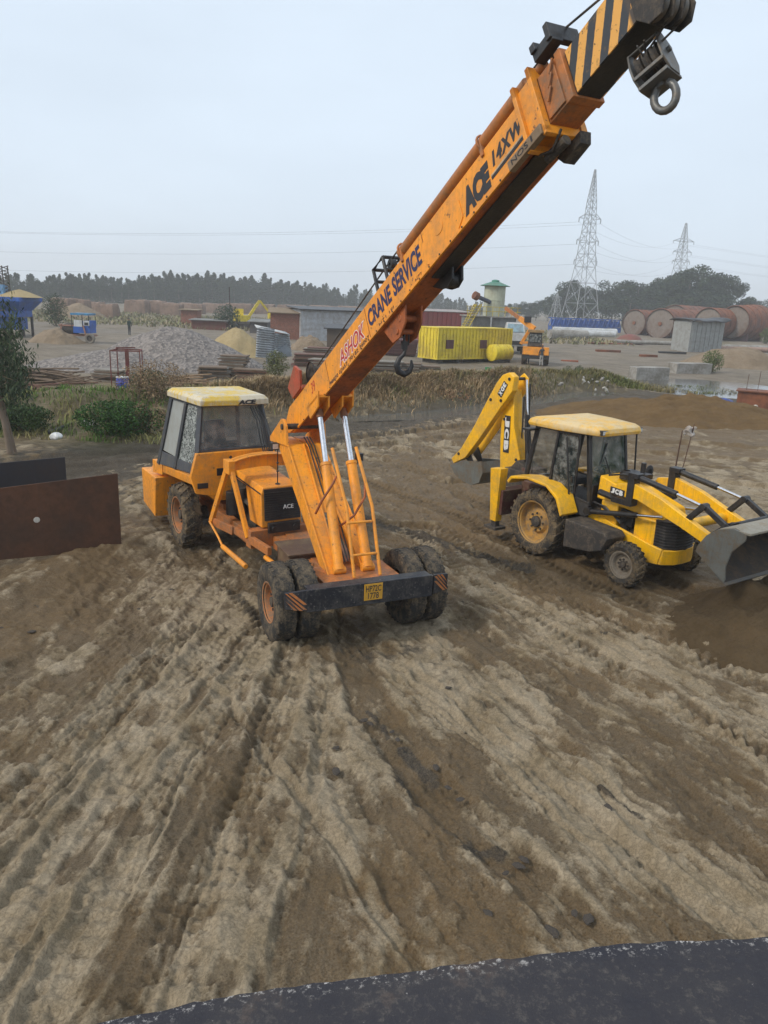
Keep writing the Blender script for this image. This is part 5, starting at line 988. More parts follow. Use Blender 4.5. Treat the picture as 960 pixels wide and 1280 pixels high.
# pylons and wires
GALV = surf('galvanised_steel', (.38, .40, .42), .5, amt=.1, metal=.2)
def pylon(px, ytop, ybase, Y, wb, arms, label, th=.10):
    top = A(px, ytop, Y); H = top.z-0.0; root = empty('pylon', (top.x, Y, 0), rz=.35, label=label, cat='pylon')
    W_ = lambda z: np.interp(z/H, [0, .38, .72, .78, 1.0], [wb/2, wb*.25, wb*.13, wb*.12, .08])
    m = MB(); lv = [0]; 
    while lv[-1] < H*.97: lv.append(min(lv[-1]+max(1.7*W_(lv[-1]), H*.03), H))
    for sx, sy in ((-1, -1), (1, -1), (1, 1), (-1, 1)): m.tube([(sx*W_(z), sy*W_(z), z) for z in lv], th, 4)
    for z0, z1 in zip(lv[:-1], lv[1:]):
        a, c = W_(z0), W_(z1)
        for sx, sy, tx, ty_ in ((-1, -1, 1, -1), (1, -1, 1, 1), (1, 1, -1, 1), (-1, 1, -1, -1)):
            m.tube([(sx*a, sy*a, z0), (tx*c, ty_*c, z1)], th*.55, 3); m.tube([(tx*a, ty_*a, z0), (sx*c, sy*c, z1)], th*.55, 3); m.tube([(sx*c, sy*c, z1), (tx*c, ty_*c, z1)], th*.5, 3)
    m.obj('lattice_tower', GALV, root); tips = []
    for fz, L_ in arms:
        z = H*fz; m = MB(); w_ = W_(z)
        for s in (-1, 1):
            for sy in (-1, 1): m.tube([(s*w_, sy*w_, z), (s*L_, 0, z+.2)], th*.6, 3); m.tube([(s*w_, sy*w_, z+H*.03), (s*L_, 0, z+.2)], th*.6, 3)
            m.tube([(s*L_, 0, z+.2), (s*L_, 0, z-.9)], .12, 5); tips.append(Matrix.Translation((top.x, Y, 0)) @ Matrix.Rotation(.35, 4, 'Z') @ Vector((s*L_, 0, z-.9)))
        m.obj('crossarm', GALV, root)
    return tips
T1 = pylon(744.5, 209, 397, 205, 7.6, ((.69, 3.2), (.555, 3.2), (.43, 3.4)), 'tall nearer lattice pylon standing left of the grove')
T2 = pylon(858.5, 275, 387, 330, 10.0, ((.80, 5.2), (.70, 4.6), (.61, 4.4)), 'shorter farther lattice pylon above the right tank shells', th=.14)
T3 = pylon(697, 366, 404, 270, 5.0, ((.85, 1.6), (.6, 1.6)), 'small lattice pylon at the left end of the grove')
WIRE = flat('wire_grey', (.25, .27, .29), .6); wn_ = 0
def wire(a, b_, sag, label):
    a, b_ = Vector(a), Vector(b_); m = MB(); m.tube([(a.lerp(b_, t/16)-a)-Vector((0, 0, sag*4*(t/16)*(1-t/16))) for t in range(17)], .022, 4); o = m.obj('power_line', WIRE); o.location = a; tag(o, label, 'power line', 'power lines between the pylons')
for i in range(6): wire(T1[i], T2[i], 3.5, 'thin grey wire between the tall and the far pylon')
for i in range(6): wire(T2[i], T2[i]+Vector((230, 60, -3)), 4, 'thin grey wire running right from the far pylon')
for i, z in ((0, 0), (2, 0), (4, 0), (1, 0)): wire(T1[i], T1[i]+Vector((-330, 40, -2)), 6, 'thin grey wire running left from the tall pylon across the sky')

# boxes of all kinds
def sited(name, label, cat, pa, pb, base_y=None, group=None):
    """empty at the first corner with x along the front edge; returns root and length"""
    a, b_ = pa, pb; L_ = math.hypot(b_[0]-a[0], b_[1]-a[1]); root = empty(name, (a[0], a[1], min(hz(a[0], a[1]), hz(b_[0], b_[1]))), yawp(a, b_), label, cat, group); return root, L_
CY = pattern('yellow_corrugated', 'corrugated', (.62, .47, .03), (.45, .32, .05), 1.7, .55, 'X', .9)
a = gp(543, 457); a = Vector((3.9, 64.6, 0)); e = Vector((10.9, 70.2, 0)); root, L_ = sited('site_container', 'long yellow corrugated site container with two small maroon windows', 'container', a, e)
hgt = 3.0; m = MB(); N = 46
for k in range(N):
    x0 = L_*k/N; d = .0 if k % 2 else .05; m.box(x0, x0+L_/N, d, d+.03, .45, hgt-.1)
for k in range(12):
    y0 = 2.5*k/12; d = .0 if k % 2 else .05; m.box(d, d+.03, y0, y0+2.5/12, .45, hgt-.1); m.box(L_-.03-d, L_-d, y0, y0+2.5/12, .45, hgt-.1)
m.box(0, L_, 2.44, 2.5, .45, hgt-.1); YCN = surf('container_yellow', (.78, .60, .03), .55, dirt=(.30, .19, .06), amt=.35, sc=.6, chip=(.2, .09, .04)); m.obj('wall', YCN, root)
m = MB(); m.box(-.02, L_+.02, -.02, 2.52, hgt-.1, hgt); m.box(-.02, L_+.02, -.02, 2.52, .36, .46); m.box(-.03, .07, -.03, .07, .4, hgt); m.box(L_-.07, L_+.03, -.03, .07, .4, hgt); m.obj('frame', YCN, root)
for x in (.95, 4.95): w_ = MB(); w_.box(x, x+.85, -.03, .04, 1.25, 2.0); o = w_.obj('window', DARKM, root); w_ = MB(); w_.box(x-.05, x+.9, -.04, -.03, 1.2, 1.25); w_.box(x-.05, x+.9, -.04, -.03, 2.0, 2.05); w_.obj('window_trim', YCN, o)
for x in (.3, 2.6, 5.2, 7.6): m = MB(); m.box(x, x+.5, .2, 2.2, -.1, .36); m.obj('support', GREYM, root)
# tank on its side in front of the container
root = empty('fuel_tank', (9.6, 68.0, hz(9.6, 68)), rz=.62, label='short yellow cylindrical tank lying in front of the container', cat='tank')
m = MB(); m.lathe([(-1.05, .001), (-1.12, .4), (-1.02, .66), (-1.0, .72), (1.0, .72), (1.02, .66), (1.12, .4), (1.05, .001)], (0, 0, .85), 'x', 32); m.obj('shell', YCN, root)
for x in (-.5, .5): m = MB(); m.lathe([(-.05, .725), (-.05, .75), (.05, .75), (.05, .725)], (x, 0, .85), 'x', 32); m.obj('band', YCN, root)
m = MB(); m.box(-.8, .8, -.5, .5, 0, .3); m.obj('cradle', GREYM, root)
# batching tower: block room, silo with green cap, rails, stairs, feed pipe
root = empty('batching_plant', (12.0, 82, hz(12, 82)), rz=.15, label='cream silo tower with a green conical cap on a grey block room with yellow rails', cat='batching plant')
sc_ = .088
zt = A(620, 397, 82).z; X = lambda px: A(px, 397, 82).x-12.0; Z = lambda py: A(621, py, 82).z-root.location.z
m = MB(); m.box(X(590), X(646), 0, 5, 0, Z(397)); m.obj('block_room', GREYS, root)
m = MB(); m.box(X(588), X(649), -.3, 5.2, Z(397), Z(395.5)); m.obj('platform', CONC, root)
CREAM = surf('cream_paint', (.45, .47, .36), .7, dirt=(.3, .28, .2), amt=.5, sc=.7)
m = MB(); m.lathe([(Z(395.5), 1.12), (Z(376), 1.12), (Z(375.8), 1.16), (Z(375.3), 1.16), (Z(375), 1.12), (Z(357), 1.12)], (X(621), 1.6, 0), 'z', 16); m.obj('silo', CREAM, root)
m = MB(); m.lathe([(Z(357.5), 1.6), (Z(357), 1.65), (Z(352), .5), (Z(352), .42), (Z(350), .42), (Z(349), .1)], (X(621), 1.6, 0), 'z', 8); m.obj('roof_cap', surf('green_roof', (.07, .24, .17), .6, amt=.3, sc=1), root)
RAILY = surf('rail_yellow', (.55, .42, .04), .6)
m = MB()
for px in range(582, 652, 8): m.tube([(X(px), -.25, Z(395.5)), (X(px), -.25, Z(384))], .035, 5)
for py in (384, 389.5): m.tube([(X(580), -.25, Z(py)), (X(650), -.25, Z(py))], .03, 5)
m.obj('railing', RAILY, root)
m = MB(); 
for dy in (-.3, -1.1): m.tube([(X(576), dy, Z(410)), (X(590), dy, Z(381))], .06, 6); m.tube([(X(582), dy, Z(410)), (X(597), dy, Z(381))], .05, 6)
for k in range(9): t = k/8; m.box(X(578+13*t)-.3, X(578+13*t)+.45, -1.1, -.3, Z(409-26*t)-.03, Z(409-26*t)+.03)
m.obj('stairs', RAILY, root)
m = MB(); m.tube([(X(592), .2, Z(371)), (X(613), .8, Z(378))], .22, 12); pf = m.obj('feed_pipe', surf('dark_blue_pipe', (.05, .07, .12), .6), root); m = MB(); m.tube([(X(590), .1, Z(370)), (X(595), .25, Z(372.2))], .42, 14); m.obj('intake', RUST, pf)
m = MB(); m.tube([(X(612), -.5, Z(423)), (X(612), -.5, Z(397))], .08, 8); m.obj('down_pipe', WHITEP, root)
# red corrugated wall
a = A(526, 405, 100); e = A(590, 405, 104); root, L_ = sited('red_shed', 'long red corrugated shed behind the yellow container', 'shed', a, e); H_ = A(556, 389, 102).z
m = MB(); N = int(L_/.35)
for k in range(N): m.box(L_*k/N, L_*(k+1)/N, 0 if k % 2 else .08, .12, 0, H_)
m.box(0, .1, .12, 4, 0, H_); m.box(L_-.1, L_, .12, 4, 0, H_); REDC = surf('red_sheet', (.30, .05, .045), .6, dirt=(.18, .08, .06), amt=.4, sc=.4); m.obj('wall', REDC, root)
m = MB(); m.hexa([(-.1, -.15, H_), (L_+.1, -.15, H_), (L_+.1, 4.2, H_+.25), (-.1, 4.2, H_+.25)], [(-.1, -.15, H_+.08), (L_+.1, -.15, H_+.08), (L_+.1, 4.2, H_+.33), (-.1, 4.2, H_+.33)]); m.obj('roof', surf('pale_sheet', (.35, .3, .28), .6), root)
def shed(name, label, cat, pxa, pxb, Ya, Yb, ytop, depth, wall, roof, wn='wall', lean=.3, group=None):
    a = A(pxa, 400, Ya); e = A(pxb, 400, Yb); root, L_ = sited(name, label, cat, a, e, group=group); H_ = A((pxa+pxb)/2, ytop, (Ya+Yb)/2).z-root.location.z
    m = MB(); m.box(0, L_, 0, .15, 0, H_); m.box(0, .15, .15, depth, 0, H_); m.box(L_-.15, L_, .15, depth, 0, H_); m.box(.15, L_-.15, depth-.15, depth, 0, H_); m.obj(wn, wall, root)
    m = MB(); m.hexa([(-.3, -.4, H_+.01), (L_+.3, -.4, H_+.01), (L_+.3, depth+.2, H_+lean), (-.3, depth+.2, H_+lean)], [(-.3, -.4, H_+.12), (L_+.3, -.4, H_+.12), (L_+.3, depth+.2, H_+lean+.12), (-.3, depth+.2, H_+lean+.12)]); m.obj('roof', roof, root); return root, L_, H_
BRICK = pattern('red_brick', 'brick', (.26, .085, .05), (.22, .17, .13), 3.2); CORR = pattern('galvanised_corrugated', 'corrugated', (.46, .49, .52), (.28, .25, .23), 2.2, .45, 'Z', .8)
shed('corrugated_shed', 'grey corrugated metal shed with a thin dark roof edge behind the boom', 'shed', 376, 470, 92, 96, 389, 5, CORR, BLACK)
shed('brick_hut', 'red brick hut with a crumbling top beside the corrugated shed', 'hut', 338, 376, 92, 92.5, 392, 4, BRICK, DUST, lean=.5)
shed('plank_hut', 'dark brown boarded hut in front of the corrugated shed', 'hut', 409, 450, 80, 80, 412, 3, surf('dark_boards', (.10, .075, .06), .9, sc=2), BLACK)
shed('brick_stack', 'dark red square brick stack behind the gravel heap', 'brick stack', 226, 246, 122, 122, 388, 3, BRICK, DUST, lean=.1)
shed('brick_stack', 'long low dark red brick stack behind the gravel heap', 'brick stack', 239, 282, 112, 112, 401, 3, surf('dark_brick', (.15, .05, .04), .9, sc=1), GREYS, lean=.1)
shed('block_hut', 'small dark grey hut left of the brick hut', 'hut', 312, 334, 105, 105, 403, 3, surf('dark_block', (.09, .09, .10), .9), GREYS)
a = A(303, 400, 118); root = empty('loading_excavator', (a.x, 118, 0), rz=.4, label='tiny far yellow excavator between the brick stacks and brick hut', cat='excavator')
m = MB(); m.box(-1.2, 1.0, -1, 1, 1.1, 2.0); m.box(-1.1, .2, .1, 1, 2.0, 2.9); m.obj('body', YCN, root); m = MB(); m.box(-1.6, 1.6, -1.2, -.7, 0, 1.0); m.box(-1.6, 1.6, .7, 1.2, 0, 1.0); m.obj('track', GREYM, root, bevel=.2)
m = MB(); m.bar((.9, -.3, 1.8), (2.6, -.3, 4.2), .3, .4); m.bar((2.6, -.3, 4.2), (4.2, -.3, 2.4), .25, .3); m.box(3.9, 4.7, -.7, .1, 1.6, 2.4); m.obj('arm', YCN, root)
m = MB(); m.tube([(-1.6, 1.5, 0), (-1.6, 1.5, 6)], .08, 6); m.obj('post', GREYM, root)
# leaning corrugated sheets
a = A(320, 400, 57.2); e = A(364, 400, 58.2); root = empty('sheet_shelter', (a.x, 57.2, hz(a.x, 57.2)), rz=yawp(a, e), label='upright bundle of shiny corrugated sheets with a pale top behind the cab', cat='sheet bundle')
Z = lambda py: A(340, py, 57.5).z-root.location.z; L_ = (e-a).length
def csheet(m, q, n=26, amp=.035):           # q: four corners, waves run across the rows
    a, b_, c, d = [Vector(x) for x in q]; nn = (b_-a).cross(d-a).normalized()
    m.grid(lambda u, v: a.lerp(b_, u).lerp(d.lerp(c, u), v)+nn*amp*math.sin(v*n*2*math.pi), 4, n*6)
SHM = surf('shiny_sheet', (.42, .45, .48), .35, dirt=(.22, .20, .18), amt=.4, sc=1.2, metal=.5)
m = MB(); csheet(m, [(-.05, 0, .5), (L_*.48, -.35, .45), (L_*.50, -.30, Z(411)), (.08, .05, Z(409))], 13, .06); m.obj('sheet', SHM, root, solid=.01, fix=False)
m = MB(); csheet(m, [(L_*.46, -.36, .42), (L_*1.05, .2, .6), (L_*.97, .25, Z(418)), (L_*.50, -.30, Z(416))], 12, .06); m.obj('sheet', SHM, root, solid=.01, fix=False)
m = MB(); csheet(m, [(L_*.50, -.45, .5), (L_*1.0, -.1, .7), (L_*.9, .0, Z(428)), (L_*.55, -.4, Z(440))], 14); m.obj('sheet', SHM, root, solid=.01, fix=False)
m = MB(); csheet(m, [(.0, -.1, Z(410)), (L_*.95, -.2, Z(418)), (L_*.9, 1.0, Z(415)), (.1, 1.0, Z(407))], 4, .03); m.obj('top_sheet', WHITEP, root, solid=.02, fix=False)
m = MB(); m.box(.9, 1.7, .1, .7, -.3, .5); m.obj('stand', surf('blue_grey_board', (.12, .14, .17), .8), root)
# plank and board stacks
PLK = [surf('grey_board', (.24, .22, .19), .9, sc=2), surf('brown_board', (.17, .12, .085), .9, sc=2), surf('red_brown_board', (.15, .07, .055), .9, sc=2)]
def stack(px, py, w_, d_, n_, label, k, seed, th=.07):
    p = gp(px, py); root = empty('board_stack', (p.x, p.y, p.z), rz=.1*((seed*7) % 5-2), label=label, cat='board stack'); r_ = random.Random(seed)
    for i in range(n_):
        m = MB(); x = r_.uniform(-.12, .12); y = r_.uniform(-.12, .12); l_ = w_*r_.uniform(.85, 1.1); zt_ = i*th*1.35
        m.hexa([(x-l_/2, y-d_/2, zt_), (x+l_/2, y-d_/2, zt_+r_.uniform(-.02, .02)), (x+l_/2, y+d_/2, zt_), (x-l_/2, y+d_/2, zt_)], [(x-l_/2, y-d_/2, zt_+th), (x+l_/2, y-d_/2, zt_+th), (x+l_/2, y+d_/2, zt_+th), (x-l_/2, y+d_/2, zt_+th)]); m.obj('board', PLK[(k+i % 2) % 3], root)
for args in ((292, 470, 1.7, 1.2, 14, 'tall grey board stack left of the reeds, behind the cab roof', 0, 1), (268, 473, 1.8, 1.2, 8, 'low grey board stack at the foot of the gravel heap', 0, 2), (316, 474, 2.0, 1.0, 7, 'low brown board stack left of the leaning sheets', 1, 3),
    (386, 458, 2.2, 1.4, 10, 'brown board stack just behind the crane winch', 1, 4), (412, 462, 2.4, 1.4, 8, 'red brown board stack beside the winch stack', 2, 5), (400, 446, 2.6, 1.4, 9, 'farther red brown board stack behind the winch', 2, 6),
    (478, 470, 2.6, 1.2, 11, 'grey board stack right of the boom foot', 0, 7), (505, 470, 2.4, 1.2, 10, 'grey board stack behind the small hanging hook', 0, 8), (532, 470, 2.0, 1.2, 8, 'short grey board stack under the container corner', 0, 9), (137, 476, 1.6, 1.0, 7, 'dark board stack behind the red frame stand', 0, 10), (452, 470, 1.6, 1.2, 6, 'small dark board stack under the boom', 1, 11)): stack(*args)
for (xa, xb, ya, yb, yt, lab) in ((478, 522, 72, 72, 424, 'maroon steel bin behind the hanging hook, nearer one'), (484, 520, 76, 76, 413, 'maroon steel bin behind the hanging hook, farther and taller one')):
    a = A(xa, 440, ya); e = A(xb, 440, yb); root, L_ = sited('steel_bin', lab, 'bin', a, e); H_ = A(500, yt, ya).z
    m = MB(); m.hexa([(.2, 0, .1), (L_-.2, 0, .1), (L_-.2, 1.8, .1), (.2, 1.8, .1)], [(0, -.2, H_), (L_, -.2, H_), (L_, 2, H_), (0, 2, H_)]); m.obj('shell', DARKM, root); m = MB()
    for k in range(4): m.box(.05, L_-.05, -.26-.0, -.2, .3+k*(H_-.4)/4, .38+k*(H_-.4)/4)
    m.obj('rib', DARKM, root)
# pole piles
def poles(px, py, n_, l_, label, seed, spread=1.2, mat=None, hgt=.8, rz=0):
    p = gp(px, py); root = empty('pole_pile', (p.x, p.y, p.z), rz=rz); r_ = random.Random(seed); m = MB()
    for i in range(n_):
        x, y = r_.gauss(0, spread*.5), r_.gauss(0, .45); z = abs(r_.gauss(0, hgt*.45)); a = r_.gauss(0, .22); l2 = l_*r_.uniform(.6, 1.1); t = r_.gauss(0, .12)
        m.tube([(x-l2/2*math.cos(a), y-l2/2*math.sin(a), max(z-l2/2*t, .03)), (x, y, z+.03), (x+l2/2*math.cos(a), y+l2/2*math.sin(a), max(z+l2/2*t, .03))], r_.uniform(.02, .05), 5)
    o = m.obj('pole_pile', mat or PLK[1]); o.location = root.location; o.rotation_euler = root.rotation_euler; bpy.data.objects.remove(root); return tag(o, label, 'pole pile')
poles(55, 478, 70, 3.2, 'wide pile of grey brown poles at the left, upper one', 1, 1.8); poles(45, 492, 55, 3.4, 'low pile of reddish poles at the left, nearer one', 2, 1.8, PLK[2], .35); poles(232, 482, 45, 2.4, 'jumbled pale wood pile left of the board stacks', 3, 1.0, surf('pale_wood', (.30, .20, .12), .9), .5)
poles(745, 492, 20, 2.0, 'dark driftwood pile beside the grey rubble', 5, .8, PLK[1], .2)
# blue hopper and lattice mast at the left edge
yb = 76; a = A(-30, 400, yb); root = empty('blue_hopper', (A(10, 400, yb).x, yb, hz(-39, yb)), label='bright blue steel hopper on legs behind the drooping tree', cat='hopper')
X = lambda px: A(px, 400, yb).x-root.location.x; Z = lambda py: A(10, py, yb).z-root.location.z
m = MB(); m.hexa([(X(-35), 0, Z(388)), (X(24), 0, Z(388)), (X(24), 3, Z(388)), (X(-35), 3, Z(388))], [(X(-40), -1, Z(376)), (X(32), -1, Z(376)), (X(32), 4, Z(376)), (X(-40), 4, Z(376))]); m.box(X(-40), X(32), -1, 4, Z(376), Z(371)); m.obj('bin', BLUEP, root)
m = MB(); m.box(X(-30), X(24), .1, 2.9, Z(396), Z(388)); m.box(X(-10), X(20), .4, 2.4, Z(412), Z(397)); m.obj('lower_bin', BLUEP, root)
for px in (-28, 10, 22): m = MB(); m.box(X(px), X(px)+.2, .1, .3, 0, Z(396)); m.box(X(px), X(px)+.2, 2.7, 2.9, 0, Z(396)); m.obj('leg', GREYM, root)
m = MB()
for px in (-3, 3, 10): m.tube([(X(px), 1, Z(371)), (X(px)-.1, 1, Z(332))], .06, 5)
for k in range(9): z0 = Z(371)+(Z(332)-Z(371))*k/9; z1 = Z(371)+(Z(332)-Z(371))*(k+1)/9; m.tube([(X(-3), 1, z0), (X(10), 1, z1)], .04, 4); m.tube([(X(10), 1, z0), (X(-3), 1, z1)], .04, 4)
m.obj('lattice_mast', GREYM, root); m = MB(); m.box(X(-8), X(4), .5, 1.5, Z(371), Z(356)); m.obj('housing', surf('light_blue_paint', (.15, .35, .6), .6), root)
heapx = A(20, 372, yb+1); m = MB(); m.lathe([(0, 2.2), (.5, .9), (.75, .05)], (X(18), 1.5, Z(371)), 'z', 20); m.obj('sand_load', SANDM, root)
# blue mixer truck
p = gp(99, 428); root = empty('mixer_truck', (p.x, p.y, p.z), rz=.0, label='small blue and white mixer truck with a rusty drum frame', cat='mixer truck'); s_ = .077
m = MB(); m.box(-.2, 1.35, -.7, .9, .9, 1.5); m.box(.75, 1.4, -.7, .9, 1.5, 2.05); m.obj('cab_body', BLUEP, root); m = MB(); m.box(-.35, 1.35, -.8, 1.0, 2.55, 2.72); m.obj('canopy', surf('teal_blue', (.03, .22, .42), .5), root)
m = MB(); m.box(-.1, .7, -.72, -.66, 1.5, 2.1); m.box(.8, 1.35, -.74, -.70, 1.6, 2.05); m.obj('white_panel', WHITEP, root); m = MB(); m.box(.9, 1.25, -.76, -.74, 1.65, 1.9); m.obj('window', BLACK, root)
m = MB()
for x in (-.3, .7, 1.3): m.tube([(x, -.7, 1.4), (x, -.7, 2.6)], .04, 5)
m.obj('canopy_post', BLACK, root)
m = MB(); m.box(-1.9, 1.6, -.5, .5, .62, .78); m.bar((-1.6, -.55, .7), (-1.3, -.55, 1.7), .1, .12); m.bar((1.0, -.8, .7), (.8, -.8, 1.6), .1, .12); m.box(-1.6, 1.0, -.6, -.5, 1.5, 1.62); m.obj('frame', surf('salmon_frame', (.35, .17, .12), .7), root)
m = MB(); m.lathe([(-.9, .3), (-.4, .55), (.4, .55), (.8, .35)], (-.6, 0, 1.25), 'x', 20); m.obj('drum', GREYM, root)
for x in (-1.25, 1.35):
    w_ = MB(); w_.lathe([(-.12, .28), (-.14, .40), (-.08, .47), (.08, .47), (.14, .40), (.12, .28)], (x, -.75, .45), 'y', 28); w_.obj('wheel', surf('dusty_tyre', (.22, .20, .17), .9), root); q_ = MB(); q_.lathe([(-.10, .28), (-.04, .2), (-.04, .001)], (x, -.75, .45), 'y', 20); q_.obj('rim', GREYM, root)
# red frame stand, blue drum
p = gp(160, 488); RF = surf('dull_red_paint', (.17, .03, .03), .7, sc=2); root = empty('frame_stand', (p.x, p.y, p.z), rz=.25, label='dull red steel frame stand open at the sides above the blue drum', cat='frame stand')
m = MB(); m.box(-.09, .09, .30, .48, 0, 2.05); m.obj('column', RF, root)
for x, y in ((-.72, -.5), (.68, -.5), (-.5, .75), (.72, .6)): m = MB(); m.box(x-.025, x+.025, y-.025, y+.025, 0, 2.0); m.obj('leg', RF, root)
m = MB()
for a, c in (((-.72, -.5, 2), (.68, -.5, 2)), ((.68, -.5, 2), (.72, .6, 2)), ((.72, .6, 2), (-.5, .75, 2)), ((-.5, .75, 2), (-.72, -.5, 2)), ((-.5, .2, 2.1), (.4, .6, 2.1))): m.bar(a, c, .05, .06)
m.obj('top_frame', RF, root)
p = gp(154, 492); root = empty('drum', (p.x, p.y, p.z), label='blue plastic drum with a white lid below the red frame stand', cat='drum'); DB = surf('blue_plastic', (.02, .05, .38), .45, amt=.3, sc=2)
m = MB(); m.lathe([(0, .001), (0, .28), (.04, .30), (.25, .31), (.27, .325), (.29, .31), (.52, .31), (.54, .325), (.56, .31), (.78, .29)], ax='z', n=24); m.obj('body', DB, root); m = MB(); m.lathe([(.78, .31), (.83, .31), (.84, .001)], ax='z', n=24); m.obj('lid', WHITEP, root)
def slab(px, py, l_, w_, h_, rz, mat, label, name='concrete_slab', cat='slab', tilt=0, group=None):
    p = gp(px, py); r_ = random.Random(px); m = MB(); j = lambda: r_.uniform(-.08, .08)*min(l_, w_)
    m.hexa([(-l_/2+j(), -w_/2+j(), -.05), (l_/2+j(), -w_/2+j(), -.05), (l_/2+j(), w_/2+j(), -.05), (-l_/2+j(), w_/2+j(), -.05)], [(-l_/2+j(), -w_/2+j(), h_), (l_/2+j(), -w_/2+j(), h_), (l_/2+j(), w_/2+j(), h_), (-l_/2+j(), w_/2+j(), h_)])
    o = m.obj(name, mat, bevel=.02); o.location = p; o.rotation_euler = (tilt, 0, rz); return tag(o, label, cat, group)
PALEC = surf('pale_concrete', (.50, .48, .43), .9, amt=.3)
slab(104, 496, 1.0, .5, .06, .2, PALEC, 'pale flat slab left of two others in the weeds'); slab(128, 493, .9, .5, .06, .1, PALEC, 'pale flat slab right of the others, below the blue drum'); slab(102, 508, .8, .4, .05, -.1, PALEC, 'small pale slab nearest, above the black pipe')
slab(91, 461, 1.3, .5, .05, .5, surf('red_board', (.32, .10, .10), .8), 'tilted pinkish red board on the ground left of the gravel', 'red_board', 'board', .25); slab(94, 464, .2, .15, .15, 0, surf('cyan_plastic', (.03, .3, .5), .5), 'small cyan plastic scrap beside the red board', 'plastic_scrap', 'scrap')
slab(417, 474, .5, .4, .12, .4, surf('bright_blue', (.02, .10, .6), .5), 'blue plastic sheet lump on the bank under the boom', 'plastic_sheet', 'sheet') if 0 else slab(471, 478, .55, .3, .12, .4, surf('bright_blue', (.02, .10, .6), .5), 'blue plastic sheet lump on the bank under the boom', 'plastic_sheet', 'sheet')
p = gp(70, 550); m = MB(); m.grid(lambda u, v: (.20*math.cos(2*math.pi*u)*math.sin(math.pi*v)*(1+.25*math.sin(3*u*6.28+4*v)), .13*math.sin(2*math.pi*u)*math.sin(math.pi*v)*(1+.3*math.sin(5*v+2*u*6.28)), .12+.13*math.cos(math.pi*v)*(1+.15*math.sin(4*u*6.28))), 24, 12); o = m.obj('plastic_bag', surf('white_plastic', (.75, .76, .76), .4, amt=.1)); o.location = p; tag(o, 'white knotted plastic bag lying in the grass above the dark plate', 'bag')
p = gp(111, 535); m = MB(); m.grid(lambda u, v: (.5*(u-.5)+.05*math.sin(9*v), .3*(v-.5), .12+.10*math.sin(7*u)*math.cos(5*v)+.1*math.sin(11*v)), 14, 10); o = m.obj('rag', surf('grey_rag', (.5, .48, .46), .9), solid=.01); o.location = p; tag(o, 'crumpled pale rag at the end of the black pipe', 'rag')
a = gp(60, 545); e = gp(114, 527); m = MB(); m.tube([(0, 0, .1), (e-a)*.5+Vector((0, 0, .14)), (e-a)+Vector((0, 0, .1))], .07, 10); o = m.obj('black_pipe', BLACK); o.location = a; tag(o, 'black pipe lying in the weeds behind the dark plate', 'pipe')
# concrete blocks, rubble
for (xa, ya_, xb, yb_, yt, d_, lab) in ((794, 477, 836, 474, 459, 1.0, 'left long grey concrete block beside the water'), (845, 467, 889, 468, 454, 1.2, 'right low concrete block behind the water')):
    a = gp(xa, ya_); e = gp(xb, yb_); root = None; L_ = (e-a).length; H_ = A(xa, yt, a.y).z-a.z; m = MB(); m.box(0, L_, 0, d_, -.4, H_); o = m.obj('concrete_block', CONC, bevel=.04); o.location = (a.x, a.y, a.z); o.rotation_euler = (0, 0, yawp(a, e)); tag(o, lab, 'concrete block')
def stone(seed, s, mat):
    import bmesh
    bm = bmesh.new(); bmesh.ops.create_icosphere(bm, subdivisions=2, radius=1); me = bpy.data.meshes.new('stone')
    for v in bm.verts:
        c = v.co; k = 1+.28*float(fbm(np.array([c.x*1.7+seed]), np.array([c.y*1.7+c.z*2.1]), 3)[0])*1.6; v.co = Vector((c.x*k*s[0], c.y*k*s[1], c.z*k*s[2]))
    bm.to_mesh(me); bm.free(); me.shade_smooth() if 0 else None; me.materials.append(mat); return me
sm = [stone(k, (1, .8, .55), PALEC if k % 2 else CONC) for k in range(4)]; r_ = random.Random(4)
for k in range(46):
    px = 700+60*r_.random(); py = 468+16*r_.random()+(px-700)*.10; p = gp(px, py); o = bpy.data.objects.new('rubble_stone', sm[k % 4]); COL.objects.link(o); s = r_.uniform(.06, .20); o.location = p+Vector((0, 0, s*.3)); o.scale = (s, s, s); o.rotation_euler = (r_.random(), r_.random(), r_.random()*6); tag(o, 'grey broken stone in the rubble patch left of the concrete blocks', 'stone', 'rubble stones beside the wet track')
cl = [stone(10+k, (1, .85, .4), surf('dark_clod', (.030, .026, .024), .85, dirt=(.10, .075, .05), amt=.7, sc=9)) for k in range(4)]
spots = [(455, 901), (463, 905), (490, 915), (497, 925), (500, 936), (420, 965), (192, 748), (213, 738), (176, 762), (655, 1075), (648, 1083), (632, 1092), (600, 1098), (545, 960), (560, 985), (575, 1000), (735, 1150), (718, 1142), (420, 935), (690, 1165), (610, 1142), (760, 1010), (560, 860), (1, 785), (40, 790)]
for k, (px, py) in enumerate(spots):
    p = gp(px, py); o = bpy.data.objects.new('mud_clod', cl[k % 4]); COL.objects.link(o); s = r_.uniform(.025, .055); o.location = p+Vector((0, 0, s*.15)); o.scale = (s*1.3, s, s*.8); o.rotation_euler = (0, 0, r_.random()*6); tag(o, 'dark wet clod of mud on the tracked ground in front', 'clod', 'dark mud clods on the near ground')
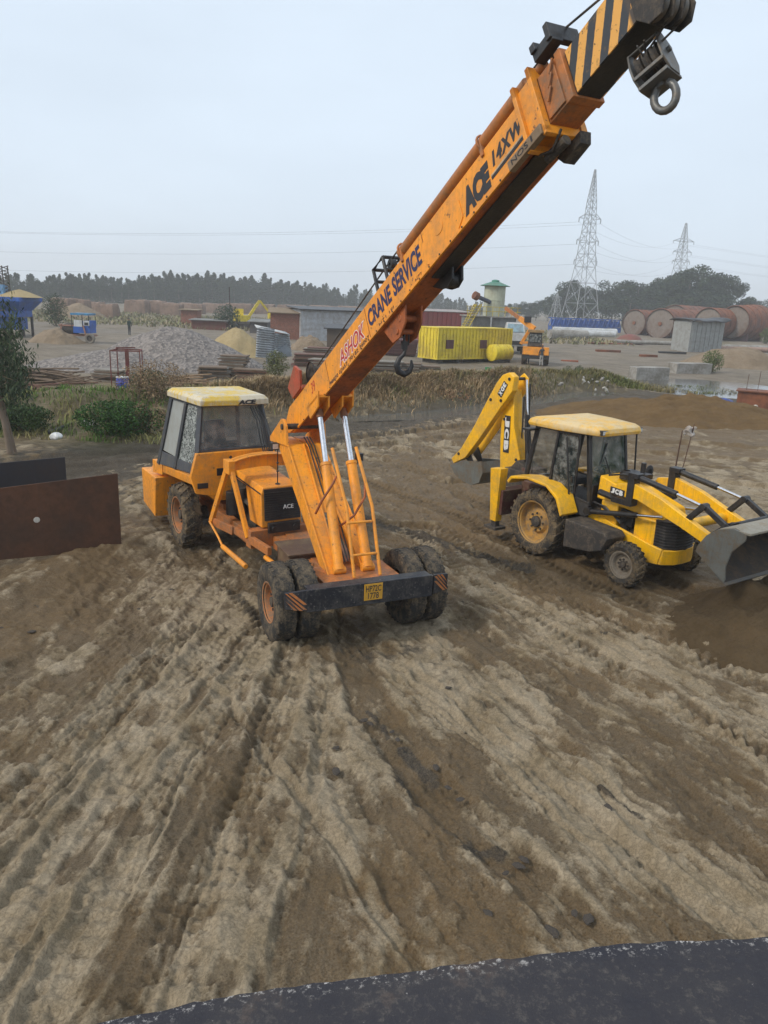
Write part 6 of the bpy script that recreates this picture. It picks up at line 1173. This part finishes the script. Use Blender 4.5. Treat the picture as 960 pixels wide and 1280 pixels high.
# booth under a black sheet
a = gp(860, 440); e = gp(901, 441); root, L_ = sited('site_booth', 'grey panelled booth under a sagging black sheet before the tanks', 'booth', a, e); H_ = A(860, 402, a.y).z
m = MB(); N = 22
for k in range(N): m.box(L_*k/N, L_*(k+1)/N, 0 if k % 3 else .06, .1, 0, H_)
m.box(0, .1, .1, 3, 0, H_); m.box(L_-.1, L_, .1, 3, 0, H_); m.obj('wall', pattern('grey_panels', 'corrugated', (.30, .31, .30), (.20, .19, .17), .5, .7, 'X', .1), root)
m = MB(); m.grid(lambda u, v: (-.4+u*(L_+.9), -.5+v*4, H_+.15+.12*math.sin(7*u+2*v)+.1*math.sin(13*u)+(.25*u if u > .3 else 0)-.25*(abs(v-.5)*2)**6), 30, 16); m.obj('sheet_cover', BLACK, root, solid=.05, fix=False)
# rusty tank shells
DISC = surf('pale_end_plate', (.22, .18, .15), .8, dirt=(.13, .07, .045), amt=.6, sc=.3)
def shell(px, py, rpx, Y, L_, az, label, segs=5, flare=0.0, closed=True):
    c = A(px, py, Y); r0 = rpx*Y/945*1.0; root = empty('tank_shell', (c.x, Y, c.z-r0*.98), label=label, cat='tank shell', rz=R(az)); m = MB(); prof_ = []
    for k in range(segs):
        x0 = L_*k/segs; x1 = L_*(k+1)/segs; ra = r0*(1+flare*x0/L_); rb_ = r0*(1+flare*x1/L_); prof_ += [(x0, ra), (x0+.12, ra*1.035), (x0+.3, ra*1.035), (x0+.35, ra), (x1-.02, rb_)]
    prof_ += [(L_, r0*(1+flare)), (L_+.4, r0*(1+flare)*.8), (L_+.6, .01)]; m.lathe(prof_, (0, 0, r0), 'x', 48); m.obj('shell', RUST, root)
    m = MB(); m.lathe([(-.02, r0*.97), (.25, r0*.94), (.25, r0*.14), (.1, r0*.12), (.1, .001)], (0, 0, r0), 'x', 40); d = m.obj('end_plate', DISC, root); m = MB(); m.lathe([(.0, .001), (.0, r0*.13), (.24, r0*.13)], (0, 0, r0), 'x', 20); m.obj('manhole', RUST, d)
    m = MB(); m.box(L_*.15, L_*.2, -r0*.8, r0*.8, -.5, r0*.5); m.box(L_*.8, L_*.85, -r0*.8, r0*.8, -.5, r0*.5); m.obj('cradle', DARKM, root); return root
shell(792, 404, 15.5, 168, 12, 42, 'leftmost rusty tank shell, its round end facing the yard'); shell(824.5, 405, 17.5, 160, 20, 48, 'middle rusty tank shell beside the booth, its end disc clear'); shell(884, 404, 17.5, 150, 9, 40, 'rusty tank shell right of the booth roof')
shell(917, 403, 19.0, 152, 9, 40, 'largest rusty tank shell at the far right', 4, .14); shell(842, 400, 17, 190, 20, 50, 'rusty tank shell in the row behind, between middle and right ones')
# blue trusses, white tanks, pipes, dome
a = A(690, 405, 170); e = A(776, 409, 176); root, L_ = sited('blue_truss', 'long row of bright blue steel trusses behind the white pipes', 'truss', a, e); z0 = A(730, 409, 173).z; z1 = A(730, 399, 173).z; m = MB()
for y in (0, 1.5):
    for z in (z0, z1): m.box(0, L_, y, y+.15, z-.1, z+.1)
    n_ = 14
    for k in range(n_): m.tube([(L_*k/n_, y, z0), (L_*(k+.5)/n_, y, z1), (L_*(k+1)/n_, y, z0)], .13, 4)
m.obj('truss_frame', BLUEP, root); 
for k in range(6): m = MB(); m.box(L_*k/5-.1 if k else 0, L_*k/5+.1, 0, 1.5, 0, z0); m.obj('trestle', BLUEP, root)
m = MB(); m.box(0, L_, .5, .6, z0+.15, z1-.25); m.obj('blue_panel', BLUEP, root)
for k, (xa, ya_, xb, yb_, Y, r0, mat, lab) in enumerate(((692, 413, 770, 416, 158, .75, WHITEP, 'white pipe lying before the blue trusses, upper one'), (692, 419, 768, 421, 150, .65, WHITEP, 'white pipe lying before the blue trusses, lower one'), (686, 426, 733, 421, 125, .8, CONC, 'fat grey concrete pipe on the ground right of the small crane'), (905, 436, 965, 425, 112, .45, CONC, 'pale pipe at the right edge, upper one'), (890, 441, 965, 432, 108, .35, surf('pinkish_pipe', (.4, .26, .2), .8), 'thin pinkish pipe at the right edge, lower one'), (768, 433, 842, 437, 116, .3, CONC, 'thin grey pipe lying left of the booth'), (735, 437, 790, 435, 112, .15, RUST, 'thin rusty bar lying on the yard'))):
    a = A(xa, ya_, Y); e = A(xb, yb_, Y+2); a.z = r0+hz(a.x, a.y) if k else a.z; e.z = a.z; m = MB(); d = (e-a); n_ = Vector((-d.y, d.x, 0)).normalized()
    m.tube([(0, 0, 0), d], r0, 20); o = m.obj('pipe', mat); o.location = a; tag(o, lab, 'pipe')
p = gp(786, 430); m = MB(); m.lathe([(0, 2.2), (.5, 2.1), (1.1, 1.5), (1.45, .6), (1.5, .001)], ax='z', n=28); o = m.obj('red_dome', surf('red_brown_dome', (.20, .06, .045), .7, sc=1)); o.location = p; tag(o, 'low red brown steel dome end on the ground before the tanks', 'dome')
for px, py, w_ in ((840, 442, 3.5), (760, 440, 3), (810, 446, 2)): slab(px, py, w_, .5, .25, .1, BLACK if px == 840 else RUST, {840: 'dark steel beam scrap lying at the booth front', 760: 'rusty steel scrap left of the booth, farther', 810: 'rusty steel scrap between booth and concrete blocks'}[px], 'steel_scrap', 'steel scrap')
slab(712, 452, 1.6, .6, .15, .2, surf('brick_red_scrap', (.35, .10, .05), .8), 'orange red scrap right of the small crane', 'red_scrap', 'scrap')
# rusty box with rebar at the right
a = gp(919, 512); e = gp(962, 516); root, L_ = sited('formwork_box', 'rusty formwork box with upright rebar at the right edge', 'formwork box', a, e); H_ = A(925, 489, a.y).z-root.location.z
m = MB(); m.box(0, L_, 0, .06, 0, H_); m.box(0, .06, .06, 1.4, 0, H_); m.box(L_-.06, L_, .06, 1.4, 0, H_); m.box(-.1, L_+.1, -.1, 1.5, H_, H_+.06); m.obj('box_side', RUST, root)
m = MB()
for x in (.35, .9, 1.5): m.tube([(x, .5, 0), (x+.02, .5, H_+.9+.2*math.sin(x*9))], .015, 5)
m.obj('rebar', RUSTR, root)
def lump(name, px, py, sx, sy, sz, mat, label, cat, seed=0):
    p = gp(px, py); o = bpy.data.objects.new(name, stone(seed+50, (sx, sy, sz), mat)); COL.objects.link(o); o.location = p+Vector((0, 0, sz*.5)); return tag(o, label, cat)
lump('tarpaulin', 905, 505, .55, .35, .22, surf('blue_tarp', (.02, .07, .35), .5), 'crumpled blue tarpaulin left of the rusty formwork box', 'tarpaulin'); lump('cement_sack', 944, 514, .3, .25, .28, PALEC, 'pale sack leaning on the rusty formwork box', 'sack', 1)
lump('cement_sack', 934, 517, .25, .2, .14, WHITEP, 'small white sack on the ground by the formwork box', 'sack', 2); lump('plastic_tub', 648, 470, .3, .3, .25, surf('green_plastic', (.02, .25, .08), .5), 'bright green plastic tub behind the backhoe arm', 'tub', 3) if 0 else None
p = gp(610, 464); m = MB(); m.lathe([(0, .001), (0, .2), (.3, .26), (.3, .23), (.05, .17)], ax='z', n=16); o = m.obj('plastic_tub', surf('green_plastic', (.02, .25, .08), .5)); o.location = p; tag(o, 'small green plastic tub before the yellow tank', 'tub')
# far straw stacks
ST = surf('straw_bales', (.24, .16, .115), .95, dirt=(.12, .08, .06), amt=.6, sc=.25, bsc=2)
sts = [(62, 84, 146, 374, 'left'), (84, 104, 150, 375, 'second'), (103, 124, 158, 378, ''), (118, 140, 140, 381, ''), (156, 180, 170, 376, ''), (178, 202, 175, 377, ''), (200, 222, 165, 380, ''), (222, 250, 190, 380, ''), (252, 280, 210, 380, ''), (280, 312, 215, 380, ''), (312, 340, 220, 381, ''), (345, 380, 225, 382, ''), (382, 420, 230, 383, ''), (420, 460, 235, 384, '')]
stt = ['squat straw stack, first from the left below the far trees', 'straw stack, second from the left below the far trees', 'straw stack, third from the left below the far trees', 'dark straw stack right above the blue mixer truck'] 
for k, (xa, xb, Y, yt, _) in enumerate(sts):
    a = A(xa, 400, Y); e = A(xb, 400, Y); L_ = e.x-a.x; H_ = A((xa+xb)/2, yt, Y).z; n_ = 24
    V = []; m = MB(); m.grid(lambda u, v: (L_*u+.15*math.sin(9*v+k), 4*v, (H_*(1-(2*abs(v-.5))**20)*(1-(2*abs(u-.5))**30)+.10*math.sin(5*u+k)*math.sin(3*v)+.2*float(pn(np.array([u*7+k]), np.array([v*5]))[0]))-.1), n_*2, 28)
    o = m.obj('straw_stack', ST, fix=False); o.location = (a.x, Y, 0); o.scale = (1.12, 1, 1.1); lab = stt[k] if k < 4 else 'long tan straw stack in the hazy row under the left tree line'; tag(o, lab, 'straw stack', 'straw stacks in the far row' if k >= 4 else None)
heapm = None
# steel plates standing at the left
def plate(name, pa, pb, H0, H1, th, mat, label):
    root, L_ = sited(name, label, 'steel plate', pa, pb); root.location.z -= .06; m = MB(); m.add([(0, 0, 0), (L_, 0, 0), (L_, 0, H1), (0, 0, H0), (0, th, 0), (L_, th, 0), (L_, th, H1), (0, th, H0)], [(0, 1, 2, 3), (7, 6, 5, 4), (0, 4, 5, 1), (1, 5, 6, 2), (2, 6, 7, 3), (3, 7, 4, 0)]); m.obj('sheet', mat, root, bevel=.004)
    m = MB()
    for x in (.4, L_-.5): m.bar((x, .1, H0*.8), (x, .9, 0), .06, .06)
    m.obj('prop', GREYM, root); return root
RPL = surf('brown_rust_plate', (.105, .044, .020), .75, dirt=(.055, .030, .018), amt=.5, sc=1.2, var=.45, bsc=20, bump=.15); DPL = surf('dark_grey_plate', (.03, .033, .042), .6, dirt=(.06, .045, .04), amt=.3, sc=1.5)
b0 = gp(152, 681); b1 = gp(0, 708); far0 = b0+(b1-b0)*1.7; H1 = A(152, 592, b0.y).z-b0.z; H0 = H1*.98
pl_ = plate('rusty_steel_plate', far0, b0, A(-105, 628, far0.y).z-b0.z+.08, H1+.08, .02, RPL, 'tall brown rusty steel plate standing at the left, nearer one'); pl_.location.z = b0.z-.08; pl_.location.z += 0
lm = MB(); L_ = (b0-far0).length
spx = (gp(45, 700)-far0).length; pt_ = A(46, 650, b1.y+(b0.y-b1.y)*.31)
lm.lathe([(0, .055), (-.004, .05), (-.004, .001)], ((Vector((pt_.x, pt_.y, 0))-Vector((far0.x, far0.y, 0))).length, -.001, pt_.z-pl_.location.z), 'y', 14); lm.obj('paint_spot', PALEC, pl_)
c0 = Vector((b0.x-.9, b0.y+1.9, 0)); 
for Yt in np.arange(13.5, 22, .25):
    t_ = A(81, 568, Yt); 
    if t_.z < 1.42: break
c0 = t_; d0 = A(-60, 580, t_.y-2.2); plate('dark_steel_plate', (d0.x, d0.y), (c0.x, c0.y), d0.z-hz(d0.x, d0.y), c0.z-hz(c0.x, c0.y), .02, DPL, 'dark blue grey steel plate standing behind the rusty one')
# tank edge the photographer stands on
LE = bpy.data.materials.new('chipped_navy_steel'); b = NB(LE); n1 = b.noise(3.5, 6, .7); n2 = b.noise(55, 6, .8, dist=.1); n3 = b.noise(90, 4, .7)
c = b.mix(b.ramp(n1, .3, .7), (.022, .022, .031), (.042, .038, .040)); c = b.mix(b.ramp(b.math('ADD', n2, b.math('MULTIPLY', n1, .6)), .84, 1.02, 0, .65), c, (.13, .115, .10)); c = b.mix(b.ramp(n1, .60, .72, 0, .7), c, (.085, .055, .042)); c = b.mix(b.ramp(n3, .70, .74), c, (.34, .32, .30))
gy = b.n('ShaderNodeAttribute'); gy.attribute_name = 'lip'; c = b.mix(b.math('MULTIPLY', gy.outputs['Fac'], b.ramp(n2, .55, .63)), c, (.60, .57, .54)); b.set(color=c, rough=b.ramp(n2, .3, .7, .55, .85), normal=b.bump(n2, .7, .006), spec=.3); zt_ = 3.3
edge = [(130, 1282), (300, 1246), (480, 1222), (620, 1203), (760, 1186), (860, 1179), (960, 1175), (1100, 1166)]; E = [G(x, y, zt_) for x, y in edge]; m = MB()
pts_ = smooth_line([(-1.6, E[0].y-.35)]+[(e.x, e.y) for e in E]+[(2.6, E[-1].y+.12)], 8); rows_ = []; rr = np.random.RandomState(2)
jit = [float(pn(np.array([x*14]), np.array([3.3]))[0])*.012+float(pn(np.array([x*45]), np.array([1.3]))[0])*.006 for x, y in pts_]
prof_ = [(0, -.10), (.0, -.006), (-.006, 0), (-.018, .002), (-.05, .004), (-.25, .012), (-.6, .015), (-1.4, .0)]
vs = [(x, y+j*(1 if k < 3 else 0)+dy, zt_+dz) for (x, y), j in zip(pts_, jit) for k, (dy, dz) in enumerate(prof_)]; n_ = len(prof_)
m.add(vs, [(i*n_+k, (i+1)*n_+k, (i+1)*n_+k+1, i*n_+k+1) for i in range(len(pts_)-1) for k in range(n_-1)]); o = m.obj('steel_deck_edge', LE, solid=.02); at_ = o.data.attributes.new('lip', 'FLOAT', 'POINT'); at_.data.foreach_set('value', [1.0 if (k % n_) in (1, 2) else (.5 if (k % n_) == 3 else 0.0) for k in range(len(o.data.vertices))]); tag(o, 'chipped dark blue painted steel deck edge in the bottom foreground', 'steel deck')
# small crane in the yard
p = gp(668, 456); c2 = empty('mobile_crane', (p.x, p.y, p.z), rz=R(-100), label='small distant orange crane with black cab and lowered boom in the yard', cat='crane'); S2 = 1.0
for x, y, r0 in ((0, -.95, .62), (0, .95, .62), (-3, -.95, .62), (-3, .95, .62)):
    w_ = MB(); w_.lathe([(-.2, .3), (-.22, .5), (-.15, r0), (.15, r0), (.22, .5), (.2, .3)], (x, y, r0), 'y', 28); e_ = w_.obj('tyre', RUBBER, c2); w_ = MB(); w_.lathe([(-.18, .3), (-.08, .25), (-.08, .001)], (x, y, r0), 'y', 16); w_.lathe([(.18, .3), (.08, .25), (.08, .001)], (x, y, r0), 'y', 16); w_.obj('rim', RIMO, e_)
m = MB(); m.box(-3.4, .9, -.5, .5, .7, 1.1); m.box(.3, .95, -1.1, 1.1, .9, 1.55); m.box(-1.2, .4, -.6, .6, 1.1, 1.75); m.obj('chassis', ORANGE, c2); m = MB(); m.box(.95, 1.0, -1.1, 1.1, .55, .85); m.obj('bumper', BLACK, c2)
m = MB(); m.hexa([(-.3, -.75, 1.6), (.75, -.75, 1.6), (.75, .5, 1.6), (-.3, .5, 1.6)], [(-.2, -.65, 2.75), (.6, -.65, 2.75), (.6, .4, 2.75), (-.2, .4, 2.75)]); m.obj('cab', GREYM, c2); m = MB(); m.box(-.4, .8, -.8, .55, 2.75, 2.95); m.obj('cab_roof', surf('tan_roof', (.38, .24, .10), .7), c2)
m = MB(); m.box(.70, .78, -.6, .35, 1.95, 2.6); m.obj('windscreen', GLD, c2)
c2i = (Matrix.Translation(p) @ Matrix.Rotation(R(-100), 4, 'Z')).inverted(); b0_ = c2i @ A(668, 411, p.y+.6); b1_ = c2i @ A(632, 385, p.y+2.2); bm_ = b0_.lerp(b1_, .5)
m = MB(); m.bar(b0_, bm_, .34, .42); bo = m.obj('boom', ORANGE, c2); m = MB(); m.bar(bm_, b1_, .26, .30); m.obj('boom_extension', ORANGE2, bo); m = MB(); q0 = c2i @ A(651, 430, p.y+.8); m.bar(q0, b0_.lerp(b1_, .1), .2, .25); m.bar(q0+Vector((0, .0, .1)), c2i @ A(664, 428, p.y+.6), .2, .2); m.obj('mast', ORANGE, c2)
m = MB(); t0 = c2i @ A(660, 397, p.y+1); m.box(t0.x-.3, t0.x+.3, t0.y-.3, t0.y+.3, t0.z-.4, t0.z+.1); m.obj('winch', BLACK, c2)
# pale lorry front beside the block room
p = gp(650, 447); root = empty('parked_lorry', (p.x, 79, hz(p.x, 79)), rz=R(-95), label='pale blue and white lorry half hidden behind the small crane', cat='lorry')
m = MB(); m.box(-2, .5, -1.0, 1.0, .8, 2.2); m.hexa([(-2, -1, 2.2), (.5, -1, 2.2), (.5, 1, 2.2), (-2, 1, 2.2)], [(-1.8, -.85, 3.1), (.1, -.85, 3.1), (.1, .85, 3.1), (-1.8, .85, 3.1)]); m.obj('cab_body', WHITEP, root, bevel=.08)
m = MB(); m.hexa([(.48, -.85, 2.2), (.53, -.85, 2.2), (.53, .85, 2.2), (.48, .85, 2.2)], [(.10, -.75, 3.0), (.15, -.75, 3.0), (.15, .75, 3.0), (.10, .75, 3.0)]); m.obj('windscreen', surf('pale_blue_glass', (.25, .38, .45), .2), root)
m = MB(); m.box(.5, .58, -.8, .8, .95, 1.35); m.obj('grille', BLACK, root); m = MB(); m.box(-6.5, -2.1, -1.1, 1.1, 1.0, 2.6); m.obj('cargo_body', surf('dark_cargo', (.06, .07, .08), .8), root)
for x in (-.5, -5):
    for y in (-.9, .9): w_ = MB(); w_.lathe([(-.15, .2), (-.16, .42), (-.1, .5), (.1, .5), (.16, .42), (.15, .2), (0, .01)], (x, y, .5), 'y', 24); w_.obj('wheel', RUBBER, root)
# people
def person(loc, rz, h, top, legs, label, pose=0, hat=None):
    root = empty('person', loc, rz, label, 'person'); k = h/1.75
    J_ = [(0, 0, .95), (0, 0, 1.15), (0, .0, 1.40), (.0, 0, 1.52), (.02, 0, 1.66), (0, .09, .90), (.03, .10, .50), (.0, .11, .07), (.12, .12, .03), (0, -.09, .90), (-.03+.06*pose, -.10, .50), (-.05, -.11, .07), (.07, -.12, .03), (0, .19, 1.40), (.03, .24, 1.13), (.14*pose+.06, .22, .90), (0, -.19, 1.40), (.03, -.24, 1.13), (.10, -.22, .90)]
    E_ = [(0, 1), (1, 2), (2, 3), (3, 4), (0, 5), (5, 6), (6, 7), (7, 8), (0, 9), (9, 10), (10, 11), (11, 12), (2, 13), (13, 14), (14, 15), (2, 16), (16, 17), (17, 18)]
    Rr = [.13, .125, .14, .055, .10, .09, .065, .045, .035, .09, .065, .045, .035, .06, .045, .035, .06, .045, .035]
    me = bpy.data.meshes.new('body'); me.from_pydata([tuple(c*k for c in p_) for p_ in J_], E_, []); o = bpy.data.objects.new('body', me); COL.objects.link(o); o.parent = root
    md = o.modifiers.new('skin', 'SKIN'); sk = me.skin_vertices[0] if me.skin_vertices else None
    if sk is None:
        import bmesh
        bm = bmesh.new(); bm.from_mesh(me); bm.verts.layers.skin.verify(); bm.to_mesh(me); bm.free(); sk = me.skin_vertices[0]
    for i, r0 in enumerate(Rr): sk.data[i].radius = (r0*k, r0*k*(.8 if i < 3 else 1)); 
    sk.data[0].use_root = True
    md2 = o.modifiers.new('sub', 'SUBSURF'); md2.levels = 1; md2.render_levels = 2
    mm = bpy.data.materials.new('clothes'); b = NB(mm); s = b.n('ShaderNodeSeparateXYZ'); b.l(b.tc.outputs['Object'], s.inputs[0])
    c = b.mix(b.ramp(s.outputs[2], .93*k, .94*k), tuple(legs), tuple(top)); c = b.mix(b.ramp(s.outputs[2], 1.49*k, 1.50*k), c, (.16, .085, .05)); c = b.mix(b.ramp(s.outputs[2], .08*k, .06*k), c, (.03, .025, .02)); b.set(color=c, rough=.85); me.materials.append(mm)
    m = MB(); m.lathe([(1.68*k, .105*k), (1.74*k, .10*k), (1.79*k, .06*k), (1.80*k, .001)], (.01, 0, 0), 'z', 14); m.obj('hair' if hat is None else 'helmet', hat or BLACK, root); return root
p = gp(676, 458); person(p, R(100), 1.72, (.04, .045, .05), (.30, .29, .27), 'person in a dark top and pale trousers standing at the small crane', .5)
p = gp(659, 455); person(p, R(-60), 1.72, (.02, .03, .09), (.02, .022, .05), 'person in dark blue clothes with a white helmet left of the small crane', .2, WHITEP)
p = gp(162, 419); person(p, 1.2, 1.9, (.02, .04, .035), (.03, .035, .04), 'person in dark green clothes standing behind the gravel heap', .6)
# ------------------------------------------------------------------ light, air, view
w = bpy.data.worlds.new('World'); scene.world = w; w.use_nodes = True; nt = w.node_tree; nt.nodes.clear()
SUN_EL, SUN_AZ = R(42), R(-118)            # azimuth measured from +Y towards +X
sky = nt.nodes.new('ShaderNodeTexSky'); sky.sky_type = 'NISHITA'; sky.sun_disc = False; sky.sun_elevation = SUN_EL; sky.sun_rotation = SUN_AZ
sky.air_density = 1.0; sky.dust_density = 4.0; sky.ozone_density = 1.0; sky.altitude = 200
hs = nt.nodes.new('ShaderNodeMix'); hs.data_type = 'RGBA'; hs.inputs[0].default_value = .90; hs.inputs[7].default_value = (5.65, 6.5, 7.45, 1)
bg = nt.nodes.new('ShaderNodeBackground'); bg.inputs[1].default_value = .10; ow = nt.nodes.new('ShaderNodeOutputWorld')
nt.links.new(sky.outputs[0], hs.inputs[6]); tcw = nt.nodes.new('ShaderNodeTexCoord'); nzw = nt.nodes.new('ShaderNodeTexNoise'); nzw.inputs['Scale'].default_value = 2.2; nzw.inputs['Detail'].default_value = 4; mpw = nt.nodes.new('ShaderNodeMapping'); mpw.inputs['Scale'].default_value = (1, 1, 3.5); nt.links.new(tcw.outputs['Generated'], mpw.inputs[0]); nt.links.new(mpw.outputs[0], nzw.inputs['Vector']); rw = nt.nodes.new('ShaderNodeMapRange'); rw.inputs[1].default_value = .3; rw.inputs[2].default_value = .7; rw.inputs[3].default_value = .94; rw.inputs[4].default_value = 1.05; nt.links.new(nzw.outputs['Fac'], rw.inputs[0]); cw = nt.nodes.new('ShaderNodeVectorMath'); cw.operation = 'SCALE'; nt.links.new(hs.outputs[2], cw.inputs[0]); nt.links.new(rw.outputs[0], cw.inputs['Scale']); nt.links.new(cw.outputs[0], bg.inputs[0]); nt.links.new(bg.outputs[0], ow.inputs[0])
ld = bpy.data.lights.new('sun', 'SUN'); ld.energy = 1.5; ld.angle = R(12); ld.color = (1, .92, .80); lo_ = bpy.data.objects.new('sun', ld); COL.objects.link(lo_)
sd = Vector((math.sin(SUN_AZ)*math.cos(SUN_EL), math.cos(SUN_AZ)*math.cos(SUN_EL), math.sin(SUN_EL))); lo_.rotation_euler = sd.to_track_quat('Z', 'Y').to_euler()
m = MB(); m.box(-1420, 1420, -140, 1420, -5, 56); hm = bpy.data.materials.new('haze_air'); hm.use_nodes = True; t = hm.node_tree; t.nodes.clear()
vo = t.nodes.new('ShaderNodeVolumePrincipled'); vo.inputs['Color'].default_value = (.955, .97, .985, 1); vo.inputs['Density'].default_value = .00085; vo.inputs['Anisotropy'].default_value = .2
oo = t.nodes.new('ShaderNodeOutputMaterial'); t.links.new(vo.outputs[0], oo.inputs['Volume']); hzb = m.obj('haze', hm); tag(hzb, kind='stuff')
vs_ = scene.view_settings; scene.display_settings.display_device = 'sRGB'; vs_.view_transform = 'Standard'; vs_.look = 'None'; vs_.exposure = .54; vs_.gamma = 1
scene.cycles.volume_bounces = 1; scene.cycles.max_bounces = 6; scene.cycles.transparent_max_bounces = 12
